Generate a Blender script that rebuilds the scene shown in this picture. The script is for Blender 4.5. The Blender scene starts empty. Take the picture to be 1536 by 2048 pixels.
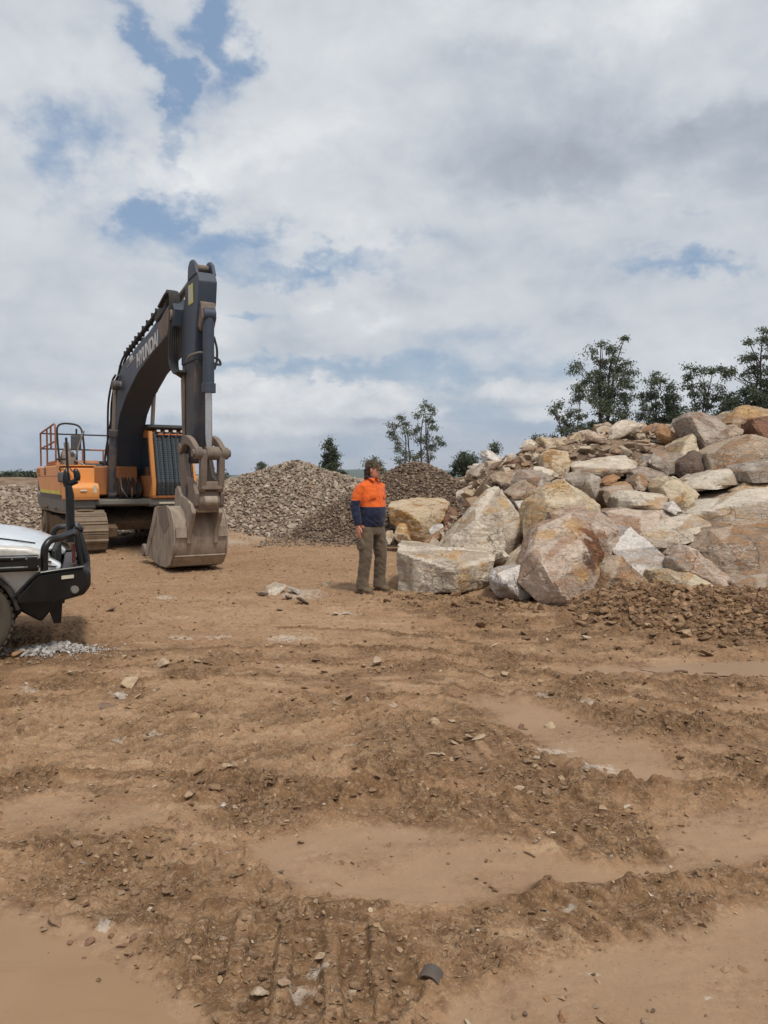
import bpy, bmesh, math, random, os
QUICK = 2.2 if os.environ.get('QK') else 1.0
import numpy as np
from mathutils import Vector, Matrix, Euler

S = bpy.context.scene
COL = S.collection
R = math.radians

# ------------------------------------------------------------------ camera
PITCH = R(2.553)
EYE = 1.6
FPX = 1547.0
cam_d = bpy.data.cameras.new('camera'); cam = bpy.data.objects.new('camera', cam_d)
COL.objects.link(cam)
cam_d.sensor_fit = 'VERTICAL'; cam_d.sensor_height = 24; cam_d.lens = FPX / 2048 * 24
cam_d.clip_start = 0.05; cam_d.clip_end = 20000
cam.location = (0, 0, EYE); cam.rotation_euler = (R(90) - PITCH, 0, 0)
S.camera = cam

# ------------------------------------------------------------------ light
SUN_EL, SUN_AZ = 60.0, 150.0         # azimuth measured from +Y towards +X
S.view_settings.view_transform = 'Standard'
S.view_settings.look = 'None'
S.view_settings.exposure = 0.05
S.view_settings.gamma = 1.0
sd = bpy.data.lights.new('sun', 'SUN'); sun = bpy.data.objects.new('sun', sd); COL.objects.link(sun)
sd.energy = 2.5; sd.angle = R(9); sd.color = (1.0, 0.95, 0.87)
_d = Vector((math.sin(R(SUN_AZ)) * math.cos(R(SUN_EL)), math.cos(R(SUN_AZ)) * math.cos(R(SUN_EL)), math.sin(R(SUN_EL))))
sun.rotation_euler = _d.to_track_quat('Z', 'Y').to_euler()
sun.location = (0, 0, 60)


# ------------------------------------------------------------------ node helper
class G:
    def __init__(s, tree):
        s.t = tree; s.n = tree.nodes; s.l = tree.links

    def node(s, typ, ins=None, **kw):
        n = s.n.new(typ)
        for k, v in kw.items(): setattr(n, k, v)
        for k, v in (ins or {}).items():
            sock = n.inputs[k]
            if hasattr(v, 'is_output'): s.l.new(v, sock)
            else: sock.default_value = v
        return n

    def m(s, op, a, b=None, c=None, clamp=False):
        ins = {0: a}
        if b is not None: ins[1] = b
        if c is not None: ins[2] = c
        return s.node('ShaderNodeMath', ins, operation=op, use_clamp=clamp).outputs[0]

    def vm(s, op, a, b=None):
        ins = {0: a}
        if b is not None: ins[1] = b
        return s.node('ShaderNodeVectorMath', ins, operation=op)

    def noise(s, vec, scale, detail=4, rough=.55, dist=0.0, out='Fac', lac=2.0):
        return s.node('ShaderNodeTexNoise', {'Vector': vec, 'Scale': scale, 'Detail': detail, 'Roughness': rough,
                                             'Distortion': dist, 'Lacunarity': lac}).outputs[out]

    def vor(s, vec, scale, feature='F1', out='Distance'):
        return s.node('ShaderNodeTexVoronoi', {'Vector': vec, 'Scale': scale}, feature=feature).outputs[out]

    def ss(s, x, a, b, lo=0.0, hi=1.0):
        return s.node('ShaderNodeMapRange', {0: x, 1: a, 2: b, 3: lo, 4: hi}, interpolation_type='SMOOTHSTEP').outputs[0]

    def mix(s, f, a, b, mode='MIX'):
        n = s.n.new('ShaderNodeMix'); n.data_type = 'RGBA'; n.blend_type = mode
        for k, v in ((0, f), (6, a), (7, b)):
            if hasattr(v, 'is_output'): s.l.new(v, n.inputs[k])
            else: n.inputs[k].default_value = (*v, 1) if isinstance(v, tuple) and len(v) == 3 else v
        return n.outputs[2]

    def attr(s, name):
        return s.node('ShaderNodeAttribute', attribute_name=name)


def srgb(r, g, b):
    f = lambda c: (c / 255 / 12.92) if c <= 10 else ((c / 255 + .055) / 1.055) ** 2.4
    return (f(r), f(g), f(b))


def pix_dir(px, py):
    u = (px - 768) / FPX; v = (1024 - py) / FPX
    return Vector((u, math.cos(PITCH) + v * math.sin(PITCH), -math.sin(PITCH) + v * math.cos(PITCH)))


def at(px, py, Y):
    d = pix_dir(px, py); t = Y / d.y
    return Vector((d.x * t, Y, EYE + d.z * t))


def gp(px, py, z=0.0):
    d = pix_dir(px, py); t = (z - EYE) / d.z
    return Vector((d.x * t, d.y * t, z))


# ------------------------------------------------------------------ sky: nishita + procedural cloud deck
W = bpy.data.worlds.new('World'); S.world = W; W.use_nodes = True
g = G(W.node_tree); g.n.clear()
sky = g.node('ShaderNodeTexSky', sky_type='NISHITA', sun_disc=False, sun_elevation=R(SUN_EL), sun_rotation=R(SUN_AZ),
             air_density=1.3, dust_density=1.5, ozone_density=1.2)
dirv = g.node('ShaderNodeTexCoord').outputs['Generated']
sep = g.node('ShaderNodeSeparateXYZ', {0: dirv}).outputs
az0 = g.m('ARCTAN2', sep[0], sep[1])
el0 = g.m('ARCSINE', sep[2])
# deck coordinates: the layer seen in perspective
zz = g.m('ADD', g.m('MAXIMUM', sep[2], 0.0), 0.16)
cx = g.m('DIVIDE', sep[0], zz); cy = g.m('DIVIDE', sep[1], zz)
deck = g.node('ShaderNodeCombineXYZ', {0: cx, 1: cy, 2: 0.0}).outputs[0]
mild = g.node('ShaderNodeCombineXYZ', {0: sep[0], 1: sep[1], 2: g.m('MULTIPLY', sep[2], 1.5)}).outputs[0]
w1 = g.noise(mild, 4.2, 6, .62, out='Color')
ws = g.node('ShaderNodeSeparateXYZ', {0: w1}).outputs
w2 = g.noise(mild, 16.0, 6, .65, out='Color')
ws2 = g.node('ShaderNodeSeparateXYZ', {0: w2}).outputs
amp = g.m('ADD', .10, g.m('MULTIPLY', g.m('MAXIMUM', el0, 0.0), .14))
az = g.m('ADD', az0, g.m('MULTIPLY', g.m('ADD', g.m('SUBTRACT', ws[0], .5), g.m('MULTIPLY', g.m('SUBTRACT', ws2[0], .5), .45)), g.m('MULTIPLY', amp, 1.9)))
el = g.m('ADD', el0, g.m('MULTIPLY', g.m('ADD', g.m('SUBTRACT', ws[1], .5), g.m('MULTIPLY', g.m('SUBTRACT', ws2[1], .5), .45)), g.m('MULTIPLY', amp, 1.2)))


def blobs(lst, A, E):
    tot = None
    for (px, py, sx, sy, rot, w) in lst:
        d = pix_dir(px, py).normalized()
        a0 = math.atan2(d.x, d.y); e0 = math.asin(d.z)
        da = g.m('SUBTRACT', A, a0); de = g.m('SUBTRACT', E, e0)
        c, s_ = math.cos(R(rot)), math.sin(R(rot))
        p = g.m('DIVIDE', g.m('ADD', g.m('MULTIPLY', da, c), g.m('MULTIPLY', de, s_)), sx / FPX)
        q = g.m('DIVIDE', g.m('SUBTRACT', g.m('MULTIPLY', de, c), g.m('MULTIPLY', da, s_)), sy / FPX)
        r2 = g.m('ADD', g.m('MULTIPLY', p, p), g.m('MULTIPLY', q, q))
        e = g.m('MULTIPLY', g.m('EXPONENT', g.m('MULTIPLY', r2, -1.0)), w)
        tot = e if tot is None else g.m('ADD', tot, e)
    return tot


# openings in the deck (pixel position, half sizes, tilt, weight)
holes = blobs([
    (450, 30, 75, 60, -30, .40), (265, 40, 120, 34, -35, .34), (345, 105, 40, 30, -40, .2), (150, 300, 90, 75, 20, .27), (350, 250, 30, 70, 0, .18),
    (330, 430, 90, 42, 35, .36), (430, 490, 90, 30, 10, .30), (640, 520, 200, 20, 6, .28), (740, 545, 120, 16, 4, .2), (60, 420, 60, 20, 20, .12),
    (500, 632, 60, 14, 0, .26), (560, 735, 260, 26, 2, .26), (950, 680, 200, 34, 0, .14), (1100, 715, 120, 18, 0, .16), (820, 765, 260, 30, 0, .27), (900, 830, 260, 26, 0, .2), (340, 850, 300, 20, 0, .2),
    (1370, 500, 120, 18, -8, .26), (1370, 412, 70, 9, 0, .16), (1290, 460, 30, 9, 0, .1),
    (600, 905, 480, 40, 0, .26), (1000, 860, 220, 30, 0, .16), (140, 900, 240, 40, 0, .26),
], az, el)
# bright heaped puffs low in the sky
paz = g.m('ADD', az0, g.m('MULTIPLY', g.m('SUBTRACT', ws2[0], .5), .075)); pel = g.m('ADD', el0, g.m('MULTIPLY', g.m('SUBTRACT', ws2[1], .5), .055))
puffs = blobs([
    (705, 812, 85, 22, 0, .7), (650, 782, 26, 18, 0, .6), (735, 800, 50, 18, 0, .5), (455, 795, 90, 34, 0, .55), (540, 845, 100, 24, 0, .45), (590, 800, 30, 10, 0, .3),
    (1085, 785, 60, 20, 0, .5), (1000, 772, 34, 16, 0, .5), (1090, 830, 80, 16, 0, .3), (90, 790, 120, 26, 0, .35), (190, 830, 90, 24, 0, .35), (640, 600, 40, 16, 10, .35), (450, 665, 50, 30, 0, .3),
    (760, 640, 60, 18, 0, .25), (300, 800, 60, 30, 0, .3), (860, 830, 60, 12, 0, .2),
], paz, pel)
flatb = blobs([
    (705, 842, 110, 10, 0, .5), (455, 835, 110, 10, 0, .35), (540, 875, 120, 12, 0, .35), (1060, 812, 90, 8, 0, .3), (70, 775, 120, 20, 0, .45), (80, 840, 160, 14, 0, .3), (1000, 800, 60, 6, 0, .2),
], g.m('ADD', az0, g.m('MULTIPLY', g.m('SUBTRACT', ws2[0], .5), .05)), g.m('ADD', el0, g.m('MULTIPLY', g.m('SUBTRACT', ws2[1], .5), .02)))
dark = blobs([
    (1350, 285, 380, 105, 4, .30), (1060, 315, 280, 70, 0, .17), (930, 150, 350, 60, 0, .14), (80, 590, 220, 60, 0, .10),
    (700, 870, 300, 22, 0, .18), (980, 905, 400, 34, 0, .25), (1300, 640, 240, 50, 0, .10), (200, 880, 260, 26, 0, .12), (960, 540, 160, 30, 0, .14), (600, 690, 240, 20, 0, .10),
    (420, 590, 250, 24, 0, .08),
], az, el)
light = blobs([
    (560, 260, 260, 110, 10, .26), (380, 330, 120, 60, 20, .24), (200, 620, 160, 50, 0, .10), (1450, 170, 130, 40, 0, .28), (1000, 30, 240, 40, 0, .2), (150, 120, 120, 60, 0, .2),
    (1100, 430, 260, 40, 0, .16), (620, 430, 200, 50, 0, .16), (760, 620, 200, 40, 0, .14), (1200, 720, 160, 30, 0, .14), (1250, 30, 200, 40, 0, .15),
], az, el)
n1 = g.noise(deck, 1.1, 8, .57, .2)
n2a = g.noise(deck, 3.0, 8, .56, .15)
n2b = g.noise(mild, 6.5, 9, .58, .25)
n2 = g.m('ADD', g.m('MULTIPLY', n2a, .2), g.m('MULTIPLY', n2b, .8))
n3 = g.noise(mild, 15.0, 8, .6, .3)
dens = g.m('ADD', g.m('ADD', g.m('MULTIPLY', n1, .55), g.m('MULTIPLY', n2, .46)), g.m('MULTIPLY', n3, .24))
dens = g.m('ADD', g.m('SUBTRACT', g.m('SUBTRACT', dens, .26), holes), g.m('ADD', g.m('MULTIPLY', puffs, .95), g.m('MULTIPLY', dark, .45)))
cov = g.ss(dens, .0, .35)
shade = g.m('ADD', g.m('MULTIPLY', g.m('SUBTRACT', n2, .5), 1.15), g.m('MULTIPLY', g.m('SUBTRACT', n3, .5), .55))
shade = g.m('ADD', shade, g.m('SUBTRACT', g.m('ADD', light, g.m('MULTIPLY', puffs, .95)), g.m('ADD', g.m('MULTIPLY', dark, 1.0), g.m('MULTIPLY', flatb, .7))))
shade = g.m('ADD', shade, g.m('MULTIPLY', g.m('SUBTRACT', n1, .5), .5))
ramp = g.node('ShaderNodeValToRGB', {0: g.m('ADD', g.m('MULTIPLY', shade, .72), .655, clamp=True)})
cr = ramp.color_ramp
cr.elements[0].position = .05; cr.elements[0].color = (*srgb(144, 149, 157), 1)
cr.elements[1].position = 1.0; cr.elements[1].color = (*srgb(229, 231, 233), 1)
for p, c in ((.35, srgb(171, 179, 191)), (.58, srgb(195, 201, 209)), (.8, srgb(211, 215, 220))):
    e = cr.elements.new(p); e.color = (*c, 1)
cloud = ramp.outputs[0]
SKY_K = 0.085
blue = g.mix(.55, g.node('ShaderNodeVectorMath', {0: sky.outputs[0], 'Scale': SKY_K * .95}, operation='SCALE').outputs[0], srgb(152, 178, 212))
pmask = g.ss(g.m('ADD', puffs, g.m('ADD', g.m('MULTIPLY', g.m('SUBTRACT', n3, .5), 1.1), g.m('MULTIPLY', g.m('SUBTRACT', n2b, .5), .6))), .20, .40)
n4 = g.noise(mild, 30.0, 6, .6, .4)
psh = g.m('SUBTRACT', g.m('ADD', .72, g.m('ADD', g.m('MULTIPLY', g.m('SUBTRACT', n4, .5), 1.3), g.m('MULTIPLY', g.m('SUBTRACT', n3, .5), 1.0))), g.m('MULTIPLY', flatb, .9), clamp=True)
pcol = g.mix(psh, srgb(168, 176, 188), srgb(228, 229, 230))
hz = g.ss(el0, .14, .0)
blue = g.mix(g.m('MULTIPLY', hz, .75), blue, srgb(160, 178, 200))
col = g.mix(g.m('MULTIPLY', pmask, .8), g.mix(cov, blue, cloud), pcol)
col = g.mix(g.m('MULTIPLY', hz, .35), col, srgb(174, 187, 203))
# overhead and behind the viewer the deck is brighter (sun behind cloud)
sdir = g.node('ShaderNodeCombineXYZ', {0: _d.x, 1: _d.y, 2: _d.z}).outputs[0]
dt = g.vm('DOT_PRODUCT', dirv, sdir).outputs['Value']
glow = g.m('MULTIPLY', g.ss(dt, .72, 1.0), .55)
col = g.node('ShaderNodeVectorMath', {0: col, 'Scale': g.m('ADD', 1.0, glow)}, operation='SCALE').outputs[0]
col = g.node('ShaderNodeVectorMath', {0: col, 'Scale': 1.0 / SKY_K}, operation='SCALE').outputs[0]
bg = g.node('ShaderNodeBackground', {'Color': col, 'Strength': SKY_K})
g.l.new(bg.outputs[0], g.node('ShaderNodeOutputWorld').inputs[0])
W.cycles.sampling_method = 'MANUAL'; W.cycles.sample_map_resolution = 512


# ------------------------------------------------------------------ numpy noise
def _hash(ix, iy, seed):
    h = (ix.astype(np.int64) * 374761393 + iy.astype(np.int64) * 668265263 + seed * 974634777) & 0xffffffff
    h = ((h ^ (h >> 13)) * 1274126177) & 0xffffffff
    return (h ^ (h >> 16)) & 0xffffffff


def perlin(x, y, seed=0):
    x0 = np.floor(x); y0 = np.floor(y); fx = x - x0; fy = y - y0
    u = fx * fx * fx * (fx * (fx * 6 - 15) + 10); v = fy * fy * fy * (fy * (fy * 6 - 15) + 10)

    def gr(ix, iy, dx, dy):
        a = _hash(ix, iy, seed) * (2 * math.pi / 4294967296.0)
        return np.cos(a) * dx + np.sin(a) * dy
    n00 = gr(x0, y0, fx, fy); n10 = gr(x0 + 1, y0, fx - 1, fy)
    n01 = gr(x0, y0 + 1, fx, fy - 1); n11 = gr(x0 + 1, y0 + 1, fx - 1, fy - 1)
    return ((n00 * (1 - u) + n10 * u) * (1 - v) + (n01 * (1 - u) + n11 * u) * v) * 1.5


def fbm(x, y, oct=4, seed=0, gain=.5):
    s = 0; a = 1; tot = 0
    for i in range(oct):
        s = s + a * perlin(x * 2 ** i, y * 2 ** i, seed + i * 17); tot += a; a *= gain
    return s / tot


def worley(x, y, seed=0):
    """distance to nearest feature (0..~1), second distance and cell random"""
    x0 = np.floor(x); y0 = np.floor(y)
    best = np.full(x.shape, 9.0); sec = np.full(x.shape, 9.0); rid = np.zeros(x.shape)
    for i in (-1, 0, 1):
        for j in (-1, 0, 1):
            cx_, cy_ = x0 + i, y0 + j
            hx = _hash(cx_, cy_, seed) / 4294967296.0; hy = _hash(cx_, cy_, seed + 91) / 4294967296.0
            d = np.hypot(cx_ + hx - x, cy_ + hy - y)
            m = d < best
            sec = np.where(m, best, np.minimum(sec, d)); rid = np.where(m, _hash(cx_, cy_, seed + 7) / 4294967296.0, rid)
            best = np.where(m, d, best)
    return best, sec, rid


def sstep(a, b, x):
    t = np.clip((x - a) / (b - a), 0, 1); return t * t * (3 - 2 * t)


# ------------------------------------------------------------------ mesh helpers
def mesh_np(name, verts, faces_flat, nside, mat=None, smooth=False, attrs=None):
    """faces_flat: flat int array with nside vertices per face"""
    me = bpy.data.meshes.new(name)
    nv = len(verts); nf = len(faces_flat) // nside
    me.vertices.add(nv); me.vertices.foreach_set('co', np.asarray(verts, np.float32).ravel())
    me.loops.add(nf * nside); me.loops.foreach_set('vertex_index', np.asarray(faces_flat, np.int32))
    me.polygons.add(nf); me.polygons.foreach_set('loop_start', np.arange(0, nf * nside, nside, dtype=np.int32))
    me.update(calc_edges=True)
    me.polygons.foreach_set('use_smooth', np.full(nf, smooth))
    for k, v in (attrs or {}).items():
        a = me.attributes.new(k, 'FLOAT', 'POINT'); a.data.foreach_set('value', np.asarray(v, np.float32))
    if mat: me.materials.append(mat)
    me.validate()
    return me


def link(name, me, parent=None):
    o = bpy.data.objects.new(name, me); COL.objects.link(o)
    if parent: o.parent = parent
    return o


def tag(o, label=None, cat=None, group=None, kind=None):
    if label: o['label'] = label
    if cat: o['category'] = cat
    if group: o['group'] = group
    if kind: o['kind'] = kind
    return o


def empty(name, loc, rz=0, label=None, cat=None, group=None):
    o = bpy.data.objects.new(name, None); COL.objects.link(o); o.location = loc; o.rotation_euler = (0, 0, rz)
    o.empty_display_size = .2
    return tag(o, label, cat, group)


def new_mat(name):
    m = bpy.data.materials.new(name); m.use_nodes = True
    g = G(m.node_tree); g.n.clear()
    return m, g


def finish(m, g, color, rough, normal=None, **kw):
    b = g.node('ShaderNodeBsdfPrincipled', {'Base Color': color if hasattr(color, 'is_output') else (*color, 1), 'Roughness': rough})
    for k, v in kw.items():
        s = b.inputs[k.replace('_', ' ')]
        if hasattr(v, 'is_output'): g.l.new(v, s)
        else: s.default_value = v
    if normal is not None: g.l.new(normal, b.inputs['Normal'])
    g.l.new(b.outputs[0], g.node('ShaderNodeOutputMaterial').inputs[0])
    return m


def bump(g, h, strength=.5, dist=.01, normal=None):
    ins = {'Height': h, 'Strength': strength, 'Distance': dist}
    if normal is not None: ins['Normal'] = normal
    return g.node('ShaderNodeBump', ins).outputs[0]
# ------------------------------------------------------------------ terrain
CREST = [(820, 956), (880, 955), (930, 947), (950, 940), (975, 928), (1000, 926), (1030, 921), (1060, 897), (1110, 888), (1150, 878), (1180, 872),
         (1230, 864), (1340, 858), (1400, 858), (1536, 842), (1700, 835), (2200, 850)]


def base_h(x, y):
    """large shape of the ground, metres"""
    x = np.asarray(x, float); y = np.asarray(y, float)
    yy = np.maximum(y, .5)
    px = 768 + FPX * x / yy
    cpy = np.interp(px, [c[0] for c in CREST], [c[1] for c in CREST])
    lim = EYE + (955 - cpy) / FPX * np.minimum(yy, 33)
    yc = np.minimum(yy, 33)
    xl = .35 + (yc - 10.3) * .088 + .25 * fbm(x * .4, y * .4, 2, 5)
    m = sstep(0, 1.4, x - xl) * sstep(10.2, 11.2, y)
    ramp = np.maximum(0, .34 * (y - 10.3))
    pile = np.minimum(ramp, np.maximum(lim - .12, 0)) * m
    fall = 1 - sstep(60, 110, y)
    z = pile * fall
    # dirt berm in front of the boulders
    Yc = np.interp(x, [-1, .5, 1.5, 3.0, 4.1, 6, 9], [9.9, 9.75, 9.2, 8.75, 8.35, 8.0, 7.8])
    Hc = np.interp(x, [-.6, .3, 1.5, 2.1, 2.7, 3.2, 4.1, 6, 12], [0, .05, .06, .05, .25, .33, .30, .3, .0])
    wdt = np.interp(x, [0, 3, 6], [.75, 1.0, 1.1])
    t = (y - Yc) / wdt
    z = z + Hc * np.exp(-np.where(t < 0, t * t * 1.1, t * t * .6)) * (y > 3)
    # soft ripples of the yard
    near = sstep(0, 3, y)
    z = z + .035 * fbm(x * .35 + 3, y * .35, 3, 11) * near * (1 - sstep(80, 200, y))
    # brown overburden mounds far behind on the left
    z = z + 1.35 * np.exp(-(((x + 17.5) / 5.0) ** 2 + ((y - 38) / 5) ** 2)) + 1.5 * np.exp(-(((x + 26) / 7.0) ** 2 + ((y - 42) / 6) ** 2)) \
        + 1.75 * np.exp(-(((x + 8.2) / 2.3) ** 2 + ((y - 33) / 2.5) ** 2)) + .35 * np.exp(-(((x + 5.2) / 1.3) ** 2 + ((y - 20.5) / 1.0) ** 2))
    return z


def poly_sd(px, py, poly):
    """signed distance (pixels), positive inside"""
    P_ = np.array(poly, float); n = len(P_)
    d = np.full(px.shape, 1e18); inside = np.zeros(px.shape, bool)
    for i in range(n):
        a = P_[i]; b = P_[(i + 1) % n]; e = b - a
        wx = px - a[0]; wy = py - a[1]
        t = np.clip((wx * e[0] + wy * e[1]) / (e @ e), 0, 1)
        d = np.minimum(d, (wx - e[0] * t) ** 2 + (wy - e[1] * t) ** 2)
        c = ((a[1] > py) != (b[1] > py)) & (px < (b[0] - a[0]) * (py - a[1]) / (b[1] - a[1] + 1e-9) + a[0])
        inside ^= c
    return np.sqrt(d) * np.where(inside, 1, -1)


# silt-smooth patches, dug-over rough patches: outlines are ground positions given through the survey image
SMOOTH = [
    ([(900, 1390), (1060, 1395), (1180, 1440), (1300, 1490), (1380, 1550), (1360, 1580), (1260, 1570), (1150, 1520), (1040, 1470), (950, 1420)], 1.0),
    ([(0, 1600), (130, 1580), (280, 1600), (330, 1640), (240, 1680), (60, 1670), (0, 1680)], .75),
    ([(500, 1690), (620, 1655), (760, 1640), (900, 1650), (1080, 1700), (1240, 1735), (1330, 1710), (1300, 1650), (1400, 1610), (1560, 1590),
      (1560, 1700), (1420, 1735), (1250, 1760), (1060, 1785), (940, 1800), (720, 1795), (560, 1770)], 1.0),
    ([(1080, 1930), (1240, 1880), (1400, 1830), (1560, 1790), (1560, 2200), (860, 2200), (900, 1990)], .95),
    ([(-60, 1780), (120, 1835), (250, 1880), (330, 1950), (430, 2060), (400, 2200), (-60, 2200)], 1.0),
    ([(1090, 1325), (1300, 1318), (1560, 1318), (1560, 1350), (1400, 1352), (1180, 1350)], .95),
    ([(930, 1495), (1000, 1505), (960, 1530), (900, 1520)], .6),
    ([(1380, 1480), (1560, 1470), (1560, 1500), (1420, 1510)], .7),
    ([(1430, 1395), (1560, 1400), (1560, 1430), (1440, 1420)], .6),
    ([(330, 1225), (650, 1210), (900, 1240), (700, 1285), (400, 1290), (200, 1270)], .30),
    ([(450, 1350), (800, 1345), (950, 1372), (760, 1385), (520, 1380)], .45),
    ([(0, 1330), (120, 1340), (60, 1380), (0, 1375)], .35),
]
ROUGH = [
    ([(760, 1195), (900, 1190), (1100, 1230), (1300, 1180), (1560, 1230), (1560, 1310), (1300, 1300), (1060, 1290), (880, 1260)], 1.0),
    ([(690, 1470), (800, 1430), (960, 1440), (1130, 1530), (1230, 1600), (1270, 1720), (1140, 1700), (960, 1650), (800, 1610), (700, 1560)], .9),
    ([(340, 1560), (470, 1530), (620, 1560), (780, 1570), (860, 1600), (700, 1640), (560, 1660), (420, 1640), (330, 1610)], 1.0),
    ([(60, 1660), (200, 1640), (420, 1680), (510, 1740), (470, 1800), (300, 1850), (180, 1860), (60, 1790)], .75),
    ([(370, 1840), (560, 1810), (760, 1820), (900, 1860), (880, 1960), (760, 2060), (500, 2060), (380, 1940)], .85),
    ([(1020, 1790), (1090, 1765), (1180, 1770), (1330, 1752), (1360, 1780), (1260, 1830), (1120, 1850), (1030, 1830)], 1.0),
    ([(1040, 1385), (1250, 1380), (1400, 1420), (1560, 1450), (1560, 1600), (1440, 1580), (1380, 1530), (1260, 1460), (1130, 1420)], .85),
    ([(1100, 1345), (1560, 1350), (1560, 1400), (1260, 1385), (1120, 1370)], .6),
    ([(880, 1290), (1060, 1310), (1160, 1350), (1100, 1380), (960, 1360), (860, 1330)], .6),
    ([(1400, 1740), (1560, 1700), (1560, 1770), (1460, 1790)], .7),
    ([(1220, 1700), (1360, 1690), (1400, 1740), (1290, 1750)], .6),
    ([(280, 1290), (700, 1300), (900, 1330), (640, 1345), (300, 1340)], .35),
    ([(150, 1110), (700, 1100), (760, 1180), (500, 1215), (200, 1200)], .3),
]
CHALK = [(605, 1190, 75, 14), (580, 1275, 60, 9), (440, 1273, 45, 6), (360, 1275, 40, 6), (690, 1228, 35, 6), (60, 1382, 30, 7), (236, 1390, 26, 7), (330, 1195, 30, 5),
         (235, 1483, 26, 9), (300, 1470, 30, 6), (550, 1625, 14, 9), (455, 1705, 26, 5), (365, 1670, 6, 10), (1130, 1818, 26, 6), (1090, 1826, 14, 5), (1440, 1812, 22, 8),
         (1185, 1936, 18, 8), (205, 1862, 24, 14), (600, 1990, 40, 26), (1010, 1620, 10, 4), (1090, 1395, 24, 8), (1170, 1410, 30, 8), (790, 1410, 14, 5), (700, 1490, 30, 5),
         (590, 1077, 160, 8), (470, 1085, 60, 6), (640, 1950, 40, 14), (1110, 1500, 60, 12), (1200, 1535, 60, 14), (30, 1275, 40, 8), (385, 1700, 8, 6), (1415, 1985, 10, 5)]

YR = [-60, -25, -12, -6, -3, -1, 0, .6, 1.0, 1.2]
y_ = 1.35
while y_ < 34: YR.append(y_); y_ *= 1 + .0037 * QUICK
while y_ < 60: YR.append(y_); y_ *= 1.01
while y_ < 9000: YR.append(y_); y_ *= 1.06
YR = np.array(YR)
SF = np.linspace(-.66, .66, int(1150 / QUICK))
so = np.array([.7, .76, .84, .95, 1.1, 1.3, 1.6, 2.0, 2.6, 3.5, 5, 7, 10, 14])
SR = np.concatenate([-so[::-1], SF, so])
YY, SS = np.meshgrid(YR, SR, indexing='ij')
XX = (np.maximum(YY, 0) + 2.4) * SS
nr, nc = XX.shape
yyc = np.maximum(YY, .8)
# image-survey coordinates of every ground point
dz = -EYE
ucx = XX / yyc
PX = 768 + FPX * XX / (yyc * math.cos(PITCH) + EYE * math.sin(PITCH))
PY = 1024 + FPX * (EYE * math.cos(PITCH) - yyc * math.sin(PITCH)) / (yyc * math.cos(PITCH) + EYE * math.sin(PITCH))
frame = (YY > 1.2) & (YY < 40) & (np.abs(SS) < .67)
wx = 42 * fbm(XX * 1.6, YY * 1.6, 4, 31) + 15 * fbm(XX * 9, YY * 9, 3, 37)
wy = 26 * fbm(XX * 1.6 + 40, YY * 1.6, 4, 33) + 9 * fbm(XX * 9, YY * 9 + 30, 3, 39)
smooth = np.zeros_like(XX); rough = np.zeros_like(XX)
for poly, w in SMOOTH:
    ys = [p[1] for p in poly]; soft = 10 + .05 * (max(ys) - min(ys))
    smooth = np.maximum(smooth, w * sstep(-soft, soft * .9, poly_sd(PX + wx * .6, PY + wy * .6, poly)))
for poly, w in ROUGH:
    rough = np.maximum(rough, w * sstep(-38, 36, poly_sd(PX + wx * 1.5, PY + wy * 1.5, poly)))
rough = rough * (.35 + .65 * sstep(-.35, .2, fbm(XX * 2.6, YY * 3.4, 4, 35)))
# further yard and everything outside the view: the same mixture at random
rnd = sstep(-.05, .4, fbm(XX * .5, YY * .8, 4, 51))
inview = sstep(-330, -60, PX + wx * 2) * (1 - sstep(1600, 1880, PX + wx * 2)) * (1 - sstep(2150, 2600, PY)) * (YY > .5)
smooth = smooth * inview + rnd * .8 * (1 - inview)
rough = rough * inview + (1 - inview) * (.3 + sstep(0, .4, fbm(XX * .6 + 9, YY * .8, 4, 53)) * .5)
base_r = .50 * sstep(-.30, .25, fbm(XX * 1.7, YY * 2.6, 4, 36)) * sstep(1235, 1330, PY) + .16
rough = np.maximum(rough, base_r * inview)
chalk = np.zeros_like(XX)
for (a, b, sx, sy) in CHALK:
    e = np.exp(-(((PX - a + wx * .35) / sx) ** 2 + ((PY - b + wy * .2) / sy) ** 2))
    chalk = np.maximum(chalk, e)
chalk *= inview
smooth = np.clip(smooth * (1 - .55 * rough), 0, 1)

Z = base_h(XX, YY); Z0 = Z.copy(); print_shade = np.zeros_like(Z)
far = 1 - sstep(26, 45, YY)
patch = sstep(-.25, .35, fbm(XX * 1.1, YY * 1.6, 3, 61))
# fine crust, crumbs and clods
fine = fbm(XX * 22, YY * 22, 4, 71, .6)
crumb_d, crumb_2, crumb_r = worley(XX * 17, YY * 17, 73)
crumb = np.clip(1 - crumb_d * 1.7, 0, 1) * (crumb_r > .45)
cl_d, cl_2, cl_r = worley(XX * 6.5 + .25 * fbm(XX * 20, YY * 20, 2, 75), YY * 6.5 + .25 * fbm(XX * 20, YY * 20, 2, 77), 79)
edge = np.clip((cl_2 - cl_d) * 2.2, 0, 1)
clod = np.sqrt(np.clip(1 - cl_d * 1.25, 0, 1)) * edge * cl_r
medium = fbm(XX * 5, YY * 5, 4, 81)
big = fbm(XX * 1.9, YY * 1.9, 3, 83)
rg = np.abs(fbm(XX * 3.2, YY * 3.2, 4, 85))
c2_d, c2_2, c2_r = worley(XX * 36, YY * 36, 74)
crumb2 = np.clip(1 - c2_d * 1.6, 0, 1) * (c2_r > .5)
streak = fbm(XX * .55 + .3 * YY, YY * 3.6, 4, 87); streak2 = fbm(XX * 1.2, YY * 11, 3, 89)
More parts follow.
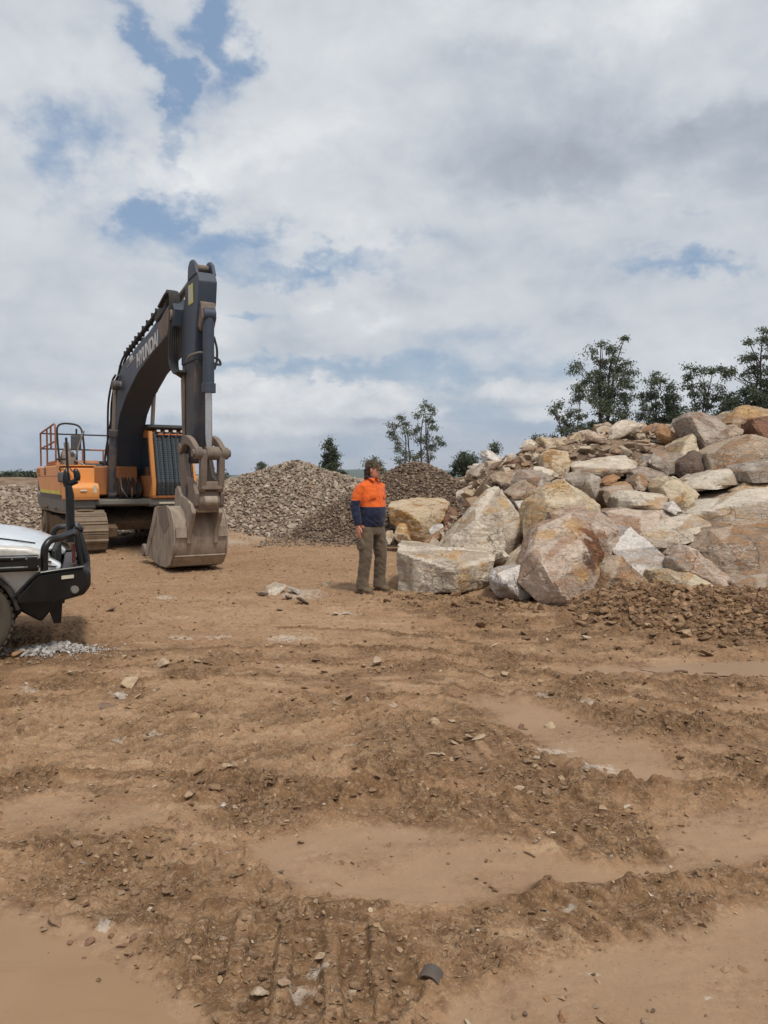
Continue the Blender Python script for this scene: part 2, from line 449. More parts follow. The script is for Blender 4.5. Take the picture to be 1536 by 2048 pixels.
Z = Z + far * (1 - smooth) ** 1.2 * ((.008 + .010 * rough) * fine + (.012 + .014 * rough * patch + .010 * patch) * crumb + (.005 + .005 * rough) * crumb2 * (YY < 9)
                                     + (.022 * rough + .016 * patch) * clod + (.012 + .020 * rough) * medium + (.016 + .018 * rough) * big
                                     - .014 * rough * np.exp(-(rg * 9) ** 2) + (.020 * streak + .007 * streak2) * (1 - .5 * rough))
Z = Z + far * smooth * (.0012 * fine + .012 * big + .004 * medium) - .016 * smooth * far

# bucket-drag grooves running diagonally over the left middle
gm = sstep(-40, 40, poly_sd(PX + wx, PY + wy, [(-40, 1450), (300, 1385), (620, 1385), (900, 1420), (820, 1520), (560, 1580), (260, 1520), (-40, 1540)])) * (1 - smooth)
gd = XX * .80 - YY * .60
gw = fbm(XX * 1.4, YY * 1.4, 3, 91)
gz = np.sin(gd * 46 + gw * 7) * sstep(-.3, .25, fbm(gd * 4, (XX * .6 + YY * .8) * .9, 3, 93))
Z = Z + gm * .016 * gz
# tracked machine prints (bars across the track) near the foreground, and a couple in the middle
def prints(poly, ang, pitch, depth, seed):
    global Z
    depth = depth * 1.45
    m = sstep(-14, 22, poly_sd(PX + wx * .5, PY + wy * .5, poly))
    c, s = math.cos(R(ang)), math.sin(R(ang))
    t = (XX * c + YY * s + .02 * fbm(XX * 6, YY * 6, 2, seed)) / pitch
    tri = np.abs((t - np.floor(t)) - .5) * 2
    bar = sstep(.45, .8, tri) * sstep(-.5, .0, fbm(XX * 3, YY * 3, 3, seed + 1))
    Z = Z0 + (Z - Z0) * (1 - .6 * m) + m * depth * bar
    print_shade[:] = np.maximum(print_shade, m * (1 - bar))  # grooves between the bars get shade painted into the soil colour
    return m
pm = prints([(380, 1830), (680, 1815), (800, 1850), (860, 1990), (760, 2080), (420, 2080), (370, 1960)], 4, .155, .022, 101)
pm = np.maximum(pm, prints([(1010, 1790), (1340, 1760), (1430, 1830), (1290, 1880), (1080, 1880)], 28, .14, .018, 103))
pm = np.maximum(pm, prints([(900, 1600), (1260, 1600), (1290, 1720), (1160, 1720), (960, 1660)], 20, .15, .012, 107))
pm = np.maximum(pm, prints([(690, 1430), (980, 1450), (1150, 1540), (980, 1560), (720, 1500)], 10, .17, .014, 109))
# pushed-up ridges of wet soil along the wheel ruts
def ridge(pts, h, w, seed):
    global Z, rough
    G_ = [gp(*p) for p in pts]
    d = np.full(XX.shape, 9.0); 
    for a, b in zip(G_[:-1], G_[1:]):
        ex, ey = b.x - a.x, b.y - a.y
        t = np.clip(((XX - a.x) * ex + (YY - a.y) * ey) / (ex * ex + ey * ey), 0, 1)
        d = np.minimum(d, np.hypot(XX - a.x - ex * t, YY - a.y - ey * t))
    nn = fbm(XX * 7, YY * 7, 4, seed); lump = sstep(-.25, .45, fbm(XX * 4.5, YY * 4.5, 3, seed + 3))
    q = np.exp(-(d * (1 + .5 * nn) / w) ** 2)
    Z = Z + h * q * (.25 + .9 * lump) * (1 + .7 * nn)
    rough[:] = np.maximum(rough, q)
ridge([(1030, 1795), (1100, 1772), (1180, 1770), (1260, 1765), (1345, 1757)], .075, .045, 111)
ridge([(420, 1818), (520, 1812), (640, 1815), (760, 1812)], .022, .04, 115)
ridge([(390, 1585), (470, 1560), (560, 1590), (640, 1600), (760, 1595)], .075, .10, 119)
ridge([(1290, 1465), (1370, 1445), (1430, 1475)], .09, .12, 123)
ridge([(1040, 1392), (1130, 1405), (1240, 1432), (1330, 1440)], .035, .10, 127)
ridge([(1100, 1352), (1250, 1368), (1400, 1372), (1536, 1385)], .045, .10, 131)
ridge([(700, 1405), (800, 1390), (900, 1395), (960, 1405)], .03, .06, 133)
ridge([(1180, 1585), (1300, 1575), (1400, 1582), (1536, 1570)], .04, .06, 135)
for q_, h_r, w_r, sd_r in (([(-40, 1335), (250, 1303), (560, 1292), (860, 1302), (1040, 1330)], .020, .05, 151), ([(-40, 1425), (240, 1372), (520, 1352), (820, 1364), (1000, 1392)], .022, .045, 155),
                           ([(880, 1330), (1080, 1352), (1300, 1400), (1580, 1458)], .035, .07, 159), ([(960, 1300), (1200, 1340), (1580, 1378)], .035, .08, 163),
                           ([(-40, 1562), (200, 1546), (380, 1562), (700, 1592), (1000, 1602), (1300, 1580), (1580, 1560)], .030, .05, 167), ([(560, 1255), (760, 1262), (960, 1290)], .02, .06, 171),
                           ([(-40, 1380), (260, 1336), (560, 1322), (860, 1332), (1010, 1362)], .016, .04, 175), ([(860, 1440), (1000, 1452), (1160, 1520), (1290, 1600)], .03, .05, 179),
                           ([(-40, 1700), (160, 1690), (340, 1672)], .02, .04, 183), ([(1180, 1700), (1360, 1690), (1580, 1650)], .018, .035, 187)):
    ridge(q_, h_r, w_r, sd_r)
ridge([(80, 1850), (140, 1850), (240, 1850), (330, 1850)], .02, .05, 137)
ridge([(1400, 1760), (1470, 1740), (1536, 1752)], .04, .05, 139)
# puddle hollows
HOLLOW = [([(-160, 1830), (60, 1850), (200, 1905), (300, 1980), (370, 2090), (330, 2260), (-160, 2260)], .020),
          ([(1310, 1336), (1400, 1326), (1620, 1318), (1620, 1348), (1480, 1347), (1360, 1345)], .022)]
for poly, dp in HOLLOW:
    m = sstep(-18, 26, poly_sd(PX + wx * .5, PY + wy * .5, poly))
    Z = Z - dp * m
bermm = sstep(.03, .12, base_h(XX, YY)) * (YY < 10.6) * (XX > -.5)
Z = Z + bermm * (.03 * medium + .02 * clod + .008 * fine)
verts = np.stack([XX, YY, Z], -1).reshape(-1, 3)
ii = np.arange(nr * nc).reshape(nr, nc)
quads = np.stack([ii[:-1, :-1], ii[:-1, 1:], ii[1:, 1:], ii[1:, :-1]], -1).reshape(-1)
damp_shade = np.clip(rough * .9 + bermm * .6 + print_shade * .45, 0, 1)  # damp of rough soil and berm, plus painted shade in the print grooves


def silt_col(g, P, n1, n4):
    c = g.mix(g.ss(n1, .3, .7), srgb(142, 114, 87), srgb(150, 122, 95))
    return g.mix(g.m('MULTIPLY', g.ss(n4, .52, .72), .35), c, srgb(124, 94, 67))


def mat_ground():
    m, g = new_mat('yard dirt')
    P = g.node('ShaderNodeTexCoord').outputs['Object']
    sm = g.attr('smooth').outputs['Fac']; ro = g.attr('rough').outputs['Fac']; ch = g.attr('chalk').outputs['Fac']; rise = g.attr('rise').outputs['Fac']
    n0 = g.noise(P, .35, 5, .6); n1 = g.noise(P, 2.2, 6, .62); n2 = g.noise(P, 14, 6, .65); n3 = g.noise(P, 70, 4, .65)
    stretch = g.node('ShaderNodeMapping', {0: P, 2: (0, 0, .12), 3: (.35, 1.7, 1.0)}).outputs[0]
    n4 = g.noise(stretch, 5.5, 6, .68)
    dry = g.mix(g.ss(n1, .3, .7), srgb(143, 112, 83), srgb(167, 135, 104))
    dry = g.mix(g.m('MULTIPLY', g.ss(n4, .50, .70), .6), dry, srgb(186, 158, 126))
    dry = g.mix(g.m('MULTIPLY', g.ss(n0, .42, .64), .45), dry, srgb(136, 99, 68))
    dry = g.mix(g.m('MULTIPLY', g.ss(n2, .52, .66), .7), dry, srgb(98, 72, 52))
    damp = g.mix(g.ss(n2, .35, .65), srgb(96, 71, 49), srgb(132, 101, 71))
    damp = g.mix(g.m('MULTIPLY', g.ss(n1, .5, .7), .5), damp, srgb(108, 78, 53))
    silt = silt_col(g, P, n1, n4)
    rr = g.ss(g.m('ADD', ro, g.m('MULTIPLY', g.m('SUBTRACT', n1, .5), 1.3)), .15, .75)
    c = g.mix(rr, dry, damp)  # damp tone on rough soil; in print grooves it paints shade
    c = g.mix(g.ss(g.m('ADD', sm, g.m('MULTIPLY', g.m('SUBTRACT', n2, .5), .5)), .28, .85), c, silt)
    gr_ = g.attr('groove').outputs['Fac']
    c = g.mix(g.m('MULTIPLY', gr_, .45), c, srgb(172, 142, 110))
    wh = g.ss(g.m('ADD', ch, g.m('MULTIPLY', g.m('SUBTRACT', g.noise(P, 20, 5, .7), .55), 3.2)), .35, .95)
    c = g.mix(g.m('MULTIPLY', wh, .6), c, srgb(190, 178, 164))
    c = g.mix(g.m('MULTIPLY', g.ss(n3, .62, .74), .55), c, srgb(172, 146, 120))
    c = g.mix(g.m('MULTIPLY', g.ss(n3, .40, .28), .5), c, srgb(72, 52, 37))
    pc = g.mix(g.ss(n1, .35, .65), srgb(104, 84, 68), srgb(140, 118, 98))
    c = g.mix(rise, c, pc)
    fade = g.m('SUBTRACT', 1.0, sm)
    wp = g.vm('ADD', P, g.node('ShaderNodeVectorMath', {0: g.noise(P, 9.0, 3, .6, out='Color'), 'Scale': .06}, operation='SCALE').outputs[0]).outputs[0]
    va = g.node('ShaderNodeTexVoronoi', {'Vector': wp, 'Scale': 42.0}); vb = g.node('ShaderNodeTexVoronoi', {'Vector': wp, 'Scale': 95.0}); vc = g.node('ShaderNodeTexVoronoi', {'Vector': wp, 'Scale': 17.0})
    ra = g.node('ShaderNodeSeparateXYZ', {0: va.outputs['Color']}).outputs[0]; rb = g.node('ShaderNodeSeparateXYZ', {0: vb.outputs['Color']}).outputs[0]; rc = g.node('ShaderNodeSeparateXYZ', {0: vc.outputs['Color']}).outputs[0]
    crf = g.m('MULTIPLY', g.m('MULTIPLY', fade, g.m('ADD', .35, g.m('MULTIPLY', rr, .65))), g.ss(n1, .38, .56))
    c = g.mix(g.m('MULTIPLY', crf, g.m('MULTIPLY', g.ss(ra, .55, .95), .24)), c, srgb(192, 164, 134))
    c = g.mix(g.m('MULTIPLY', crf, g.m('MULTIPLY', g.ss(ra, .40, .05), .22)), c, srgb(84, 61, 43))
    c = g.mix(g.m('MULTIPLY', fade, g.m('MULTIPLY', g.ss(rb, .70, 1.0), .22)), c, srgb(198, 172, 144))
    c = g.mix(g.m('MULTIPLY', fade, g.m('MULTIPLY', g.ss(rb, .28, .0), .22)), c, srgb(80, 58, 42))
    lump = g.m('ADD', g.m('ADD', g.m('MULTIPLY', g.ss(va.outputs['Distance'], .6, .1), g.m('MULTIPLY', ra, .9)), g.m('MULTIPLY', g.ss(vb.outputs['Distance'], .6, .1), g.m('MULTIPLY', rb, .45))), g.m('MULTIPLY', g.ss(vc.outputs['Distance'], .55, .1), g.m('MULTIPLY', g.ss(rc, .5, .9), 1.3)))
    h = g.m('ADD', g.m('ADD', g.m('MULTIPLY', n3, .35), g.m('MULTIPLY', n2, .8)), g.m('MULTIPLY', lump, g.m('ADD', .12, g.m('MULTIPLY', crf, .45))))
    nb = bump(g, h, g.m('ADD', .06, g.m('MULTIPLY', fade, .94)), .022)
    return finish(m, g, c, g.m('SUBTRACT', .93, g.m('MULTIPLY', sm, .22)), nb, Specular_IOR_Level=g.m('ADD', .2, g.m('MULTIPLY', sm, .15)))


M_GROUND = mat_ground()
rise = sstep(.25, .9, Z) * (YY > 9.5)
gme = mesh_np('ground', verts, quads, 4, M_GROUND, True, {'smooth': smooth.ravel(), 'rough': damp_shade.ravel(), 'chalk': chalk.ravel(), 'groove': np.clip(gm * (gz * .5 + .5) ** 2 * far, 0, 1).ravel(), 'rise': rise.ravel()})
ground = tag(link('ground', gme), kind='structure')
GZ = Z; GY = YR; GS = SR


def gz_at(x, y):
    """height of the built ground mesh (bilinear)"""
    x = np.atleast_1d(np.asarray(x, float)); y = np.atleast_1d(np.asarray(y, float))
    s = x / (np.maximum(y, 0) + 2.4)
    j = np.clip(np.searchsorted(GY, y) - 1, 0, nr - 2); i = np.clip(np.searchsorted(GS, s) - 1, 0, nc - 2)
    ty = np.clip((y - GY[j]) / (GY[j + 1] - GY[j]), 0, 1); tx = np.clip((s - GS[i]) / (GS[i + 1] - GS[i]), 0, 1)
    return (GZ[j, i] * (1 - tx) + GZ[j, i + 1] * tx) * (1 - ty) + (GZ[j + 1, i] * (1 - tx) + GZ[j + 1, i + 1] * tx) * ty


def mask_at(arr, x, y):
    s = x / (np.maximum(y, 0) + 2.4)
    j = np.clip(np.searchsorted(GY, y) - 1, 0, nr - 1); i = np.clip(np.searchsorted(GS, s) - 1, 0, nc - 1)
    return arr[j, i]


# muddy water standing in the hollows
def mat_water():
    m, g = new_mat('muddy water')
    P = g.node('ShaderNodeTexCoord').outputs['Object']
    stretch = g.node('ShaderNodeMapping', {0: P, 2: (0, 0, .12), 3: (.35, 1.7, 1.0)}).outputs[0]
    c = g.mix(.35, silt_col(g, P, g.noise(P, 2.2, 6, .62), g.noise(stretch, 5.5, 6, .68)), srgb(138, 105, 68))
    return finish(m, g, c, .32, bump(g, g.noise(P, 9, 2, .5), .04, .01), Specular_IOR_Level=.3)


M_WATER = mat_water()
for poly, dp in HOLLOW:
    pts = [gp(*p) for p in poly]
    c = sum(pts, Vector()) / len(pts)
    zz_ = float(np.median(gz_at([p.x * .6 + c.x * .4 for p in pts], [p.y * .6 + c.y * .4 for p in pts]))) + dp * .55
    vs = [Vector((c.x, c.y, zz_))] + [Vector((c.x + (p.x - c.x) * 1.2, c.y + (p.y - c.y) * 1.2, zz_)) for p in pts]
    n = len(pts)
    me = bpy.data.meshes.new('puddle'); me.from_pydata(vs, [], [(0, i + 1, (i + 1) % n + 1) for i in range(n)]); me.update()
    me.materials.append(M_WATER)
    tag(link('puddle', me), kind='structure')

# distant hills
def hills(y0, amp_, seed, name, col, x0, x1, prof):
    xs = np.linspace(x0, x1, 260); ys = np.linspace(0, 1, 14)
    A, B = np.meshgrid(xs, ys)
    hgt = np.interp(xs, *prof) * (1 + .25 * fbm(xs / 260, xs * 0, 4, seed))
    Zh = np.sin(B * math.pi) ** .8 * hgt[None, :] - 3
    Yh = y0 + (B - .5) * 900
    v = np.stack([A, Yh, Zh], -1).reshape(-1, 3); I = np.arange(A.size).reshape(A.shape)
    q = np.stack([I[:-1, :-1], I[:-1, 1:], I[1:, 1:], I[1:, :-1]], -1).reshape(-1)
    m, g = new_mat(name)
    P = g.node('ShaderNodeTexCoord').outputs['Object']
    finish(m, g, g.mix(g.ss(g.noise(P, .02, 6, .6), .4, .6), col, tuple(c * .7 for c in col)), 1.0)
    tag(link('hills', mesh_np('hills', v, q, 4, m, True)), kind='structure')


hills(3300, 1, 3, 'far hills', (.06, .09, .06), -3000, 3400, ([-3000, -1700, -1400, -1000, -700, -350, -220, 0, 180, 420, 650, 900, 3400], [25, 26, 30, 18, 12, 16, 40, 38, 34, 38, 34, 20, 12]))
hills(5200, 1, 9, 'farthest hills', (.06, .08, .07), -5000, 5200, ([-5000, -2600, -2000, -1000, 0, 800, 1400, 5200], [52, 50, 30, 22, 30, 48, 30, 30]))
# ------------------------------------------------------------------ rock materials
from mathutils import noise as mn
PAL = {
    'cream': ((208, 194, 175), (172, 156, 138), (180, 142, 98), .61),
    'sand': ((198, 180, 152), (166, 146, 120), (186, 146, 96), .61),
    'ochre': ((184, 144, 92), (150, 110, 66), (214, 196, 168), .48),
    'grey': ((174, 160, 145), (138, 124, 111), (156, 120, 84), .60),
    'slate': ((170, 153, 138), (134, 118, 105), (150, 112, 80), .60),
    'white': ((212, 203, 194), (176, 166, 158), (160, 132, 106), .62),
    'brown': ((172, 151, 130), (136, 115, 96), (164, 122, 84), .58),
    'dark': ((110, 94, 84), (82, 68, 60), (120, 86, 60), .6),
    'pink': ((196, 175, 157), (160, 137, 119), (164, 126, 96), .60),
    'rust': ((158, 118, 88), (122, 86, 62), (180, 140, 98), .5),
    'clod': ((134, 105, 78), (112, 86, 62), (156, 128, 98), .62),
    'wetclod': ((108, 82, 59), (88, 65, 46), (126, 98, 72), .62),
    'plum': ((136, 98, 78), (104, 74, 58), (146, 106, 80), .6),
}


def mat_rock(kind, bd=.055, soil=0.0):
    a, b, st, th = PAL[kind]
    a, b, st = [tuple(v * (1 - soil) + w * soil for v, w in zip(q, (140, 111, 84))) for q in (a, b, st)]     # dusted with the yard's soil
    m, g = new_mat('sandstone ' + kind)
    P = g.node('ShaderNodeTexCoord').outputs['Object']
    rnd = g.node('ShaderNodeObjectInfo').outputs['Random']
    off = g.node('ShaderNodeCombineXYZ', {0: g.m('MULTIPLY', rnd, 37.0), 1: g.m('MULTIPLY', rnd, 11.0), 2: g.m('MULTIPLY', rnd, 23.0)}).outputs[0]
    Q = g.vm('ADD', P, off).outputs[0]
    fa = g.attr('facet').outputs['Fac']; sa = g.attr('stain').outputs['Fac']
    rot = g.node('ShaderNodeMapping', {0: Q, 2: (.5, .9, .3), 3: (1, 1, 4.5)}).outputs[0]
    n0 = g.noise(Q, 1.3, 5, .6, .4); n1 = g.noise(Q, 4.5, 7, .68, .3); n2 = g.noise(rot, 2.4, 6, .62, .8); n3 = g.noise(Q, 34, 5, .7)
    c = g.mix(g.ss(g.m('ADD', n0, g.m('MULTIPLY', g.m('SUBTRACT', fa, .5), .75)), .32, .68), srgb(*a), srgb(*b))
    c = g.mix(g.m('MULTIPLY', g.ss(n1, .48, .68), .4), c, srgb(*[min(255, v * 1.17) for v in a]))
    c = g.mix(g.m('MULTIPLY', g.ss(n1, .46, .30), .35), c, srgb(*[v * .8 for v in b]))
    so = g.ss(g.m('ADD', g.m('ADD', n2, g.m('MULTIPLY', n1, .25)), g.m('MULTIPLY', g.m('SUBTRACT', fa, .5), .22)), th + .03, th + .20)
    c = g.mix(g.m('MULTIPLY', so, .7), c, srgb(*st))
    oa = g.attr('ochre').outputs['Fac']
    ov = g.ss(g.m('ADD', oa, g.m('MULTIPLY', g.m('SUBTRACT', n1, .5), 2.2)), .25, .95)
    c = g.mix(g.m('MULTIPLY', ov, .85), c, g.mix(g.ss(n2, .4, .6), srgb(196, 158, 104), srgb(166, 124, 78)))
    # thin chalky veins
    v = g.m('ABSOLUTE', g.m('SUBTRACT', g.noise(rot, 1.9, 4, .55, 1.4), .5))
    c = g.mix(g.m('MULTIPLY', g.ss(v, .016, .0), g.m('MULTIPLY', g.ss(n0, .45, .6), .6)), c, srgb(214, 208, 198))
    # dark iron stain given by the boulder itself
    sv = g.ss(g.m('ADD', sa, g.m('MULTIPLY', g.m('SUBTRACT', n1, .5), 2.2)), .42, .72)
    c = g.mix(sv, c, g.mix(g.ss(n1, .4, .6), srgb(78, 54, 40), srgb(122, 76, 44)))
    # pits
    vo = g.vor(Q, 9.0)
    pit = g.m('MULTIPLY', g.ss(vo, .16, .10), g.ss(g.noise(Q, 2.3, 3, .5), .5, .62))
    c = g.mix(g.m('MULTIPLY', pit, .6), c, srgb(96, 70, 52))
    c = g.mix(g.m('MULTIPLY', g.ss(n3, .56, .72), .4), c, srgb(206, 196, 182))
    c = g.mix(g.m('MULTIPLY', g.ss(n3, .42, .3), .45), c, srgb(98, 80, 66))
    warp = g.vm('ADD', Q, g.node('ShaderNodeVectorMath', {0: g.noise(Q, 3.0, 4, .6, out='Color'), 'Scale': .35}, operation='SCALE').outputs[0]).outputs[0]
    ck = g.ss(g.vor(warp, 1.7, 'DISTANCE_TO_EDGE'), .011, .0)
    ck = g.m('MULTIPLY', ck, g.ss(n0, .42, .56))
    c = g.mix(g.m('MULTIPLY', ck, .3), c, srgb(84, 66, 54))
    fc = g.vor(warp, 3.2, 'F1', 'Color'); fs = g.node('ShaderNodeSeparateXYZ', {0: fc}).outputs[0]
    c = g.mix(g.m('MULTIPLY', g.m('SUBTRACT', fs, .35, clamp=True), .30), c, srgb(*[v * .86 for v in b]))
    h = g.m('ADD', g.m('ADD', g.m('ADD', g.m('MULTIPLY', n1, .9), g.m('MULTIPLY', ck, -.8)), g.m('MULTIPLY', n3, .30)), g.m('MULTIPLY', n2, .5))
    sp = g.m('MULTIPLY', n1, 9.0); fl = g.m('FLOOR', sp); led = g.m('DIVIDE', g.m('ADD', fl, g.ss(g.m('SUBTRACT', sp, fl), .3, .7)), 9.0)
    sq = g.m('MULTIPLY', n2, 12.0); fq = g.m('FLOOR', sq); leq = g.m('DIVIDE', g.m('ADD', fq, g.ss(g.m('SUBTRACT', sq, fq), .35, .65)), 12.0)
    h = g.m('ADD', h, g.m('ADD', g.m('MULTIPLY', led, 1.1), g.m('MULTIPLY', leq, 1.0)))
    nb = bump(g, h, .9, bd)
    return finish(m, g, c, .9, nb, Specular_IOR_Level=.25)


ROCKM = {k: mat_rock(k) for k in PAL}
_ico = {}


def ico_dirs(n):
    if n not in _ico:
        bm = bmesh.new(); bmesh.ops.create_icosphere(bm, subdivisions=n, radius=1)
        v = np.array([p.co[:] for p in bm.verts]); v /= np.linalg.norm(v, axis=1)[:, None]
        f = np.array([[q.index for q in fa.verts] for fa in bm.faces]); bm.free(); _ico[n] = (v, f)
    return _ico[n]


def hull_planes(pts):
    bm = bmesh.new()
    for p in pts: bm.verts.new(p)
    bmesh.ops.convex_hull(bm, input=bm.verts)
    bmesh.ops.recalc_face_normals(bm, faces=bm.faces)
    c = sum(pts, Vector()) / len(pts); out = []
    for f in bm.faces:
        if f.calc_area() < 1e-6: continue
        n = f.normal.copy(); d = n.dot(f.verts[0].co)
        if n.dot(c) > d: n = -n; d = -d
        for k in range(len(out)):
            if out[k][0].dot(n) > .985 and abs(out[k][1] - d) < .03: break
        else: out.append((n, d))
    bm.free(); return out


def rock_mesh(name, pts, sub, kind, seed, p=110, amp=1.0, stains=(), ochre=(), chips=3):
    """angular block: hull of pts, softened edges, broken and terraced faces; returns mesh with origin at its centre"""
    rnd = random.Random(seed)
    lo = Vector([min(q[i] for q in pts) for i in range(3)]); hi = Vector([max(q[i] for q in pts) for i in range(3)])
    size = (hi - lo).length; c = (lo + hi) / 2
    pl = hull_planes(pts)
    # make sure the centre is inside
    mean = sum(pts, Vector()) / len(pts); c = c * .4 + mean * .6
    N = [n for n, d in pl]; D = [d - n.dot(c) for n, d in pl]
    D = [max(d, size * .04) for d in D]
    # knock off a few corners
    for _ in range(chips):
        q = rnd.choice(pts) - c; L = q.length
        if L < 1e-4: continue
        n = (q / L + Vector((rnd.uniform(-.5, .5), rnd.uniform(-.5, .5), rnd.uniform(-.5, .5)))).normalized()
        sup = max(n.dot(v - c) for v in pts)
        N.append(n); D.append(sup * rnd.uniform(.90, .965))
    dirs, faces = ico_dirs(sub)
    Na = np.array([n[:] for n in N]); Da = np.array(D)
    dot = dirs @ Na.T
    inv = np.maximum(dot, 1e-4) / Da[None, :]
    arg = inv.argmax(1)
    mx = inv.max(1)
    r = 1 / (mx * ((inv / mx[:, None]) ** p).sum(1) ** (1 / p))
    P = dirs * r[:, None]
    o = rnd.uniform(0, 100); k1 = 2.6 / size
    disp = np.empty(len(P))
    for i, q in enumerate(P):
        v = Vector(q) * k1 + Vector((o, o * .7, o * .3))
        a = mn.fractal(v * 1.2, .9, 2.1, 5)
        b = mn.noise(Vector(q) * k1 * .9 + Vector((o, 5, 9)))
        st = a * 3.5; fl = math.floor(st); t = st - fl; t = min(1, max(0, (t - .32) / .36)); st = (fl + t * t * (3 - 2 * t)) / 3.5
        disp[i] = .75 * st + .5 * a + .30 * b
    P = P * (1 + amp * .075 * disp)[:, None] if size < .8 else P + dirs * (amp * .030 * min(size, 3.2) * disp)[:, None]
    fr = np.array([(_hash(np.array([k]), np.array([seed]), 3)[0] / 4294967296.0) for k in range(len(N))])
    sa = np.zeros(len(P))
    W_ = P + np.array(c[:])[None, :]
    for (sp, sr) in stains:
        sa = np.maximum(sa, 1.15 - np.linalg.norm(W_ - np.array(sp[:])[None, :], axis=1) / sr)
    oa = np.zeros(len(P))
    for (sp, sr) in ochre: oa = np.maximum(oa, 1.15 - np.linalg.norm(W_ - np.array(sp[:])[None, :], axis=1) / sr)
    me = mesh_np(name, P, faces.ravel(), 3, ROCKM[kind], False, {'facet': fr[arg], 'stain': np.clip(sa, 0, 1), 'ochre': np.clip(oa, 0, 1)})
    # smooth shading inside faces, crisp at breaks
    me.polygons.foreach_set('use_smooth', np.ones(len(faces), bool))
    try: me.set_sharp_from_angle(angle=R(13))
    except Exception: pass
    return me, c


def boulder(kind, Y, T, pts, label, name='boulder', stain=(), och=(), sub=5, group='boulders of the quarried rock pile', amp=1.0, p=110, shrink=.78, seed=None, chips=3):
    P = [at(a, b, Y + d) for a, b, d in pts]
    n = len(P); c = sum(P, Vector()) / n
    back = [Vector((c.x + (q.x - c.x) * shrink, q.y + T, c.z + (q.z - c.z) * shrink)) for q in P]
    st = [(at(a, b, Y + d), r) for a, b, d, r in stain]
    me, o = rock_mesh(name, P + back, sub, kind, seed or int(abs(pts[0][0] * 7 + pts[0][1])), amp=amp, p=p, stains=st, ochre=[(at(a, b, Y + d), r) for a, b, d, r in och], chips=chips)
    ob = link(name, me); ob.location = o
    return tag(ob, label, 'boulder' if name == 'boulder' else name, group)


B = boulder
# front row --------------------------------------------------------
B('cream', 10.3, .9, [(789, 1101, .5), (795, 1088, .9), (850, 1089, 1.1), (989, 1106, .8), (991, 1120, .5), (988, 1168, .45), (960, 1183, .3), (904, 1187, -.15), (851, 1188, .1),
   (799, 1184, .45), (790, 1150, .5), (903, 1142, -.2), (851, 1118, .2)], 'wide flat-topped boulder beside the man, grey left face, rusty right face', sub=6, och=[(950, 1150, 0, .32), (978, 1130, .3, .2), (905, 1105, .3, .2)], chips=1)
B('cream', 11.7, 1.2, [(997, 973, .7), (976, 982, .6), (951, 1015, .3), (929, 1048, .3), (882, 1091, .2), (875, 1150, .2), (905, 1170, -.1), (989, 1150, -.35), (1010, 1135, 0), (1028, 1107, .2),
   (1044, 1088, .2), (1056, 1057, .3), (1046, 1033, .5), (952, 1040, -.15), (1012, 1082, -.2), (925, 1092, -.3)], 'large pointed cream boulder with a sloping striated face, right behind the flat-topped boulder', sub=6, och=[(1045, 1075, .2, .3), (1010, 1000, .4, .22)], chips=1)
B('white', 9.7, .7, [(987, 1162, .1), (994, 1146, .15), (1043, 1129, .3), (1060, 1150, .2), (1075, 1190, .1), (1048, 1205, .0), (997, 1198, 0), (988, 1189, 0), (1005, 1165, -.2)],
  'small whitish grey boulder half under the left flank of the tall tilted boulder', chips=2)
B('pink', 9.55, .9, [(1146, 1022, 1.0), (1137, 1031, .9), (1082, 1049, .8), (1072, 1063, .7), (1063, 1085, .55), (1046, 1119, .3), (1044, 1140, .2), (1033, 1164, .1), (1058, 1187, -.05),
   (1075, 1206, -.15), (1098, 1224, -.15), (1132, 1237, -.1), (1158, 1226, -.05), (1168, 1204, 0), (1189, 1185, .05), (1196, 1152, .15), (1207, 1109, .3), (1201, 1068, .5), (1187, 1048, .7),
   (1178, 1034, .9), (1137, 1058, .35), (1172, 1062, .4), (1082, 1126, -.25), (1107, 1165, -.42), (1139, 1206, -.45), (1060, 1104, .1), (1078, 1088, .2)],
  'tall front boulder tilted on its corner, pitted pinkish face stained dark brown at right', sub=6, stain=[(1196, 1066, .45, .36), (1194, 1100, .3, .36), (1176, 1125, .1, .22), (1120, 1096, -.1, .05), (1142, 1098, -.1, .06)], och=[(1155, 1042, .5, .42), (1095, 1065, .4, .3), (1200, 1140, .2, .2), (1165, 1150, -.1, .22)], chips=0, amp=.8)
B('sand', 11.2, 1.2, [(1046, 1048, .3), (1050, 1035, .3), (1060, 1003, .4), (1082, 976, .6), (1113, 955, .8), (1128, 955, .8), (1137, 965, .8), (1171, 984, .7), (1193, 1008, .6),
   (1198, 1022, .5), (1180, 1080, 0), (1120, 1110, -.1), (1060, 1110, 0), (1050, 1075, .1), (1097, 1010, -.1), (1150, 1010, 0)],
  'tall sandy boulder with yellow peak and white veins, behind the pitted tilted boulder', sub=6, och=[(1120, 968, .5, .42), (1070, 1050, .2, .25)], chips=1)
B('sand', 10.6, .6, [(1003, 1146, .1), (1030, 1110, .1), (1062, 1090, .2), (1085, 1095, .2), (1075, 1130, 0), (1040, 1140, -.1), (1012, 1150, -.1)],
  'smooth tan boulder leaning into the gap left of the tall tilted boulder')
B('pink', 10.3, 1.1, [(1104, 1028, .7), (1132, 1014, .8), (1166, 1012, .8), (1198, 1021, .7), (1218, 1036, .6), (1240, 1058, .4), (1232, 1075, .2), (1219, 1097, .1), (1225, 1140, 0),
   (1190, 1150, -.1), (1150, 1120, 0), (1186, 1045, .1), (1212, 1070, -.1)], 'pinkish boulder with a curved pale rim, against the right side of the tall tilted boulder', sub=6, chips=1)
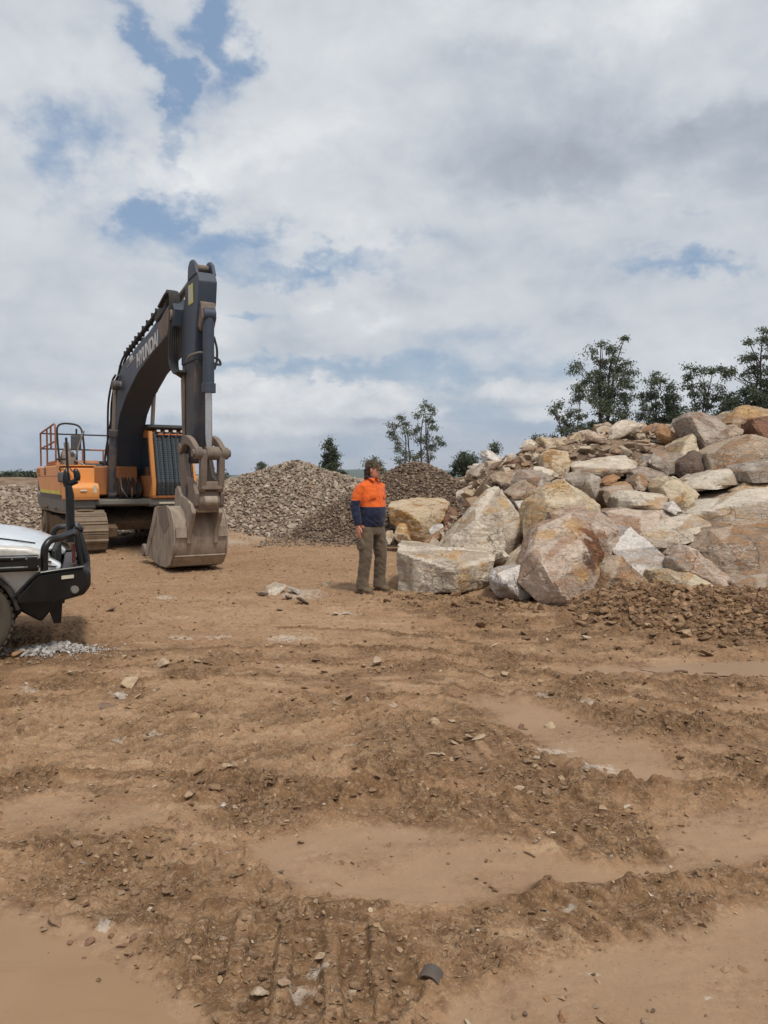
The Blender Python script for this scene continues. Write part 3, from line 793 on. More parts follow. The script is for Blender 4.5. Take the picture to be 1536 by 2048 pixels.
B('brown', 9.7, .8, [(1190, 1135, .2), (1205, 1122, .25), (1243, 1114, .3), (1260, 1137, .2), (1283, 1155, .15), (1298, 1166, .1), (1296, 1186, 0), (1273, 1192, 0), (1230, 1200, 0), (1182, 1200, 0), (1230, 1150, -.1)],
  'dull brown boulder low between the tall tilted boulder and the white slab', chips=2)
B('white', 10.15, .7, [(1261, 1051, .7), (1270, 1060, .7), (1290, 1076, .6), (1310, 1093, .45), (1347, 1128, .25), (1348, 1143, .15), (1322, 1158, 0), (1299, 1168, -.1), (1259, 1140, -.05),
   (1222, 1100, .15), (1232, 1078, .4), (1240, 1064, .6)], 'bright whitish grey slab leaning flat to the viewer in the middle of the pile', sub=6, shrink=.95, chips=1, amp=.7)
B('sand', 9.35, .8, [(1306, 1143, .4), (1328, 1141, .5), (1360, 1143, .5), (1389, 1148, .45), (1435, 1173, .2), (1479, 1209, -.1), (1484, 1224, -.25), (1426, 1226, -.4), (1380, 1215, -.2), (1338, 1192, 0), (1298, 1182, .2),
   (1335, 1147, .2), (1370, 1170, -.1), (1424, 1213, -.45)], 'long tan slab half buried in the dirt berm, sloping down to the right', sub=6, chips=1)
B('pink', 9.8, .6, [(1338, 1108, .5), (1351, 1081, .7), (1372, 1087, .7), (1397, 1099, .6), (1416, 1126, .45), (1470, 1167, .2), (1517, 1216, -.15), (1500, 1222, -.2), (1480, 1212, -.2),
   (1430, 1172, .1), (1379, 1149, .2), (1342, 1124, .3), (1380, 1100, .4), (1444, 1170, -.1)], 'long narrow boulder with a pink ridge slanting down beside the big grey-brown block', sub=6, chips=1)
B('grey', 9.9, .4, [(1344, 1118, .1), (1352, 1113, .15), (1370, 1118, .1), (1379, 1133, .05), (1379, 1147, 0), (1347, 1144, 0), (1358, 1128, -.05)],
  'small grey block wedged under the pink-ridged boulder', sub=4)
B('brown', 10.3, 1.6, [(1391, 1098, .3), (1421, 1060, .7), (1467, 1050, .8), (1536, 1046, .8), (1610, 1045, .8), (1640, 1100, .4), (1640, 1170, .1), (1536, 1165, -.1), (1500, 1175, -.1), (1472, 1170, 0), (1430, 1140, .1), (1450, 1085, .1)],
  'huge grey-brown block at the right edge with a broad plain face', sub=6, chips=1)
B('brown', 9.3, 1.0, [(1468, 1168, .3), (1505, 1152, .4), (1536, 1141, .5), (1600, 1138, .5), (1640, 1200, .1), (1600, 1240, -.2), (1540, 1235, -.2), (1508, 1216, -.1), (1490, 1195, .05), (1530, 1185, -.15)],
  'brown boulder stained orange at the bottom right edge, in front of the grey-brown block', stain=[(1545, 1175, -.1, .16)], chips=2)
# second row -------------------------------------------------------
B('pink', 11.4, 1.3, [(1212, 1024, .7), (1240, 1020, .7), (1261, 1010, .8), (1289, 1010, .8), (1327, 1017, .7), (1356, 1029, .6), (1350, 1041, .4), (1320, 1055, .1), (1283, 1067, -.2), (1270, 1085, -.1), (1235, 1080, 0), (1225, 1050, .2), (1280, 1035, .1)],
  'mottled pink and ochre slab with dark cracks, above the white slab', sub=6, stain=[(1345, 1036, .4, .10), (1310, 1055, .1, .07)], chips=1)
B('cream', 10.9, 1.0, [(1278, 1068, .3), (1310, 1055, .4), (1345, 1040, .6), (1385, 1030, .8), (1418, 1046, .7), (1423, 1060, .5), (1408, 1085, .2), (1370, 1092, -.1), (1340, 1092, -.2), (1317, 1100, -.2), (1300, 1090, 0), (1350, 1065, .0)],
  'pale slab with a rusty orange tip, just right of the white slab', stain=[(1412, 1062, .4, .09), (1392, 1068, .2, .07)], sub=6, chips=1)
B('cream', 11.8, 1.5, [(1367, 1024, .4), (1397, 1009, .6), (1440, 994, .8), (1482, 980, 1.0), (1536, 977, 1.0), (1620, 972, 1.0), (1640, 1045, .2), (1536, 1052, -.2), (1468, 1056, -.2), (1420, 1056, -.1), (1385, 1050, 0), (1420, 1020, 0), (1487, 1004, .1), (1560, 1000, .1)],
  'long low pale boulder with a white streak across it, reaching the right edge', sub=6, chips=1)
B('ochre', 12.7, .8, [(1472, 984, 0), (1493, 964, .4), (1536, 962, .4), (1600, 962, .4), (1620, 1000, 0), (1536, 1005, -.1), (1485, 1000, -.1), (1510, 975, .1)], 'rounded orange-tan boulder at the right edge above the long pale one')
B('cream', 13.2, 1.2, [(1378, 972, .2), (1400, 957, .5), (1423, 944, .7), (1479, 934, .8), (1489, 966, .3), (1450, 974, -.1), (1423, 982, -.2), (1397, 981, 0), (1450, 955, .2), (1380, 985, .1)],
  'flat-topped wedge of beige rock under the big tilted slabs on the right', chips=1)
B('grey', 12.9, 1.2, [(1493, 953, .1), (1498, 941, .1), (1507, 926, .5), (1536, 920, .6), (1590, 918, .6), (1610, 960, .1), (1540, 968, -.1), (1502, 966, -.1), (1515, 942, 0)],
  'blocky light grey boulder cut by the right edge of the view')
B('brown', 14.6, 1.5, [(1412, 906, .2), (1455, 881, .5), (1503, 868, .8), (1536, 887, .8), (1580, 900, .7), (1570, 912, .3), (1526, 910, 0), (1512, 926, -.1), (1497, 944, -.1), (1484, 938, -.1), (1424, 946, -.1), (1422, 925, 0), (1500, 882, .2), (1430, 905, 0)],
  'large brown slab with a straight pale top edge, second from the top on the right', sub=6, chips=1, amp=.8)
B('slate', 16.0, 1.1, [(1372, 834, .3), (1377, 822, .6), (1402, 820, .8), (1429, 832, .9), (1456, 850, .7), (1457, 880, .2), (1411, 910, -.3), (1403, 900, -.2), (1394, 883, 0), (1385, 858, .1), (1440, 865, 0), (1409, 883, -.4), (1382, 831, .2)],
  'big tilted grey slab standing highest on the pile, against the trees', sub=6, chips=0, amp=.7)
B('brown', 16.3, .6, [(1442, 861, 0), (1450, 850, .2), (1474, 849, .3), (1489, 861, .2), (1485, 873, 0), (1459, 880, -.1), (1452, 870, -.1)], 'small brown wedge between the highest tilted slab and the orange-brown boulders', sub=4)
B('brown', 17.3, 1.5, [(1460, 848, 0), (1474, 827, .3), (1483, 815, .5), (1508, 812, .6), (1536, 817, .6), (1600, 826, .6), (1620, 890, 0), (1536, 890, -.2), (1511, 871, -.2), (1487, 863, -.1), (1500, 835, 0)],
  'orange-brown boulder at the top right corner of the pile', och=[(1500, 830, .2, .9)])
B('plum', 16.5, 1.2, [(1504, 838, 0), (1536, 835, .3), (1600, 842, .3), (1620, 900, -.1), (1536, 892, -.2), (1521, 874, -.2), (1508, 855, -.1)], 'dark reddish boulder at the right edge just under the top corner')
B('dark', 14.8, 1.2, [(1356, 923, 0), (1376, 911, .3), (1388, 898, .4), (1402, 905, .3), (1417, 928, .2), (1424, 945, .1), (1400, 956, -.1), (1378, 970, -.2), (1370, 956, -.2), (1354, 946, 0), (1380, 930, -.2)],
  'darkest boulder of the pile, rounded, below the highest tilted slab', sub=5)
B('sand', 15.4, .9, [(1360, 905, .1), (1370, 882, .3), (1384, 868, .5), (1393, 888, .3), (1403, 908, .1), (1380, 916, -.1), (1364, 912, -.1)], 'crumbly sandy boulder just left of the foot of the highest tilted slab')
B('grey', 15.0, 1.0, [(1296, 925, .1), (1306, 905, .3), (1340, 906, .4), (1370, 908, .4), (1366, 924, .1), (1356, 944, -.1), (1337, 955, -.2), (1315, 941, -.1), (1330, 922, -.1)], 'mid grey boulder to the left of the darkest one')
B('sand', 12.6, 1.1, [(1320, 974, .2), (1335, 957, .4), (1348, 947, .5), (1374, 963, .4), (1402, 990, .1), (1388, 1010, -.1), (1368, 1026, -.2), (1337, 1010, -.1), (1330, 985, 0), (1372, 985, -.15)],
  'rounded beige boulder in the middle of the right slope with a dark hollow beneath', sub=5)
B('white', 11.9, .3, [(1334, 1021, 0), (1338, 1010, .1), (1345, 1002, .1), (1353, 1009, .1), (1367, 1024, 0), (1350, 1030, -.05)], 'little whitish pointed chip in front of the rounded beige boulder', sub=4, chips=0)
B('cream', 12.3, 1.0, [(1233, 996, .1), (1249, 982, .4), (1290, 986, .5), (1334, 989, .4), (1333, 1003, .1), (1327, 1020, -.1), (1280, 1018, -.1), (1236, 1024, 0), (1253, 985, .1), (1273, 1008, -.3)],
  'pale three-sided prism of rock lying above the mottled pink slab', chips=1)
B('brown', 13.1, .9, [(1206, 980, .1), (1222, 972, .3), (1265, 967, .4), (1273, 983, .2), (1245, 990, 0), (1236, 1018, -.2), (1218, 1021, -.2), (1208, 1002, -.1), (1222, 985, -.15)], 'dark brown upright block behind the pale prism')
B('brown', 13.4, .7, [(1269, 963, .1), (1277, 944, .3), (1294, 950, .3), (1299, 972, .1), (1290, 986, -.1), (1274, 982, -.1)], 'small knobbly tan boulder above the pale prism', sub=4)
B('slate', 13.8, .9, [(1263, 943, .2), (1284, 934, .4), (1326, 945, .4), (1337, 953, .2), (1318, 970, -.1), (1299, 966, -.1), (1280, 958, 0)], 'thin layered grey slab sloping under the mid grey boulder', sub=5)
B('rust', 13.8, .4, [(1202, 966, 0), (1215, 955, .1), (1228, 947, .2), (1245, 955, .1), (1230, 966, -.05), (1214, 976, -.05)], 'rust-red shard beside the smooth grey rounded boulder', sub=4)
B('rust', 13.6, .4, [(1218, 972, 0), (1230, 966, .1), (1252, 962, .1), (1262, 970, 0), (1240, 978, -.05)], 'flat rust-red flake lying on the dark brown block', sub=4)
B('cream', 14.7, 1.2, [(1141, 932, .1), (1160, 922, .4), (1193, 916, .6), (1248, 911, .6), (1264, 921, .4), (1276, 936, .1), (1242, 953, -.2), (1226, 950, -.2), (1204, 957, -.2), (1184, 948, -.2), (1149, 950, 0), (1233, 938, -.3), (1235, 926, .1)],
  'long beige boulder lying across the upper middle of the slope', sub=6, chips=1)
B('grey', 12.7, 1.0, [(1134, 960, .2), (1157, 945, .4), (1184, 942, .5), (1203, 956, .3), (1198, 985, 0), (1192, 1005, -.1), (1170, 990, -.1), (1148, 975, 0), (1175, 965, -.15)],
  'smooth grey rounded boulder with a black gap at its right side')
B('ochre', 14.8, .9, [(1086, 918, .1), (1089, 905, .2), (1095, 898, .4), (1135, 904, .5), (1143, 927, .3), (1136, 956, 0), (1115, 960, -.1), (1090, 948, -.1), (1105, 930, -.2), (1100, 903, .1)],
  'upright boulder with a yellow-ochre face high on the left part of the slope')
B('slate', 13.8, 1.0, [(1020, 965, 0), (1041, 937, .4), (1087, 939, .5), (1110, 958, .3), (1100, 972, 0), (1078, 979, -.1), (1050, 975, -.1), (1018, 987, -.1), (1060, 955, -.1)], 'grey-brown boulder full of pale specks, left part of the slope')
B('plum', 15.8, 1.0, [(994, 964, 0), (1010, 945, .1), (1029, 922, .3), (1048, 910, .5), (1064, 934, .3), (1040, 942, 0), (1021, 972, -.2), (1000, 972, -.1), (1040, 925, 0)], 'dull purple-brown boulder rising along the left crest')
B('brown', 12.6, .9, [(1015, 988, 0), (1032, 975, .2), (1051, 962, .4), (1078, 976, .3), (1072, 992, .1), (1059, 1006, -.1), (1028, 999, -.2), (1045, 985, -.2)], 'tan pyramid-shaped boulder between the cream pointed and the yellow-peaked boulders')
B('white', 12.3, .8, [(1024, 1000, .1), (1038, 994, .2), (1057, 1000, .1), (1062, 1020, 0), (1055, 1045, -.1), (1040, 1025, -.1)], 'pale chunk in the notch behind the large pointed cream boulder', sub=4)
B('dark', 13.9, .5, [(1003, 972, 0), (1012, 965, .1), (1020, 968, .1), (1018, 984, 0), (1008, 988, -.05)], 'small dark stone beside the speckled grey-brown boulder', sub=4)
B('grey', 13.7, .6, [(1071, 969, 0), (1085, 955, .1), (1094, 950, .2), (1108, 959, .1), (1092, 977, -.1), (1078, 980, -.1)], 'small bluish grey boulder at the foot of the ochre-faced one', sub=4)
# left cluster -----------------------------------------------------
B('ochre', 17.2, 1.6, [(776, 1014, .2), (781, 1004, 1.0), (830, 1000, 1.5), (885, 1000, 1.5), (897, 1009, 1.2), (884, 1044, .6), (860, 1056, .1), (855, 1082, .1), (830, 1090, .1), (815, 1068, .1), (781, 1045, .2), (838, 1044, -.1), (790, 1017, 0)],
  'big ochre boulder with a white-veined top and shaded underside, behind the man', sub=6, chips=1)
B('plum', 18.0, .9, [(881, 1036, 0), (886, 1016, .3), (894, 1012, .4), (916, 1017, .4), (938, 1022, .3), (920, 1040, 0), (890, 1054, -.1)], 'purple-brown boulder between the ochre boulder and the dark gravel heap')
B('ochre', 16.6, .5, [(786, 1074, 0), (799, 1046, .2), (812, 1048, .2), (826, 1088, 0), (802, 1089, -.1), (806, 1065, -.15)], 'small yellow wedge standing in front of the ochre boulder', sub=4, chips=0)
B('rust', 15.0, .5, [(842, 1086, -.1), (880, 1062, .1), (927, 1038, .5), (931, 1054, .4), (895, 1082, 0), (847, 1094, -.15), (890, 1070, -.1)], 'thin orange-brown plank of rock leaning by the large pointed boulder', chips=0)
B('white', 16.2, .5, [(858, 1060, 0), (868, 1052, .1), (886, 1048, .2), (888, 1058, .1), (860, 1075, -.05)], 'little white slab tucked under the ochre boulder', sub=4)
B('cream', 14.6, .35, [(858, 1089, 0), (866, 1073, .1), (881, 1084, .1), (882, 1096, 0), (864, 1098, 0)], 'little cream wedge on top of the flat boulder\'s back edge', sub=4, chips=0)
B('cream', 16.8, .5, [(766, 1072, 0), (774, 1062, .1), (785, 1061, .1), (790, 1080, 0), (780, 1090, -.05), (768, 1086, -.05)], 'pale stone at the man\'s side, left of the yellow wedge', sub=4)
# ledge blocks on the crest ----------------------------------------
LG = 'blocks along the crest of the bank'
B('white', 25.5, 1.0, [(1190, 883, 0), (1215, 874, .3), (1246, 870, .3), (1245, 884, 0), (1222, 893, -.2), (1193, 895, -.1)], 'longest white block on the crest, under the biggest tree', sub=4, group=LG)
B('cream', 24.5, .8, [(1334, 857, 0), (1345, 856, .2), (1365, 863, .2), (1363, 876, 0), (1346, 875, -.1)], 'white block tipped on the crest left of the highest tilted slab', sub=4, group=LG)
B('cream', 25.5, .8, [(1275, 873, 0), (1285, 869, .2), (1296, 874, .2), (1296, 886, 0), (1276, 886, -.1)], 'squarish cream block in the middle of the crest', sub=4, group=LG)
B('brown', 25.0, .9, [(1306, 870, 0), (1320, 865, .3), (1343, 878, .2), (1338, 892, -.1), (1312, 892, -.1)], 'brown block on the crest between two white ones', sub=4, group=LG)
B('grey', 24.0, .6, [(1298, 890, 0), (1306, 885, .1), (1315, 891, .1), (1312, 901, 0), (1301, 902, 0)], 'round grey stone below the brown crest block', sub=4, group=LG)
B('cream', 28.0, 1.0, [(981, 928, 0), (984, 925, .3), (1000, 924, .3), (1001, 942, 0), (982, 946, -.1)], 'beige ledge block beside the dry grass tuft', sub=4, group=LG)
B('white', 27.8, 1.0, [(1000, 926, 0), (1003, 923, .3), (1028, 922, .3), (1024, 940, 0), (1000, 941, -.1)], 'white ledge block right of the beige one', sub=4, group=LG)
B('sand', 28.5, .9, [(934, 950, 0), (936, 940, .2), (953, 939, .2), (953, 953, 0)], 'tan block at the left end of the crest by the round bush', sub=4, group=LG)
B('sand', 22.0, 1.0, [(1100, 886, 0), (1115, 882, .2), (1140, 890, .2), (1145, 905, 0), (1112, 905, -.1)], 'rounded tan block above the ochre-faced boulder', sub=4, group=LG)
B('brown', 21.0, 1.0, [(1170, 905, 0), (1185, 892, .2), (1215, 890, .3), (1222, 905, .1), (1200, 915, -.1)], 'brown block over the long beige boulder', sub=4, group=LG)
B('sand', 20.0, .8, [(1265, 925, 0), (1275, 913, .1), (1290, 915, .2), (1296, 932, 0), (1276, 938, -.1)], 'knobbly tan stone between the long beige boulder and the mid grey one', sub=4, group=LG)

# ------------------------------------------------------------------ smaller countable rubble, copies of a few blocks
rng = random.Random(5)
PROTO = {}
for ki, kind in enumerate(['cream', 'sand', 'brown', 'pink', 'grey', 'white', 'rust', 'dark', 'plum', 'clod', 'wetclod']):
    for v in range(2):
        pts = [Vector((rng.gauss(0, 1), rng.gauss(0, .8), rng.gauss(0, .6))).normalized() * rng.uniform(.8, 1.15) for _ in range(13)]
        pts = [Vector((p.x, p.y * .85, p.z * .72)) for p in pts]
        PROTO[(kind, v)] = rock_mesh('rock', pts, 3, kind, 50 + ki * 3 + v, p=90, amp=1.2)[0]


RM_MID = {k: mat_rock(k, .016) for k in ('cream', 'sand', 'brown', 'pink', 'grey', 'white', 'rust', 'dark', 'plum', 'clod', 'wetclod')}
RM_FINE = {k: mat_rock(k, .0016, .45 if k in ('cream', 'sand', 'grey', 'pink', 'brown') else .25) for k in RM_MID}
PROTO_F = {}
for (k_, v_), me_ in PROTO.items():
    me_.materials[0] = RM_MID[k_]; mf_ = me_.copy(); mf_.materials[0] = RM_FINE[k_]; PROTO_F[(k_, v_)] = mf_


def rock_at(x, y, s, kind, label, group, name='rock', sink=.35, z=None, flat=1.0):
    me = (PROTO_F if s < .09 else PROTO)[(kind, rng.randrange(2))]
    o = bpy.data.objects.new(name, me); COL.objects.link(o)
    z = float(base_h(x, y)) if z is None else z
    o.location = (x, y, z + s * .7 * flat * (1 - sink))
    o.rotation_euler = (rng.uniform(-.5, .5), rng.uniform(-.5, .5), rng.uniform(0, 6.28))
    o.scale = (s * rng.uniform(.8, 1.2), s * rng.uniform(.8, 1.2), s * rng.uniform(.75, 1.05) * flat)
    return tag(o, label, 'rock' if name == 'rock' else name, group)


CW = {'cream': 'cream', 'sand': 'tan', 'brown': 'brown', 'pink': 'pinkish', 'grey': 'grey', 'white': 'whitish', 'rust': 'rust-red', 'dark': 'dark', 'plum': 'purple-brown', 'clod': 'brown', 'wetclod': 'dark brown'}


def wher(px, tbl):
    for lim, w in tbl:
        if px < lim: return w
    return tbl[-1][1]


WH = {
    'A': [(920, 'beside the round bush tree'), (955, 'under the tan crest block'), (1000, 'under the dry grass tuft'), (1030, 'under the white ledge block'), (9999, 'left of the ochre-faced boulder')],
    'B': [(1130, 'below the scrubby tree'), (1190, 'left of the long white crest block'), (1250, 'below the tallest tree'), (1310, 'below the slender pointed tree'), (1350, 'below the dark bushy tree'), (9999, 'left of the highest tilted slab')],
    'C': [(1100, 'behind the large pointed cream boulder'), (1200, 'behind the tall tilted boulder'), (1300, 'above the bright whitish slab'), (1400, 'near the rounded beige boulder'), (9999, 'near the right edge')],
    'D': [(1470, 'just right of the highest tilted slab'), (9999, 'near the top right corner of the pile')],
}


def spread(n, pxr, yr, sr, kinds, label, group, power=1.0, cond=None, sink=.35):
    k = 0; tries = 0; placed = []
    while k < n and tries < n * 40:
        tries += 1
        Y = yr[0] + (yr[1] - yr[0]) * rng.random() ** power; px = rng.uniform(*pxr); x = (px - 768) / FPX * Y
        z = float(base_h(x, Y))
        if z < .12 or (cond and not cond(px, Y)): continue
        s = rng.uniform(*sr) * (.6 + .7 * rng.random())
        if any((x - a) ** 2 + (Y - b) ** 2 < (.75 * (s + c)) ** 2 for a, b, c in placed): continue
        placed.append((x, Y, s)); kd = rng.choice(kinds); sw = 'larger' if s > .55 * (sr[0] + sr[1]) else 'small'
        rock_at(x, Y, s, kd, sw + ' ' + CW[kd] + ' rock ' + label[1] + ' ' + wher(px, WH[label[0]]), group, sink=sink, z=z); k += 1


spread(95, (870, 1060), (17.5, 31), (.16, .34), ['cream', 'sand', 'cream', 'white', 'brown', 'grey'], ('A', 'in the rubble left of the crest'), 'rubble left of the crest')
spread(110, (1050, 1400), (17.0, 29), (.16, .42), ['cream', 'sand', 'brown', 'cream', 'rust', 'pink', 'grey'], ('B', 'in the upper rubble slope'), 'rubble below the trees')
spread(60, (1000, 1560), (10.8, 16), (.14, .30), ['brown', 'pink', 'rust', 'dark', 'grey', 'cream'], ('C', 'wedged between big boulders'), 'rocks filling the gaps of the pile')
spread(30, (1400, 1600), (15.5, 24), (.25, .55), ['brown', 'rust', 'sand', 'pink'], ('D', 'on the upper right slope'), 'rocks of the upper right slope')


for x_, y_q, s_q, k_q, w_q in ((6.6, 11.2, .85, 'cream', 'first'), (7.9, 12.6, 1.0, 'brown', 'second'), (7.4, 10.4, .6, 'sand', 'lowest'), (9.2, 11.6, .8, 'pink', 'furthest'), (8.9, 14.6, 1.1, 'sand', 'upper'), (10.6, 13.6, .9, 'brown', 'last')):
    rock_at(x_, y_q, s_q, k_q, w_q + ' ' + CW[k_q] + ' block of the pile beyond the right edge of the view', 'blocks past the right edge')


# ------------------------------------------------------------------ loose stones: one mesh per heap (nobody could count them)
def hull_template(n, rnd, fx=1, fy=.8, fz=.6):
    bm = bmesh.new()
    for _ in range(n):
        v = Vector((rnd.gauss(0, 1), rnd.gauss(0, 1), rnd.gauss(0, 1))).normalized() * rnd.uniform(.85, 1.1)
        bm.verts.new((v.x * fx, v.y * fy, v.z * fz))
    bmesh.ops.convex_hull(bm, input=bm.verts)
    bmesh.ops.delete(bm, geom=[v for v in bm.verts if not v.link_faces], context='VERTS')
    bmesh.ops.recalc_face_normals(bm, faces=bm.faces)
    bmesh.ops.triangulate(bm, faces=bm.faces)
    bm.verts.index_update()
    v = np.array([p.co[:] for p in bm.verts]); f = np.array([[q.index for q in fa.verts] for fa in bm.faces]); bm.free()
    return v, f


_r = random.Random(3)
TPL = [hull_template(14, _r) for _ in range(10)]
TPLS = [hull_template(9, _r, 1, .75, .55) for _ in range(8)]


def stones(name, X, Y, Zc, Sz, mat, seed, tpl=TPL, tilt=.6, flat=1.0, **tags):
    rs = np.random.RandomState(seed); n = len(X)
    V = []; F = []; T = []; off = 0
    which = rs.randint(0, len(tpl), n)
    for k in range(len(tpl)):
        ids = np.where(which == k)[0]
        if not len(ids): continue
        v, f = tpl[k]; m = len(ids)
        rz = rs.uniform(0, 6.283, m); rx = rs.normal(0, tilt, m); ry = rs.normal(0, tilt, m)
        sc = Sz[ids][:, None] * rs.uniform(.7, 1.3, (m, 3)); sc[:, 2] *= flat
        p = v[None] * sc[:, None, :]
        c, s = np.cos(rx)[:, None], np.sin(rx)[:, None]
        y = p[..., 1] * c - p[..., 2] * s; z = p[..., 1] * s + p[..., 2] * c; x = p[..., 0]
        c, s = np.cos(ry)[:, None], np.sin(ry)[:, None]
        x, z = x * c + z * s, -x * s + z * c
        c, s = np.cos(rz)[:, None], np.sin(rz)[:, None]
        x, y = x * c - y * s, x * s + y * c
        q = np.stack([x + X[ids][:, None], y + Y[ids][:, None], z + Zc[ids][:, None]], -1)
        V.append(q.reshape(-1, 3)); F.append((f[None] + (np.arange(m) * len(v))[:, None, None] + off).reshape(-1, 3)); off += m * len(v)
        T.append(np.repeat(rs.rand(m), len(v)))
    me = mesh_np(name, np.concatenate(V), np.concatenate(F).ravel(), 3, mat, False, {'tint': np.concatenate(T)})
    return tag(link(name, me), **tags)


def mat_stones(name, cols, rough=.9, bd=.0015):
    m, g = new_mat(name)
    t = g.attr('tint').outputs['Fac']; P = g.node('ShaderNodeTexCoord').outputs['Object']
    rp = g.node('ShaderNodeValToRGB', {0: t}); cr = rp.color_ramp
    cr.elements[0].color = (*srgb(*cols[0]), 1); cr.elements[1].color = (*srgb(*cols[-1]), 1)
    for i, c in enumerate(cols[1:-1]):
        e = cr.elements.new((i + 1) / (len(cols) - 1)); e.color = (*srgb(*c), 1)
    n = g.noise(P, 30, 5, .65)
    c = g.mix(g.m('MULTIPLY', g.ss(n, .5, .7), .5), rp.outputs[0], srgb(176, 158, 136))
    c = g.mix(g.m('MULTIPLY', g.ss(n, .45, .3), .5), c, srgb(92, 74, 60))
    return finish(m, g, c, rough, bump(g, n, .5, bd), Specular_IOR_Level=.25)


M_COB = mat_stones('cobbles', [(112, 96, 82), (132, 114, 98), (150, 134, 116), (166, 150, 132), (138, 116, 98), (178, 166, 150), (126, 112, 100)])
M_COBD = mat_stones('dark gravel', [(84, 68, 58), (104, 86, 72), (126, 106, 88), (92, 76, 66), (146, 128, 108), (112, 92, 78)])
M_CRUMB = mat_stones('soil crumbs', [(104, 78, 55), (124, 96, 69), (136, 107, 78), (112, 85, 60), (162, 134, 104), (128, 99, 71)])
M_BERM = mat_stones('berm earth', [(92, 68, 48), (112, 84, 60), (128, 98, 70), (100, 76, 54), (150, 120, 90), (120, 92, 66)])
M_RUB = mat_stones('rubble', [(132, 112, 92), (164, 146, 124), (186, 172, 152), (142, 114, 88), (124, 106, 92), (176, 156, 128)])
M_WHITE = mat_stones('white gravel', [(140, 132, 124), (168, 162, 156), (186, 182, 178), (150, 142, 134), (176, 170, 162)])


def heap_fn(cones):
    def f(x, y):
        z = np.zeros_like(x)
        for cx_, cy_, h, sl in cones:
            d = np.hypot(x - cx_, y - cy_)
            q = h - sl * (np.sqrt(d * d + .18) - .42)
            z = np.logaddexp(z * 7, q * 7) / 7
        return z + .05 * fbm(x * 1.3, y * 1.3, 3, 21) - .1
    return f


def heap(name, cones, step, size, mat, seed, label, basecol, hm=1.0):
    f = heap_fn(cones)
    x0 = min(c[0] - c[2] / c[3] for c in cones) - .5; x1 = max(c[0] + c[2] / c[3] for c in cones) + .5
    y0 = min(c[1] - c[2] / c[3] for c in cones) - .5; y1 = max(c[1] + c[2] / c[3] for c in cones) + .5
    gx, gy = np.meshgrid(np.arange(x0, x1, .14), np.arange(y0, y1, .14))
    bz = base_h(gx, gy); hz_ = f(gx, gy)
    zz = np.maximum(hz_, bz - .2)
    # stones
    rs = np.random.RandomState(seed)
    sx, sy = np.meshgrid(np.arange(x0, x1, step), np.arange(y0, y1, step))
    sx = sx.ravel() + rs.uniform(-.6, .6, sx.size) * step; sy = sy.ravel() + rs.uniform(-.6, .6, sy.size) * step
    h = f(sx, sy); b = base_h(sx, sy)
    ok = (h > b - .03) | ((h > b - .16) & (rs.rand(len(h)) < .35))
    # the side facing away from the yard is not seen: keep it thinner
    cyb = np.mean([c[1] for c in cones])
    ok &= (sy < cyb + 1.6) | (rs.rand(len(h)) < .35)
    sx, sy, h, b = sx[ok], sy[ok], np.maximum(h, b)[ok], b[ok]
    sz = size * (.55 + .9 * rs.rand(len(sx)) ** 1.7)
    o = stones(name, sx, sy, h + sz * .12, sz, mat, seed + 1, label=label, cat='gravel heap', kind='stuff')
    v = np.stack([gx, gy, zz - .02], -1).reshape(-1, 3); I = np.arange(gx.size).reshape(gx.shape)
    q = np.stack([I[:-1, :-1], I[:-1, 1:], I[1:, 1:], I[1:, :-1]], -1).reshape(-1, 4)
    # join the core into the same object
    bm = bmesh.new(); bm.from_mesh(o.data)
    tint = bm.verts.layers.float.get('tint')
    base = [bm.verts.new(p) for p in v]
    for vv in base: vv[tint] = .0
    for a in q: bm.faces.new([base[i] for i in a])
    bm.to_mesh(o.data); bm.free()
    return o


heap('gravel_heap', [(-2.9, 25.2, 2.22, .52), (-4.2, 24.6, 1.78, .5), (-1.5, 25.0, 1.72, .5), (-.2, 24.6, 1.5, .5), (-2.2, 23.6, 1.15, .5)], .088, .072, M_COB, 5,
     'broad heap of pale brown cobbles between the excavator and the man', None)
heap('gravel_heap', [(.88, 21.8, 2.12, .62), (2.1, 22.2, 1.25, .6), (.2, 21.6, 1.45, .6)], .070, .052, M_COBD, 6,
     'steep heap of darker fine gravel rising behind the man and the ochre boulder', None)
heap('gravel_heap', [(-10.4, 27.2, 1.72, .4), (-12.6, 26.4, 1.4, .4), (-15, 26, 1.2, .4), (-8.6, 26.4, 1.1, .4)], .100, .082, M_COB, 7,
     'low heap of brown cobbles at the left edge behind the excavator', None)


def scatter(n, cond, size, mat, seed, name, tpl=TPLS, yr=(1.6, 34), flat=1.0, sink=.25, smax=.67, power=1.0, **tags):
    """stones on the built ground, denser near the viewer"""
    rs = np.random.RandomState(seed)
    Y = yr[0] * (yr[1] / yr[0]) ** (rs.rand(n) ** power); s = rs.uniform(-smax, smax, n); X = (Y + 2.4) * s
    w = cond(X, Y); k = rs.rand(n) < w
    X, Y = X[k], Y[k]
    sz = size[0] * (size[1] / size[0]) ** (rs.rand(len(X)) ** 3.0)
    sz = sz * np.clip(.55 + Y / 11, .6, 1.5)
    Zc = gz_at(X, Y) + sz * .5 * flat * (1 - 2 * sink)
    return stones(name, X, Y, Zc, sz, mat, seed + 1, tpl=tpl, tilt=.35, flat=flat, **tags)


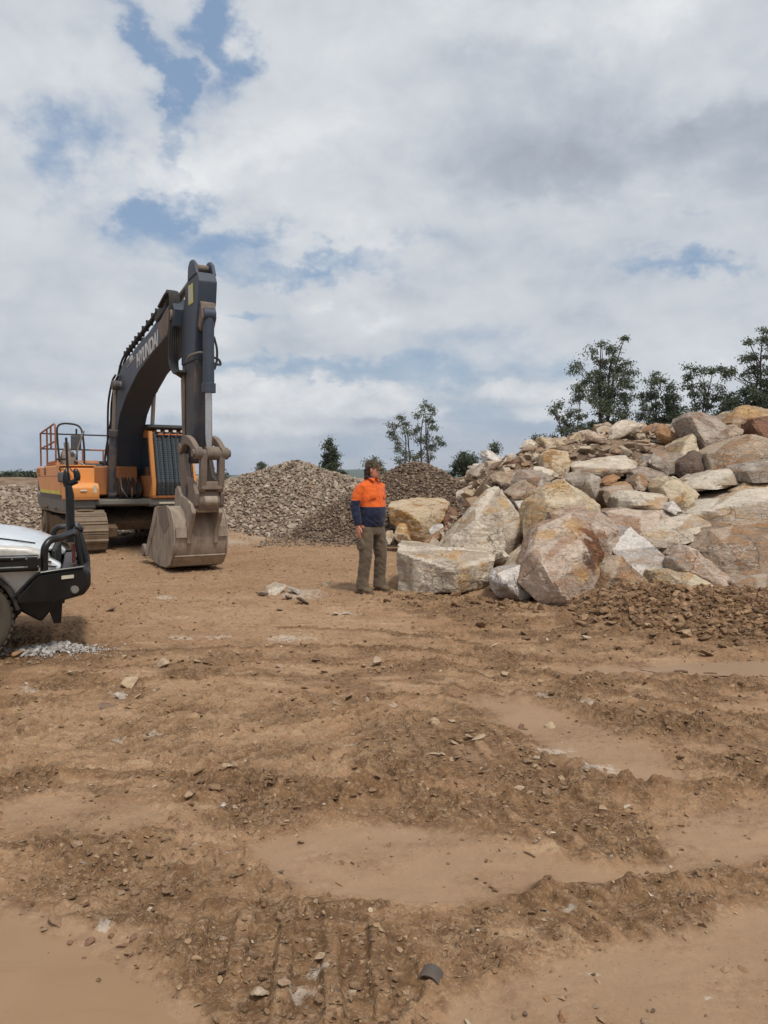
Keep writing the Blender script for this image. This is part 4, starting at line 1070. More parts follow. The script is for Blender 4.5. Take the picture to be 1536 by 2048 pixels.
cl = lambda X, Y: np.clip((.10 + 1.1 * mask_at(rough, X, Y)) * (1 - .93 * mask_at(smooth, X, Y)) * (.25 + .75 * sstep(-.2, .3, fbm(X * 2.2, Y * 2.2, 3, 141))), 0, 1)
scatter(150000, cl, (.003, .026), M_CRUMB, 21, 'soil_clods', label='loose brown clods and crumbs scattered over the churned dirt', cat='soil clods', kind='stuff', flat=.9)
scatter(46000, lambda X, Y: np.clip((.35 * (1 - mask_at(smooth, X, Y))) * (.15 + .85 * sstep(-.1, .4, fbm(X * 1.3, Y * 1.9, 3, 143))) + .6 * mask_at(chalk, X, Y), 0, 1),
        (.003, .024), M_RUB, 23, 'pebbles', label='small pale stone chips pressed into the dirt', cat='pebbles', kind='stuff', flat=.6, sink=.4)
bw = lambda X, Y: sstep(.02, .14, base_h(X, Y)) * (Y < 11) * (X > -.6) * .9
scatter(90000, bw, (.006, .055), M_BERM, 25, 'berm_rubble', tpl=TPL[:5], yr=(6.6, 10.6), smax=.5, label='loose brown dirt lumps and stones of the berm in front of the boulders', cat='dirt lumps', kind='stuff')
scatter(40000, lambda X, Y: (mask_at(rise, X, Y) > .15) * .8, (.02, .16), M_RUB, 27, 'slope_rubble', yr=(10.6, 33), smax=.62, power=.8,
        label='fine broken stone covering the slope between the boulders', cat='rubble', kind='stuff')
# white gravel spill by the wheel
rs_ = np.random.RandomState(9); n_ = 900
q_ = rs_.normal(0, 1, (n_, 2)); c0 = gp(108, 1306)
X_ = c0.x + q_[:, 0] * .23 + .05; Y_ = c0.y + q_[:, 1] * .12 + q_[:, 0] * .02
hh = np.clip(.07 * np.exp(-(q_[:, 0] ** 2 + q_[:, 1] ** 2) * .5), 0, 1)
sz_ = .008 + .03 * rs_.rand(n_) ** 2.4 * np.exp(-(q_[:, 0] + .6) ** 2 * .35)
stones('white_gravel', X_, Y_, gz_at(X_, Y_) + hh * .8 + sz_ * .4, sz_, M_WHITE, 31, label='spill of white gravel on the dirt beside the front wheel', cat='white gravel', kind='stuff')
# ------------------------------------------------------------------ machine materials
def paint(name, col, rough=.5, metal=0.0, dirt=(120, 104, 88), amt=.4, scale=3.0, dth=.5, bmp=.15, spec=.4, coat=0.0):
    m, g = new_mat(name)
    P = g.node('ShaderNodeTexCoord').outputs['Object']
    n = g.noise(P, scale, 7, .65, .3); n2 = g.noise(P, scale * 9, 5, .7); st = g.node('ShaderNodeMapping', {0: P, 3: (3.5, 3.5, .6)}).outputs[0]
    n3 = g.noise(st, scale, 5, .6)
    d = g.m('MULTIPLY', g.ss(g.m('ADD', g.m('MULTIPLY', n, .6), g.m('MULTIPLY', n3, .4)), dth - .12, dth + .14), amt)
    c = g.mix(g.m('MULTIPLY', g.ss(n2, .4, .65), .18), srgb(*col), srgb(*[min(255, v * 1.25 + 6) for v in col]))
    c = g.mix(d, c, srgb(*dirt))
    c = g.mix(g.m('MULTIPLY', g.ss(n2, .64, .74), amt * .8), c, srgb(*[v * .6 for v in dirt]))
    rr = g.m('ADD', rough, g.m('MULTIPLY', d, .35))
    return finish(m, g, c, rr, bump(g, g.m('ADD', n2, g.m('MULTIPLY', n, .5)), bmp, .01), Metallic=metal, Specular_IOR_Level=spec, Coat_Weight=coat, Coat_Roughness=.15)


M = {
    'boom': paint('slate machine paint', (52, 62, 76), .5, dirt=(96, 88, 82), amt=.28),
    'stick': paint('dusty slate paint', (56, 62, 72), .65, dirt=(112, 98, 88), amt=.7, dth=.48, scale=2.2),
    'stickw': paint('worn muddy steel', (96, 86, 78), .75, dirt=(134, 118, 104), amt=.8, dth=.46, scale=3, bmp=.5),
    'bucket': paint('muddy bucket steel', (122, 108, 96), .75, dirt=(166, 152, 136), amt=.85, dth=.47, scale=3, bmp=.6, spec=.3),
    'orange': paint('orange machine paint', (224, 146, 76), .45, dirt=(182, 142, 104), amt=.35),
    'dorange': paint('weathered orange paint', (168, 104, 56), .6, dirt=(134, 100, 74), amt=.6),
    'skirt': paint('dusty grey skirt', (104, 104, 100), .7, dirt=(120, 106, 92), amt=.6),
    'cw': paint('dark counterweight paint', (66, 70, 74), .6, dirt=(112, 100, 88), amt=.4),
    'black': paint('machine black', (26, 27, 30), .6, dirt=(90, 80, 70), amt=.35),
    'hose': paint('black rubber hose', (30, 30, 33), .55, dirt=(86, 78, 70), amt=.4),
    'chrome': paint('polished rod', (190, 188, 186), .22, metal=.9, dirt=(120, 110, 100), amt=.25),
    'greyrod': paint('dusty steel rod', (140, 136, 130), .4, metal=.5, dirt=(120, 108, 96), amt=.5),
    'track': paint('muddy track steel', (104, 90, 76), .75, dirt=(136, 118, 98), amt=.75, dth=.46, bmp=.7),
    'mudframe': paint('caked track frame', (84, 70, 58), .9, dirt=(116, 96, 76), amt=.9, dth=.45, bmp=1.0, spec=.1),
    'rail': paint('rust brown rail', (150, 92, 62), .6, dirt=(110, 84, 70), amt=.4),
    'darkrail': paint('dark rail', (40, 36, 40), .6, dirt=(96, 76, 66), amt=.3),
    'yellow': paint('reflective yellow', (214, 206, 60), .4, dirt=(150, 140, 70), amt=.4),
    'cream': paint('pale sticker', (196, 190, 170), .5, dirt=(140, 126, 110), amt=.3),
    'letter': paint('silver lettering', (196, 194, 194), .5, dirt=(150, 140, 132), amt=.25),
    'white': paint('white car paint', (196, 202, 207), .3, dirt=(164, 158, 148), amt=.25, coat=.6, bmp=.01),
    'fender': paint('dusty lower car paint', (196, 194, 188), .35, dirt=(150, 134, 112), amt=.6, dth=.46, coat=.3, bmp=.02),
    'bar': paint('black powder coat', (13, 14, 16), .30, dirt=(70, 62, 54), amt=.12, bmp=.04),
    'plastic': paint('black plastic', (28, 29, 32), .55, dirt=(96, 84, 70), amt=.25, bmp=.05),
    'tyre': paint('dusty tyre', (40, 39, 38), .85, dirt=(98, 86, 72), amt=.55, dth=.46),
    'foglens': paint('fog lens', (120, 118, 112), .2, dirt=(110, 100, 88), amt=.4),
    'lens': paint('clear lens', (216, 222, 226), .12, dirt=(170, 160, 150), amt=.1, spec=.8),
    'amber': paint('orange lamp bar', (214, 116, 58), .4, dirt=(150, 110, 80), amt=.3),
    'redbrown': paint('red brown plastic', (112, 52, 46), .4, amt=.1),
}


def mat_glass(name, col, rough=.08):
    m, g = new_mat(name)
    return finish(m, g, srgb(*col), rough, None, Specular_IOR_Level=.8, Coat_Weight=.6, Coat_Roughness=.05)


M['glass'] = mat_glass('dark tinted glass', (36, 50, 56))
M['carglass'] = mat_glass('car glass', (30, 36, 40))


class MB:
    """collects shapes and links them as one mesh object"""
    def __init__(s): s.bm = bmesh.new()

    def box(s, x0, x1, y0, y1, z0, z1):
        vs = [s.bm.verts.new(p) for p in ((x0, y0, z0), (x1, y0, z0), (x1, y1, z0), (x0, y1, z0), (x0, y0, z1), (x1, y0, z1), (x1, y1, z1), (x0, y1, z1))]
        for f in ((0, 3, 2, 1), (4, 5, 6, 7), (0, 1, 5, 4), (1, 2, 6, 5), (2, 3, 7, 6), (3, 0, 4, 7)): s.bm.faces.new([vs[i] for i in f])
        return s

    def prism(s, prof, y0, y1, taper=1.0):
        """profile in xz extruded along y; taper widens/narrows nothing by default"""
        a = [s.bm.verts.new((x, y0, z)) for x, z in prof]; b = [s.bm.verts.new((x, y1, z)) for x, z in prof]
        n = len(prof)
        s.bm.faces.new(a); s.bm.faces.new(b[::-1])
        for i in range(n): s.bm.faces.new((a[i], b[i], b[(i + 1) % n], a[(i + 1) % n]))
        return s

    def poly(s, pts3, off):
        """planar polygon given in 3D, extruded by vector off"""
        off = Vector(off)
        a = [s.bm.verts.new(p) for p in pts3]; b = [s.bm.verts.new(Vector(p) + off) for p in pts3]; n = len(a)
        s.bm.faces.new(a); s.bm.faces.new(b[::-1])
        for i in range(n): s.bm.faces.new((a[i], b[i], b[(i + 1) % n], a[(i + 1) % n]))
        return s

    def tube(s, pts, r, n=10, cap=True):
        pts = [Vector(p) for p in pts]; rr = r if isinstance(r, (list, tuple)) else [r] * len(pts)
        rings = []; ref = None
        for i, p in enumerate(pts):
            t = (pts[min(i + 1, len(pts) - 1)] - pts[max(i - 1, 0)]).normalized()
            if ref is None: ref = Vector((0, 0, 1)) if abs(t.z) < .9 else Vector((1, 0, 0))
            u = (ref - t * ref.dot(t)).normalized(); w = t.cross(u); ref = u
            rings.append([s.bm.verts.new(p + (u * math.cos(k * 2 * math.pi / n) + w * math.sin(k * 2 * math.pi / n)) * rr[i]) for k in range(n)])
        for a, b in zip(rings[:-1], rings[1:]):
            for k in range(n): s.bm.faces.new((a[k], a[(k + 1) % n], b[(k + 1) % n], b[k]))
        if cap: s.bm.faces.new(rings[0][::-1]); s.bm.faces.new(rings[-1])
        return s

    def ellipsoid(s, c, r, sub=2):
        m = Matrix.Translation(c) @ Matrix.Diagonal((*r, 1))
        bmesh.ops.create_icosphere(s.bm, subdivisions=sub, radius=1, matrix=m); return s

    def build(s, name, mat, parent=None, bevel=.0, smooth=32, seg=2, label=None):
        bmesh.ops.recalc_face_normals(s.bm, faces=s.bm.faces)
        me = bpy.data.meshes.new(name); s.bm.to_mesh(me); s.bm.free()
        me.materials.append(mat if not isinstance(mat, str) else M[mat])
        me.polygons.foreach_set('use_smooth', np.ones(len(me.polygons), bool))
        me.set_sharp_from_angle(angle=R(smooth))
        o = link(name, me, parent)
        if bevel:
            md = o.modifiers.new('bevel', 'BEVEL'); md.width = bevel; md.segments = seg; md.limit_method = 'ANGLE'; md.angle_limit = R(35)
            md.harden_normals = False
        if label: o['label'] = label
        return o


def curve(pts, n=8):
    """smooth polyline (catmull-rom)"""
    P = [Vector(p) for p in pts]; P = [P[0] * 2 - P[1]] + P + [P[-1] * 2 - P[-2]]; out = []
    for i in range(1, len(P) - 2):
        a, b, c, d = P[i - 1:i + 3]
        for k in range(n):
            t = k / n
            out.append(.5 * ((2 * b) + (-a + c) * t + (2 * a - 5 * b + 4 * c - d) * t * t + (-a + 3 * b - 3 * c + d) * t ** 3))
    out.append(P[-2]); return out


def text_mesh(name, body, size, mat, parent, loc, rot, ext=.004, shear=0.0, sx=1.0, bold=0.0):
    cu = bpy.data.curves.new(name, 'FONT'); cu.body = body; cu.size = size; cu.extrude = ext; cu.shear = shear; cu.offset = bold
    o = bpy.data.objects.new(name, cu); COL.objects.link(o)
    bpy.context.view_layer.update()
    me = bpy.data.meshes.new_from_object(o.evaluated_get(bpy.context.evaluated_depsgraph_get()))
    bpy.data.objects.remove(o); bpy.data.curves.remove(cu)
    me.materials.clear(); me.materials.append(M[mat])
    q = link(name, me, parent); q.location = loc; q.rotation_euler = rot; q.scale = (sx, 1, 1)
    return q


# ------------------------------------------------------------------ excavator (local x forward, y to the cab side, z up)
EX = empty('excavator', (-6.2, 18.4, 0.0), math.atan2(-.861, .509),
           'orange crawler excavator with slate grey boom, its muddy bucket resting on the ground', 'excavator')
# undercarriage
for sy in (-1, 1):
    y0, y1 = (-1.52, -.78) if sy < 0 else (.78, 1.52)
    # oval path of the chain
    xr, xf, zt, zb, rad = -2.05, 1.80, .86, .045, .41
    path = []
    def arc(cx_, cz_, r, a0, a1, n):
        for k in range(n + 1):
            a_ = R(a0 + (a1 - a0) * k / n); path.append((cx_ + r * math.cos(a_), cz_ + r * math.sin(a_)))
    arc(xf, .455, rad, -90, 90, 14); arc(xr, .455, rad, 90, 270, 14)
    path.append(path[0])
    # resample into shoes
    L = [0]
    for a_, b_ in zip(path[:-1], path[1:]): L.append(L[-1] + math.hypot(b_[0] - a_[0], b_[1] - a_[1]))
    ns = 50; mb = MB(); xs_ = [p[0] for p in path]; zs_ = [p[1] for p in path]
    for k in range(ns):
        l0 = L[-1] * k / ns; l1 = L[-1] * (k + .93) / ns
        p0 = Vector((np.interp(l0, L, xs_), 0, np.interp(l0, L, zs_))); p1 = Vector((np.interp(l1, L, xs_), 0, np.interp(l1, L, zs_)))
        t = (p1 - p0).normalized(); nrm = Vector((t.z, 0, -t.x))
        sag = -.03 * math.sin((p0.x - xr) / (xf - xr) * math.pi) if p0.z > .8 else 0
        p0.z += sag; p1.z += sag
        q = [p0 - nrm * .02, p1 - nrm * .02, p1 + nrm * .022, p1 + nrm * .022 - t * .012, p0 + nrm * .022 + t * .10, p0 + nrm * .05 + t * .075, p0 + nrm * .05 + t * .055, p0 + nrm * .022 + t * .04, p0 + nrm * .022]
        mb.prism([(v.x, v.z) for v in q], y0, y1)
    tr = mb.build('track', 'track', EX, .004)
    mf = MB(); ya, yb = y0 + .10, y1 - .10
    mf.prism([(xr - .1, .14), (xf + .1, .14), (xf + .28, .3), (xf + .25, .62), (xf, .76), (1.2, .70), (.4, .66), (-.6, .72), (-1.5, .68), (xr, .76), (xr - .28, .6), (xr - .3, .3)], ya, yb)
    mf.build('track_frame', 'mudframe', tr, .02)
    sp = MB().tube([(xf, y0 + .03, .455), (xf, y1 - .03, .455)], .30, 24).tube([(xf, y0 - .01, .455), (xf, y1 + .01, .455)], .10, 16); sp.build('idler', 'track', tr, .01)
    sp = MB().tube([(xr, y0 + .03, .455), (xr, y1 - .03, .455)], .32, 24).tube([(xr, y0 - .02, .455), (xr, y1 + .02, .455)], .17, 16); sp.build('sprocket', 'track', tr, .01)
    mud = MB()
    for k in range(26):
        x = -1.9 + k * .145; mud.ellipsoid((x, (y0 + y1) / 2 + rng.uniform(-.28, .28), .90 + rng.uniform(-.01, .02)), (rng.uniform(.08, .17), rng.uniform(.1, .22), rng.uniform(.02, .05)), 2)
    mud.build('mud_cake', 'mudframe', tr)
uc = MB().prism([(-1.0, .42), (1.0, .42), (1.15, .62), (.7, .86), (-.7, .86), (-1.15, .62)], -.80, .80)
uc.prism([(.5, .36), (1.5, .3), (1.55, .52), (.9, .72), (.5, .72)], -.8, -.45).prism([(.5, .36), (1.5, .3), (1.55, .52), (.9, .72), (.5, .72)], .45, .8)
uc.build('undercarriage', 'mudframe', EX, .02)
MB().tube([(0, 0, .84), (0, 0, 1.02)], .62, 32).build('slew_ring', 'black', EX, .01)
# upper deck
MB().prism([(-2.9, .98), (1.55, .98), (1.62, 1.02), (1.62, 1.12), (-3.0, 1.12), (-3.1, 1.04)], -1.48, 1.40).build('deck', 'skirt', EX, .015)
# sloping grey belly skirt on the right side and front
MB().prism([(-3.1, .92), (-2.6, .78), (1.5, .86), (1.66, .95), (1.66, 1.2), (-3.25, 1.2)], -1.52, -.92).build('skirt_panel', 'skirt', EX, .04)
MB().prism([(.2, .96), (1.60, .96), (1.64, 1.0), (1.64, 1.13), (.2, 1.13)], .2, 1.42).build('skirt_panel', 'skirt', EX, .02)
MB().box(1.645, 1.652, .42, 1.12, 1.02, 1.06).build('reflector', 'cream', EX)
# counterweight
cwp = [(-3.25, 1.0), (-2.5, .9), (-2.3, 1.1), (-2.3, 1.9), (-2.55, 2.02), (-3.1, 1.98), (-3.28, 1.7)]
MB().prism([(-3.3, 1.12), (-2.35, 1.12), (-2.62, 1.82), (-3.3, 1.84)], -1.50, 1.42).build('counterweight', 'cw', EX, .10, seg=4)
# engine house with orange side panels
MB().prism([(-2.62, 1.2), (.6, 1.2), (.6, 1.86), (-2.9, 1.90)], -1.40, .2).build('engine_house', 'dorange', EX, .03)
MB().prism([(-2.4, 1.6), (-.35, 1.6), (-.35, 1.9), (-2.4, 1.9)], .2, 1.36).build('rear_cover', 'orange', EX, .04)
pn = MB().prism([(-2.42, 1.22), (1.02, 1.22), (1.02, 1.88), (-3.22, 1.86), (-3.2, 1.72)], -1.53, -1.39).build('side_panel', 'orange', EX, .02)
MB().box(-2.98, 1.0, -1.534, -1.531, 1.63, 1.64).build('seam', 'cw', pn)
vent = MB()
for k in range(7): vent.box(-2.98 + k * .085, -2.98 + k * .085 + .045, -1.537, -1.528, 1.72, 1.83)
for k in range(7): vent.box(-2.85 + k * .07, -2.85 + k * .07 + .035, -1.537, -1.528, 1.645, 1.695)
vent.build('vent_grille', 'dorange', pn)
MB().box(-1.42, -1.37, -1.56, -1.53, 1.66, 1.84).build('door_latch', 'cw', pn, .008)
MB().box(-2.36, .98, -1.537, -1.532, 1.235, 1.31).build('reflective_strip', 'yellow', pn)
MB().prism([(-2.3, 1.13), (1.0, 1.13), (1.0, 1.225), (-2.38, 1.225)], -1.528, -1.40).build('lower_trim', 'cw', EX, .004)
text_mesh('lettering', '260L', .17, 'letter', EX, (-3.18, -1.508, 1.135), (R(90), 0, 0), sx=1.5, bold=.006)
MB().prism([(-2.7, 1.88), (-.9, 1.88), (-1.0, 2.02), (-2.6, 2.0)], -1.36, -.35).build('engine_hood', 'dorange', EX, .03)
MB().prism([(-1.6, 1.9), (.1, 1.9), (0, 2.0), (-1.5, 2.02)], -.3, .75).build('top_cover', 'black', EX, .03)
# front boxes on the right
bx = MB().prism([(.6, 1.2), (1.12, 1.2), (1.12, 1.80), (1.06, 1.85), (.6, 1.85)], -1.52, -.84).build('tool_box', 'orange', EX, .02)
MB().box(.5, 1.14, -1.54, -.82, 1.852, 1.875).build('lid', 'orange', bx, .008)
bx = MB().prism([(1.1, 1.13), (1.72, 1.13), (1.76, 1.2), (1.76, 1.40), (1.66, 1.48), (1.1, 1.50)], -1.52, -.86).build('step_box', 'orange', EX, .03, seg=3)
MB().prism([(1.69, 1.30), (1.79, 1.31), (1.79, 1.335), (1.69, 1.34)], -1.25, -1.12).build('handle', 'letter', bx, .008)
MB().box(1.755, 1.765, -.98, -.92, 1.28, 1.44).build('sticker', 'cream', bx)
MB().box(1.10, 1.745, -1.535, -.85, 1.13, 1.165).build('lip', 'dorange', bx, .006)
# things on the right deck: lamp unit, grab handle, mirror, exhaust, wire bracket
lp = MB().box(.9, 1.06, -1.60, -1.38, 1.98, 2.02).build('lamp_bracket', 'black', EX, .01)
MB().box(1.1, 1.28, -1.60, -1.38, 1.50, 1.72).build('work_lamp', 'cw', EX, .03)
MB().tube(curve([(.95, -1.5, 1.7), (1.1, -1.55, 1.82), (1.2, -1.4, 1.84), (1.2, -1.3, 1.72)]), .012).build('grab_handle', 'black', EX)
MB().tube(curve([(.15, -1.42, 1.95), (.1, -1.45, 2.5), (.05, -1.42, 2.78), (.1, -1.2, 2.83), (.4, -1.0, 2.72), (.5, -.95, 2.3), (.5, -.95, 1.88)], 5), .022).build('handrail', 'black', EX)
mr = MB().box(.42, .47, -1.22, -1.0, 2.22, 2.55).build('mirror', 'cw', EX, .02)
MB().tube([(.5, -.95, 2.65), (.46, -1.15, 2.0), (.55, -.95, 1.88)], .022).build('mirror_arm', 'greyrod', mr)
MB().tube([(-.6, -1.15, 1.9), (-.6, -1.15, 2.22), (-.6, -1.15, 2.3), (-.7, -1.15, 2.42)], [.11, .11, .06, .06], 14).build('exhaust', 'stickw', EX, .01)
MB().prism([(-.2, 1.86), (.45, 1.86), (.35, 2.12), (.1, 2.22), (-.15, 2.05)], -1.38, -1.1).build('air_cleaner', 'stickw', EX, .05)
# rails round the engine deck
def rail(name, segs, r, mat):
    mb = MB()
    for s_ in segs: mb.tube(s_, r, 8)
    return mb.build(name, mat, EX)
rail('guard_rail', [[(-3.15, -1.42, 1.9), (-3.15, -1.42, 2.76)], [(-3.15, -1.42, 2.76), (-.62, -1.42, 2.86)], [(-3.12, -1.42, 2.36), (-.7, -1.42, 2.44)],
                    [(-1.9, -1.42, 1.95), (-1.9, -1.42, 2.80)], [(-1.2, -1.42, 2.3), (-1.2, -1.42, 2.83)], curve([(-.62, -1.42, 2.86), (-.45, -1.42, 2.78), (-.42, -1.42, 2.4), (-.42, -1.42, 1.95)])], .022, 'rail')
rail('guard_rail', [[(-3.15, -1.42, 2.76), (-3.15, 1.35, 2.74)], [(-3.15, -1.42, 2.36), (-3.15, -.2, 2.35)]], .02, 'darkrail')
rail('guard_rail', [[(-3.15, -.2, 2.35), (-3.15, 1.35, 2.33)], [(-3.15, 1.35, 1.9), (-3.15, 1.35, 2.74)], [(-3.15, .15, 1.9), (-3.15, .15, 2.34)], [(-3.15, -.38, 1.9), (-3.15, -.38, 2.34)], [(-3.15, 1.35, 2.74), (-1.2, 1.35, 2.74)], [(-1.2, 1.35, 1.9), (-1.2, 1.35, 2.74)]], .022, 'rail')
rail('guard_rail', [[(-.3, -.98, 1.9), (-.3, -.98, 2.74)]], .022, 'darkrail')
# centre mass round the boom foot: valves, hose guard
MB().prism([(-.9, 1.12), (.42, 1.12), (.42, 1.55), (.1, 1.85), (-.9, 1.95)], -.80, -.36).build('valve_cover', 'black', EX, .03)
MB().prism([(-.55, 1.1), (.55, 1.1), (.78, 1.2), (.72, 1.42), (.2, 1.7), (-.55, 1.75)], -.36, -.30).build('boom_bracket', 'stick', EX, .01)
MB().prism([(-.55, 1.1), (.55, 1.1), (.78, 1.2), (.72, 1.42), (.2, 1.7), (-.55, 1.75)], .16, .22).build('boom_bracket', 'stick', EX, .01)
MB().prism([(.5, .98), (1.05, .98), (1.05, 1.10), (.5, 1.14)], -.5, .3).build('front_plate', 'stickw', EX, .01)
hs = MB()
for k in range(6):
    y = -.26 + k * .09; hs.tube(curve([(.55, y, 1.62), (.86, y + rng.uniform(-.04, .04), 1.40), (.88, y + rng.uniform(-.06, .06), 1.18), (.62, y + rng.uniform(-.1, .1), 1.1)], 5), .022, 8)
hs.build('hose_bundle', 'hose', EX)
for k in range(2):
    MB().tube(curve([(.62, -.18 + .2 * k, 1.6), (.9, -.22 + .22 * k, 1.35), (.9, -.1 + .1 * k, 1.16), (.7, 0, 1.1)], 5), .018, 8).build('hose', 'greyrod', EX)
# cab
CY0, CY1 = .26, 1.26
cab = MB().prism([(-.30, 1.13), (1.40, 1.13), (1.60, 1.22), (1.62, 1.5), (1.30, 2.62), (1.15, 2.72), (-.22, 2.74), (-.32, 2.6)], CY0 + .03, CY1 - .03).build('cab', 'dorange', EX, .05, seg=3)
MB().prism([(-.34, 2.70), (1.30, 2.68), (1.36, 2.74), (1.25, 2.80), (-.30, 2.82)], CY0 - .02, CY1 + .02).build('roof', 'black', cab, .03)
MB().prism([(1.30, 2.60), (1.62, 1.5), (1.66, 1.5), (1.34, 2.62)], CY0 + .12, CY1 - .08).build('windscreen', 'glass', cab)
MB().prism([(1.62, 1.20), (1.66, 1.22), (1.665, 1.5), (1.63, 1.5)], CY0 + .12, CY1 - .08).build('lower_windscreen', 'glass', cab)
MB().prism([(0, 1.65), (1.42, 1.65), (1.20, 2.5), (0, 2.55)], CY0 + .022, CY0 + .032).build('side_window', 'glass', cab)
MB().prism([(0, 1.65), (1.42, 1.65), (1.20, 2.5), (0, 2.55)], CY1 - .032, CY1 - .022).build('side_window', 'glass', cab)
MB().prism([(1.36, 1.15), (1.64, 1.2), (1.68, 1.5), (1.37, 2.64), (1.30, 2.64), (1.60, 1.5)], CY0 + .01, CY0 + .10).build('pillar', 'orange', cab, .015)
MB().prism([(1.36, 1.15), (1.64, 1.2), (1.68, 1.5), (1.37, 2.64), (1.30, 2.64), (1.60, 1.5)], CY1 - .09, CY1 - .0).build('pillar', 'orange', cab, .015)
gd = MB()
def fp(z, off=.06): return (1.66 - max(0, z - 1.5) * .285 + off)
for k in range(9):
    y = CY0 + .12 + k * (CY1 - CY0 - .2) / 8
    w_ = .006 if k % 2 else .011
    gd.poly([(fp(1.22), y - w_, 1.22), (fp(1.22), y + w_, 1.22), (fp(1.5), y + w_, 1.5), (fp(1.5), y - w_, 1.5)], (.012, 0, 0))
    gd.poly([(fp(1.5), y - w_, 1.5), (fp(1.5), y + w_, 1.5), (fp(2.6), y + w_, 2.6), (fp(2.6), y - w_, 2.6)], (.012, 0, 0))
for k in range(15):
    z = 1.24 + k * .095; w_ = .004
    gd.poly([(fp(z) + .012, CY0 + .1, z - w_), (fp(z) + .012, CY1 - .07, z - w_), (fp(z) + .012, CY1 - .07, z + w_), (fp(z) + .012, CY0 + .1, z + w_)], (.008, 0, 0))
gd.build('window_guard', 'black', cab)
ab = MB()
for k in range(5): ab.box(1.40, 1.46, CY0 + .20 + k * .15, CY0 + .20 + k * .15 + .12, 2.56, 2.585)
ab.build('visor_bar', 'amber', cab, .004)
for k in range(4):
    l_ = MB().box(1.34, 1.42, CY0 + .18 + k * .18, CY0 + .18 + k * .18 + .09, 2.62, 2.68).build('cab_lamp', 'stickw', cab, .01)
    MB().box(1.421, 1.426, CY0 + .19 + k * .18, CY0 + .18 + k * .18 + .08, 2.63, 2.67).build('lens', 'lens', l_)
MB().prism([(1.45, 1.13), (1.68, 1.14), (1.69, 1.2), (1.45, 1.2)], CY0, CY1).build('sill', 'dorange', cab, .01)

# boom
BT = [(5.62, 4.50), (5.45, 4.66), (5.1, 4.60), (4.7, 4.47), (4.2, 4.42), (3.0, 4.28), (2.1, 4.14), (1.45, 4.03), (1.12, 3.88), (.55, 3.30), (.08, 2.62), (-.2, 2.05), (-.26, 1.60), (-.12, 1.40)]
BB = [(.16, 1.34), (.34, 1.62), (.50, 2.05), (.80, 2.58), (1.18, 3.0), (1.80, 3.34), (2.9, 3.72), (4.1, 3.96), (5.2, 4.12), (5.55, 4.22)]
bo = MB().prism(BT + BB, -.30, .30).build('boom', 'boom', EX, .012)
MB().prism([(4.55, 4.40), (5.25, 4.58), (5.35, 4.25), (5.1, 4.12), (4.75, 4.1)], -.307, -.302).build('wear_patch', 'stickw', bo)
ang_t = math.atan2(.25, 1.62)
text_mesh('lettering', 'HYUNDAI', .40, 'letter', bo, (2.86, -.306, 3.815), (R(90), -R(7.5), 0), sx=.96, bold=.009, shear=.1)
text_mesh('lettering', 'HX', .13, 'skirt', bo, (1.95, -.306, 3.975), (R(90), -R(7.5), 0), sx=1.2, bold=.01)
text_mesh('lettering', '260L', .13, 'letter', bo, (2.22, -.306, 4.01), (R(90), -R(7.5), 0), sx=1.2, bold=.004)
MB().prism([(1.95, 3.945), (2.72, 4.045), (2.72, 4.06), (1.95, 3.96)], -.306, -.302).build('stripe', 'letter', bo)
MB().tube([(5.42, -.34, 4.42), (5.42, .34, 4.42)], .11, 18).build('boom_pin', 'stickw', bo, .008)
MB().tube([(1.35, -.44, 3.62), (1.35, .44, 3.62)], .095, 18).build('boom_pin', 'stickw', bo, .008)
MB().tube([(0, -.4, 1.52), (0, .4, 1.52)], .10, 16).build('boom_pin', 'stickw', bo, .008)
for sy in (-1, 1):
    c_ = MB(); a_ = Vector((.72, sy * .42, 1.22)); b_ = Vector((1.35, sy * .42, 3.62)); d_ = b_ - a_
    c_.tube([a_, a_ + d_ * .56], .088, 18).tube([a_ + d_ * .545, a_ + d_ * .60], .105, 18).tube([a_ + Vector((0, -.07, 0)), a_ + Vector((0, .07, 0))], .1, 14)
    cy_ = c_.build('boom_cylinder', 'stick', EX, .006)
    MB().tube([a_ + d_ * .58, b_], .045, 14).build('cylinder_rod', 'greyrod', cy_)
    MB().tube([b_ + Vector((0, -.07, 0)), b_ + Vector((0, .07, 0))], .105, 16).build('rod_eye', 'stick', cy_, .008)
# stick
SBK = [(6.00, 5.20), (5.80, 4.85), (5.56, 4.30), (5.50, 3.9), (5.50, 2.9), (5.54, 2.15), (5.60, 1.92)]
SFR = [(5.92, 1.86), (6.04, 2.1), (6.12, 2.6), (6.26, 3.4), (6.36, 4.1), (6.50, 4.55), (6.56, 4.85), (6.50, 5.05), (6.36, 5.10)]
up = lambda L_, z0: [p for p in L_ if p[1] >= z0]
st = MB().prism([(5.50, 3.55), (5.54, 2.15), (5.60, 1.92), (5.92, 1.86), (6.04, 2.1), (6.12, 2.6), (6.27, 3.55)], -.14, .14).build('stick', 'stick', EX, .012)
MB().prism([(6.0, 5.02), (5.80, 4.80), (5.56, 4.30), (5.50, 3.9), (5.497, 3.55), (6.273, 3.55), (6.36, 4.1), (6.50, 4.5), (6.55, 4.80), (6.46, 4.95), (6.3, 5.0)], -.155, .155).build('stick_head', 'boom', st, .015)
for sy in (-1, 1):
    MB().prism([(5.98, 4.90), (6.02, 5.12), (6.12, 5.20), (6.24, 5.20), (6.36, 5.12), (6.46, 4.93)], sy * .145 - .03, sy * .145 + .03).build('head_lug', 'boom', st, .012)
MB().tube([(6.18, -.17, 5.09), (6.18, .17, 5.09)], .06, 14).build('head_pin', 'stickw', st)
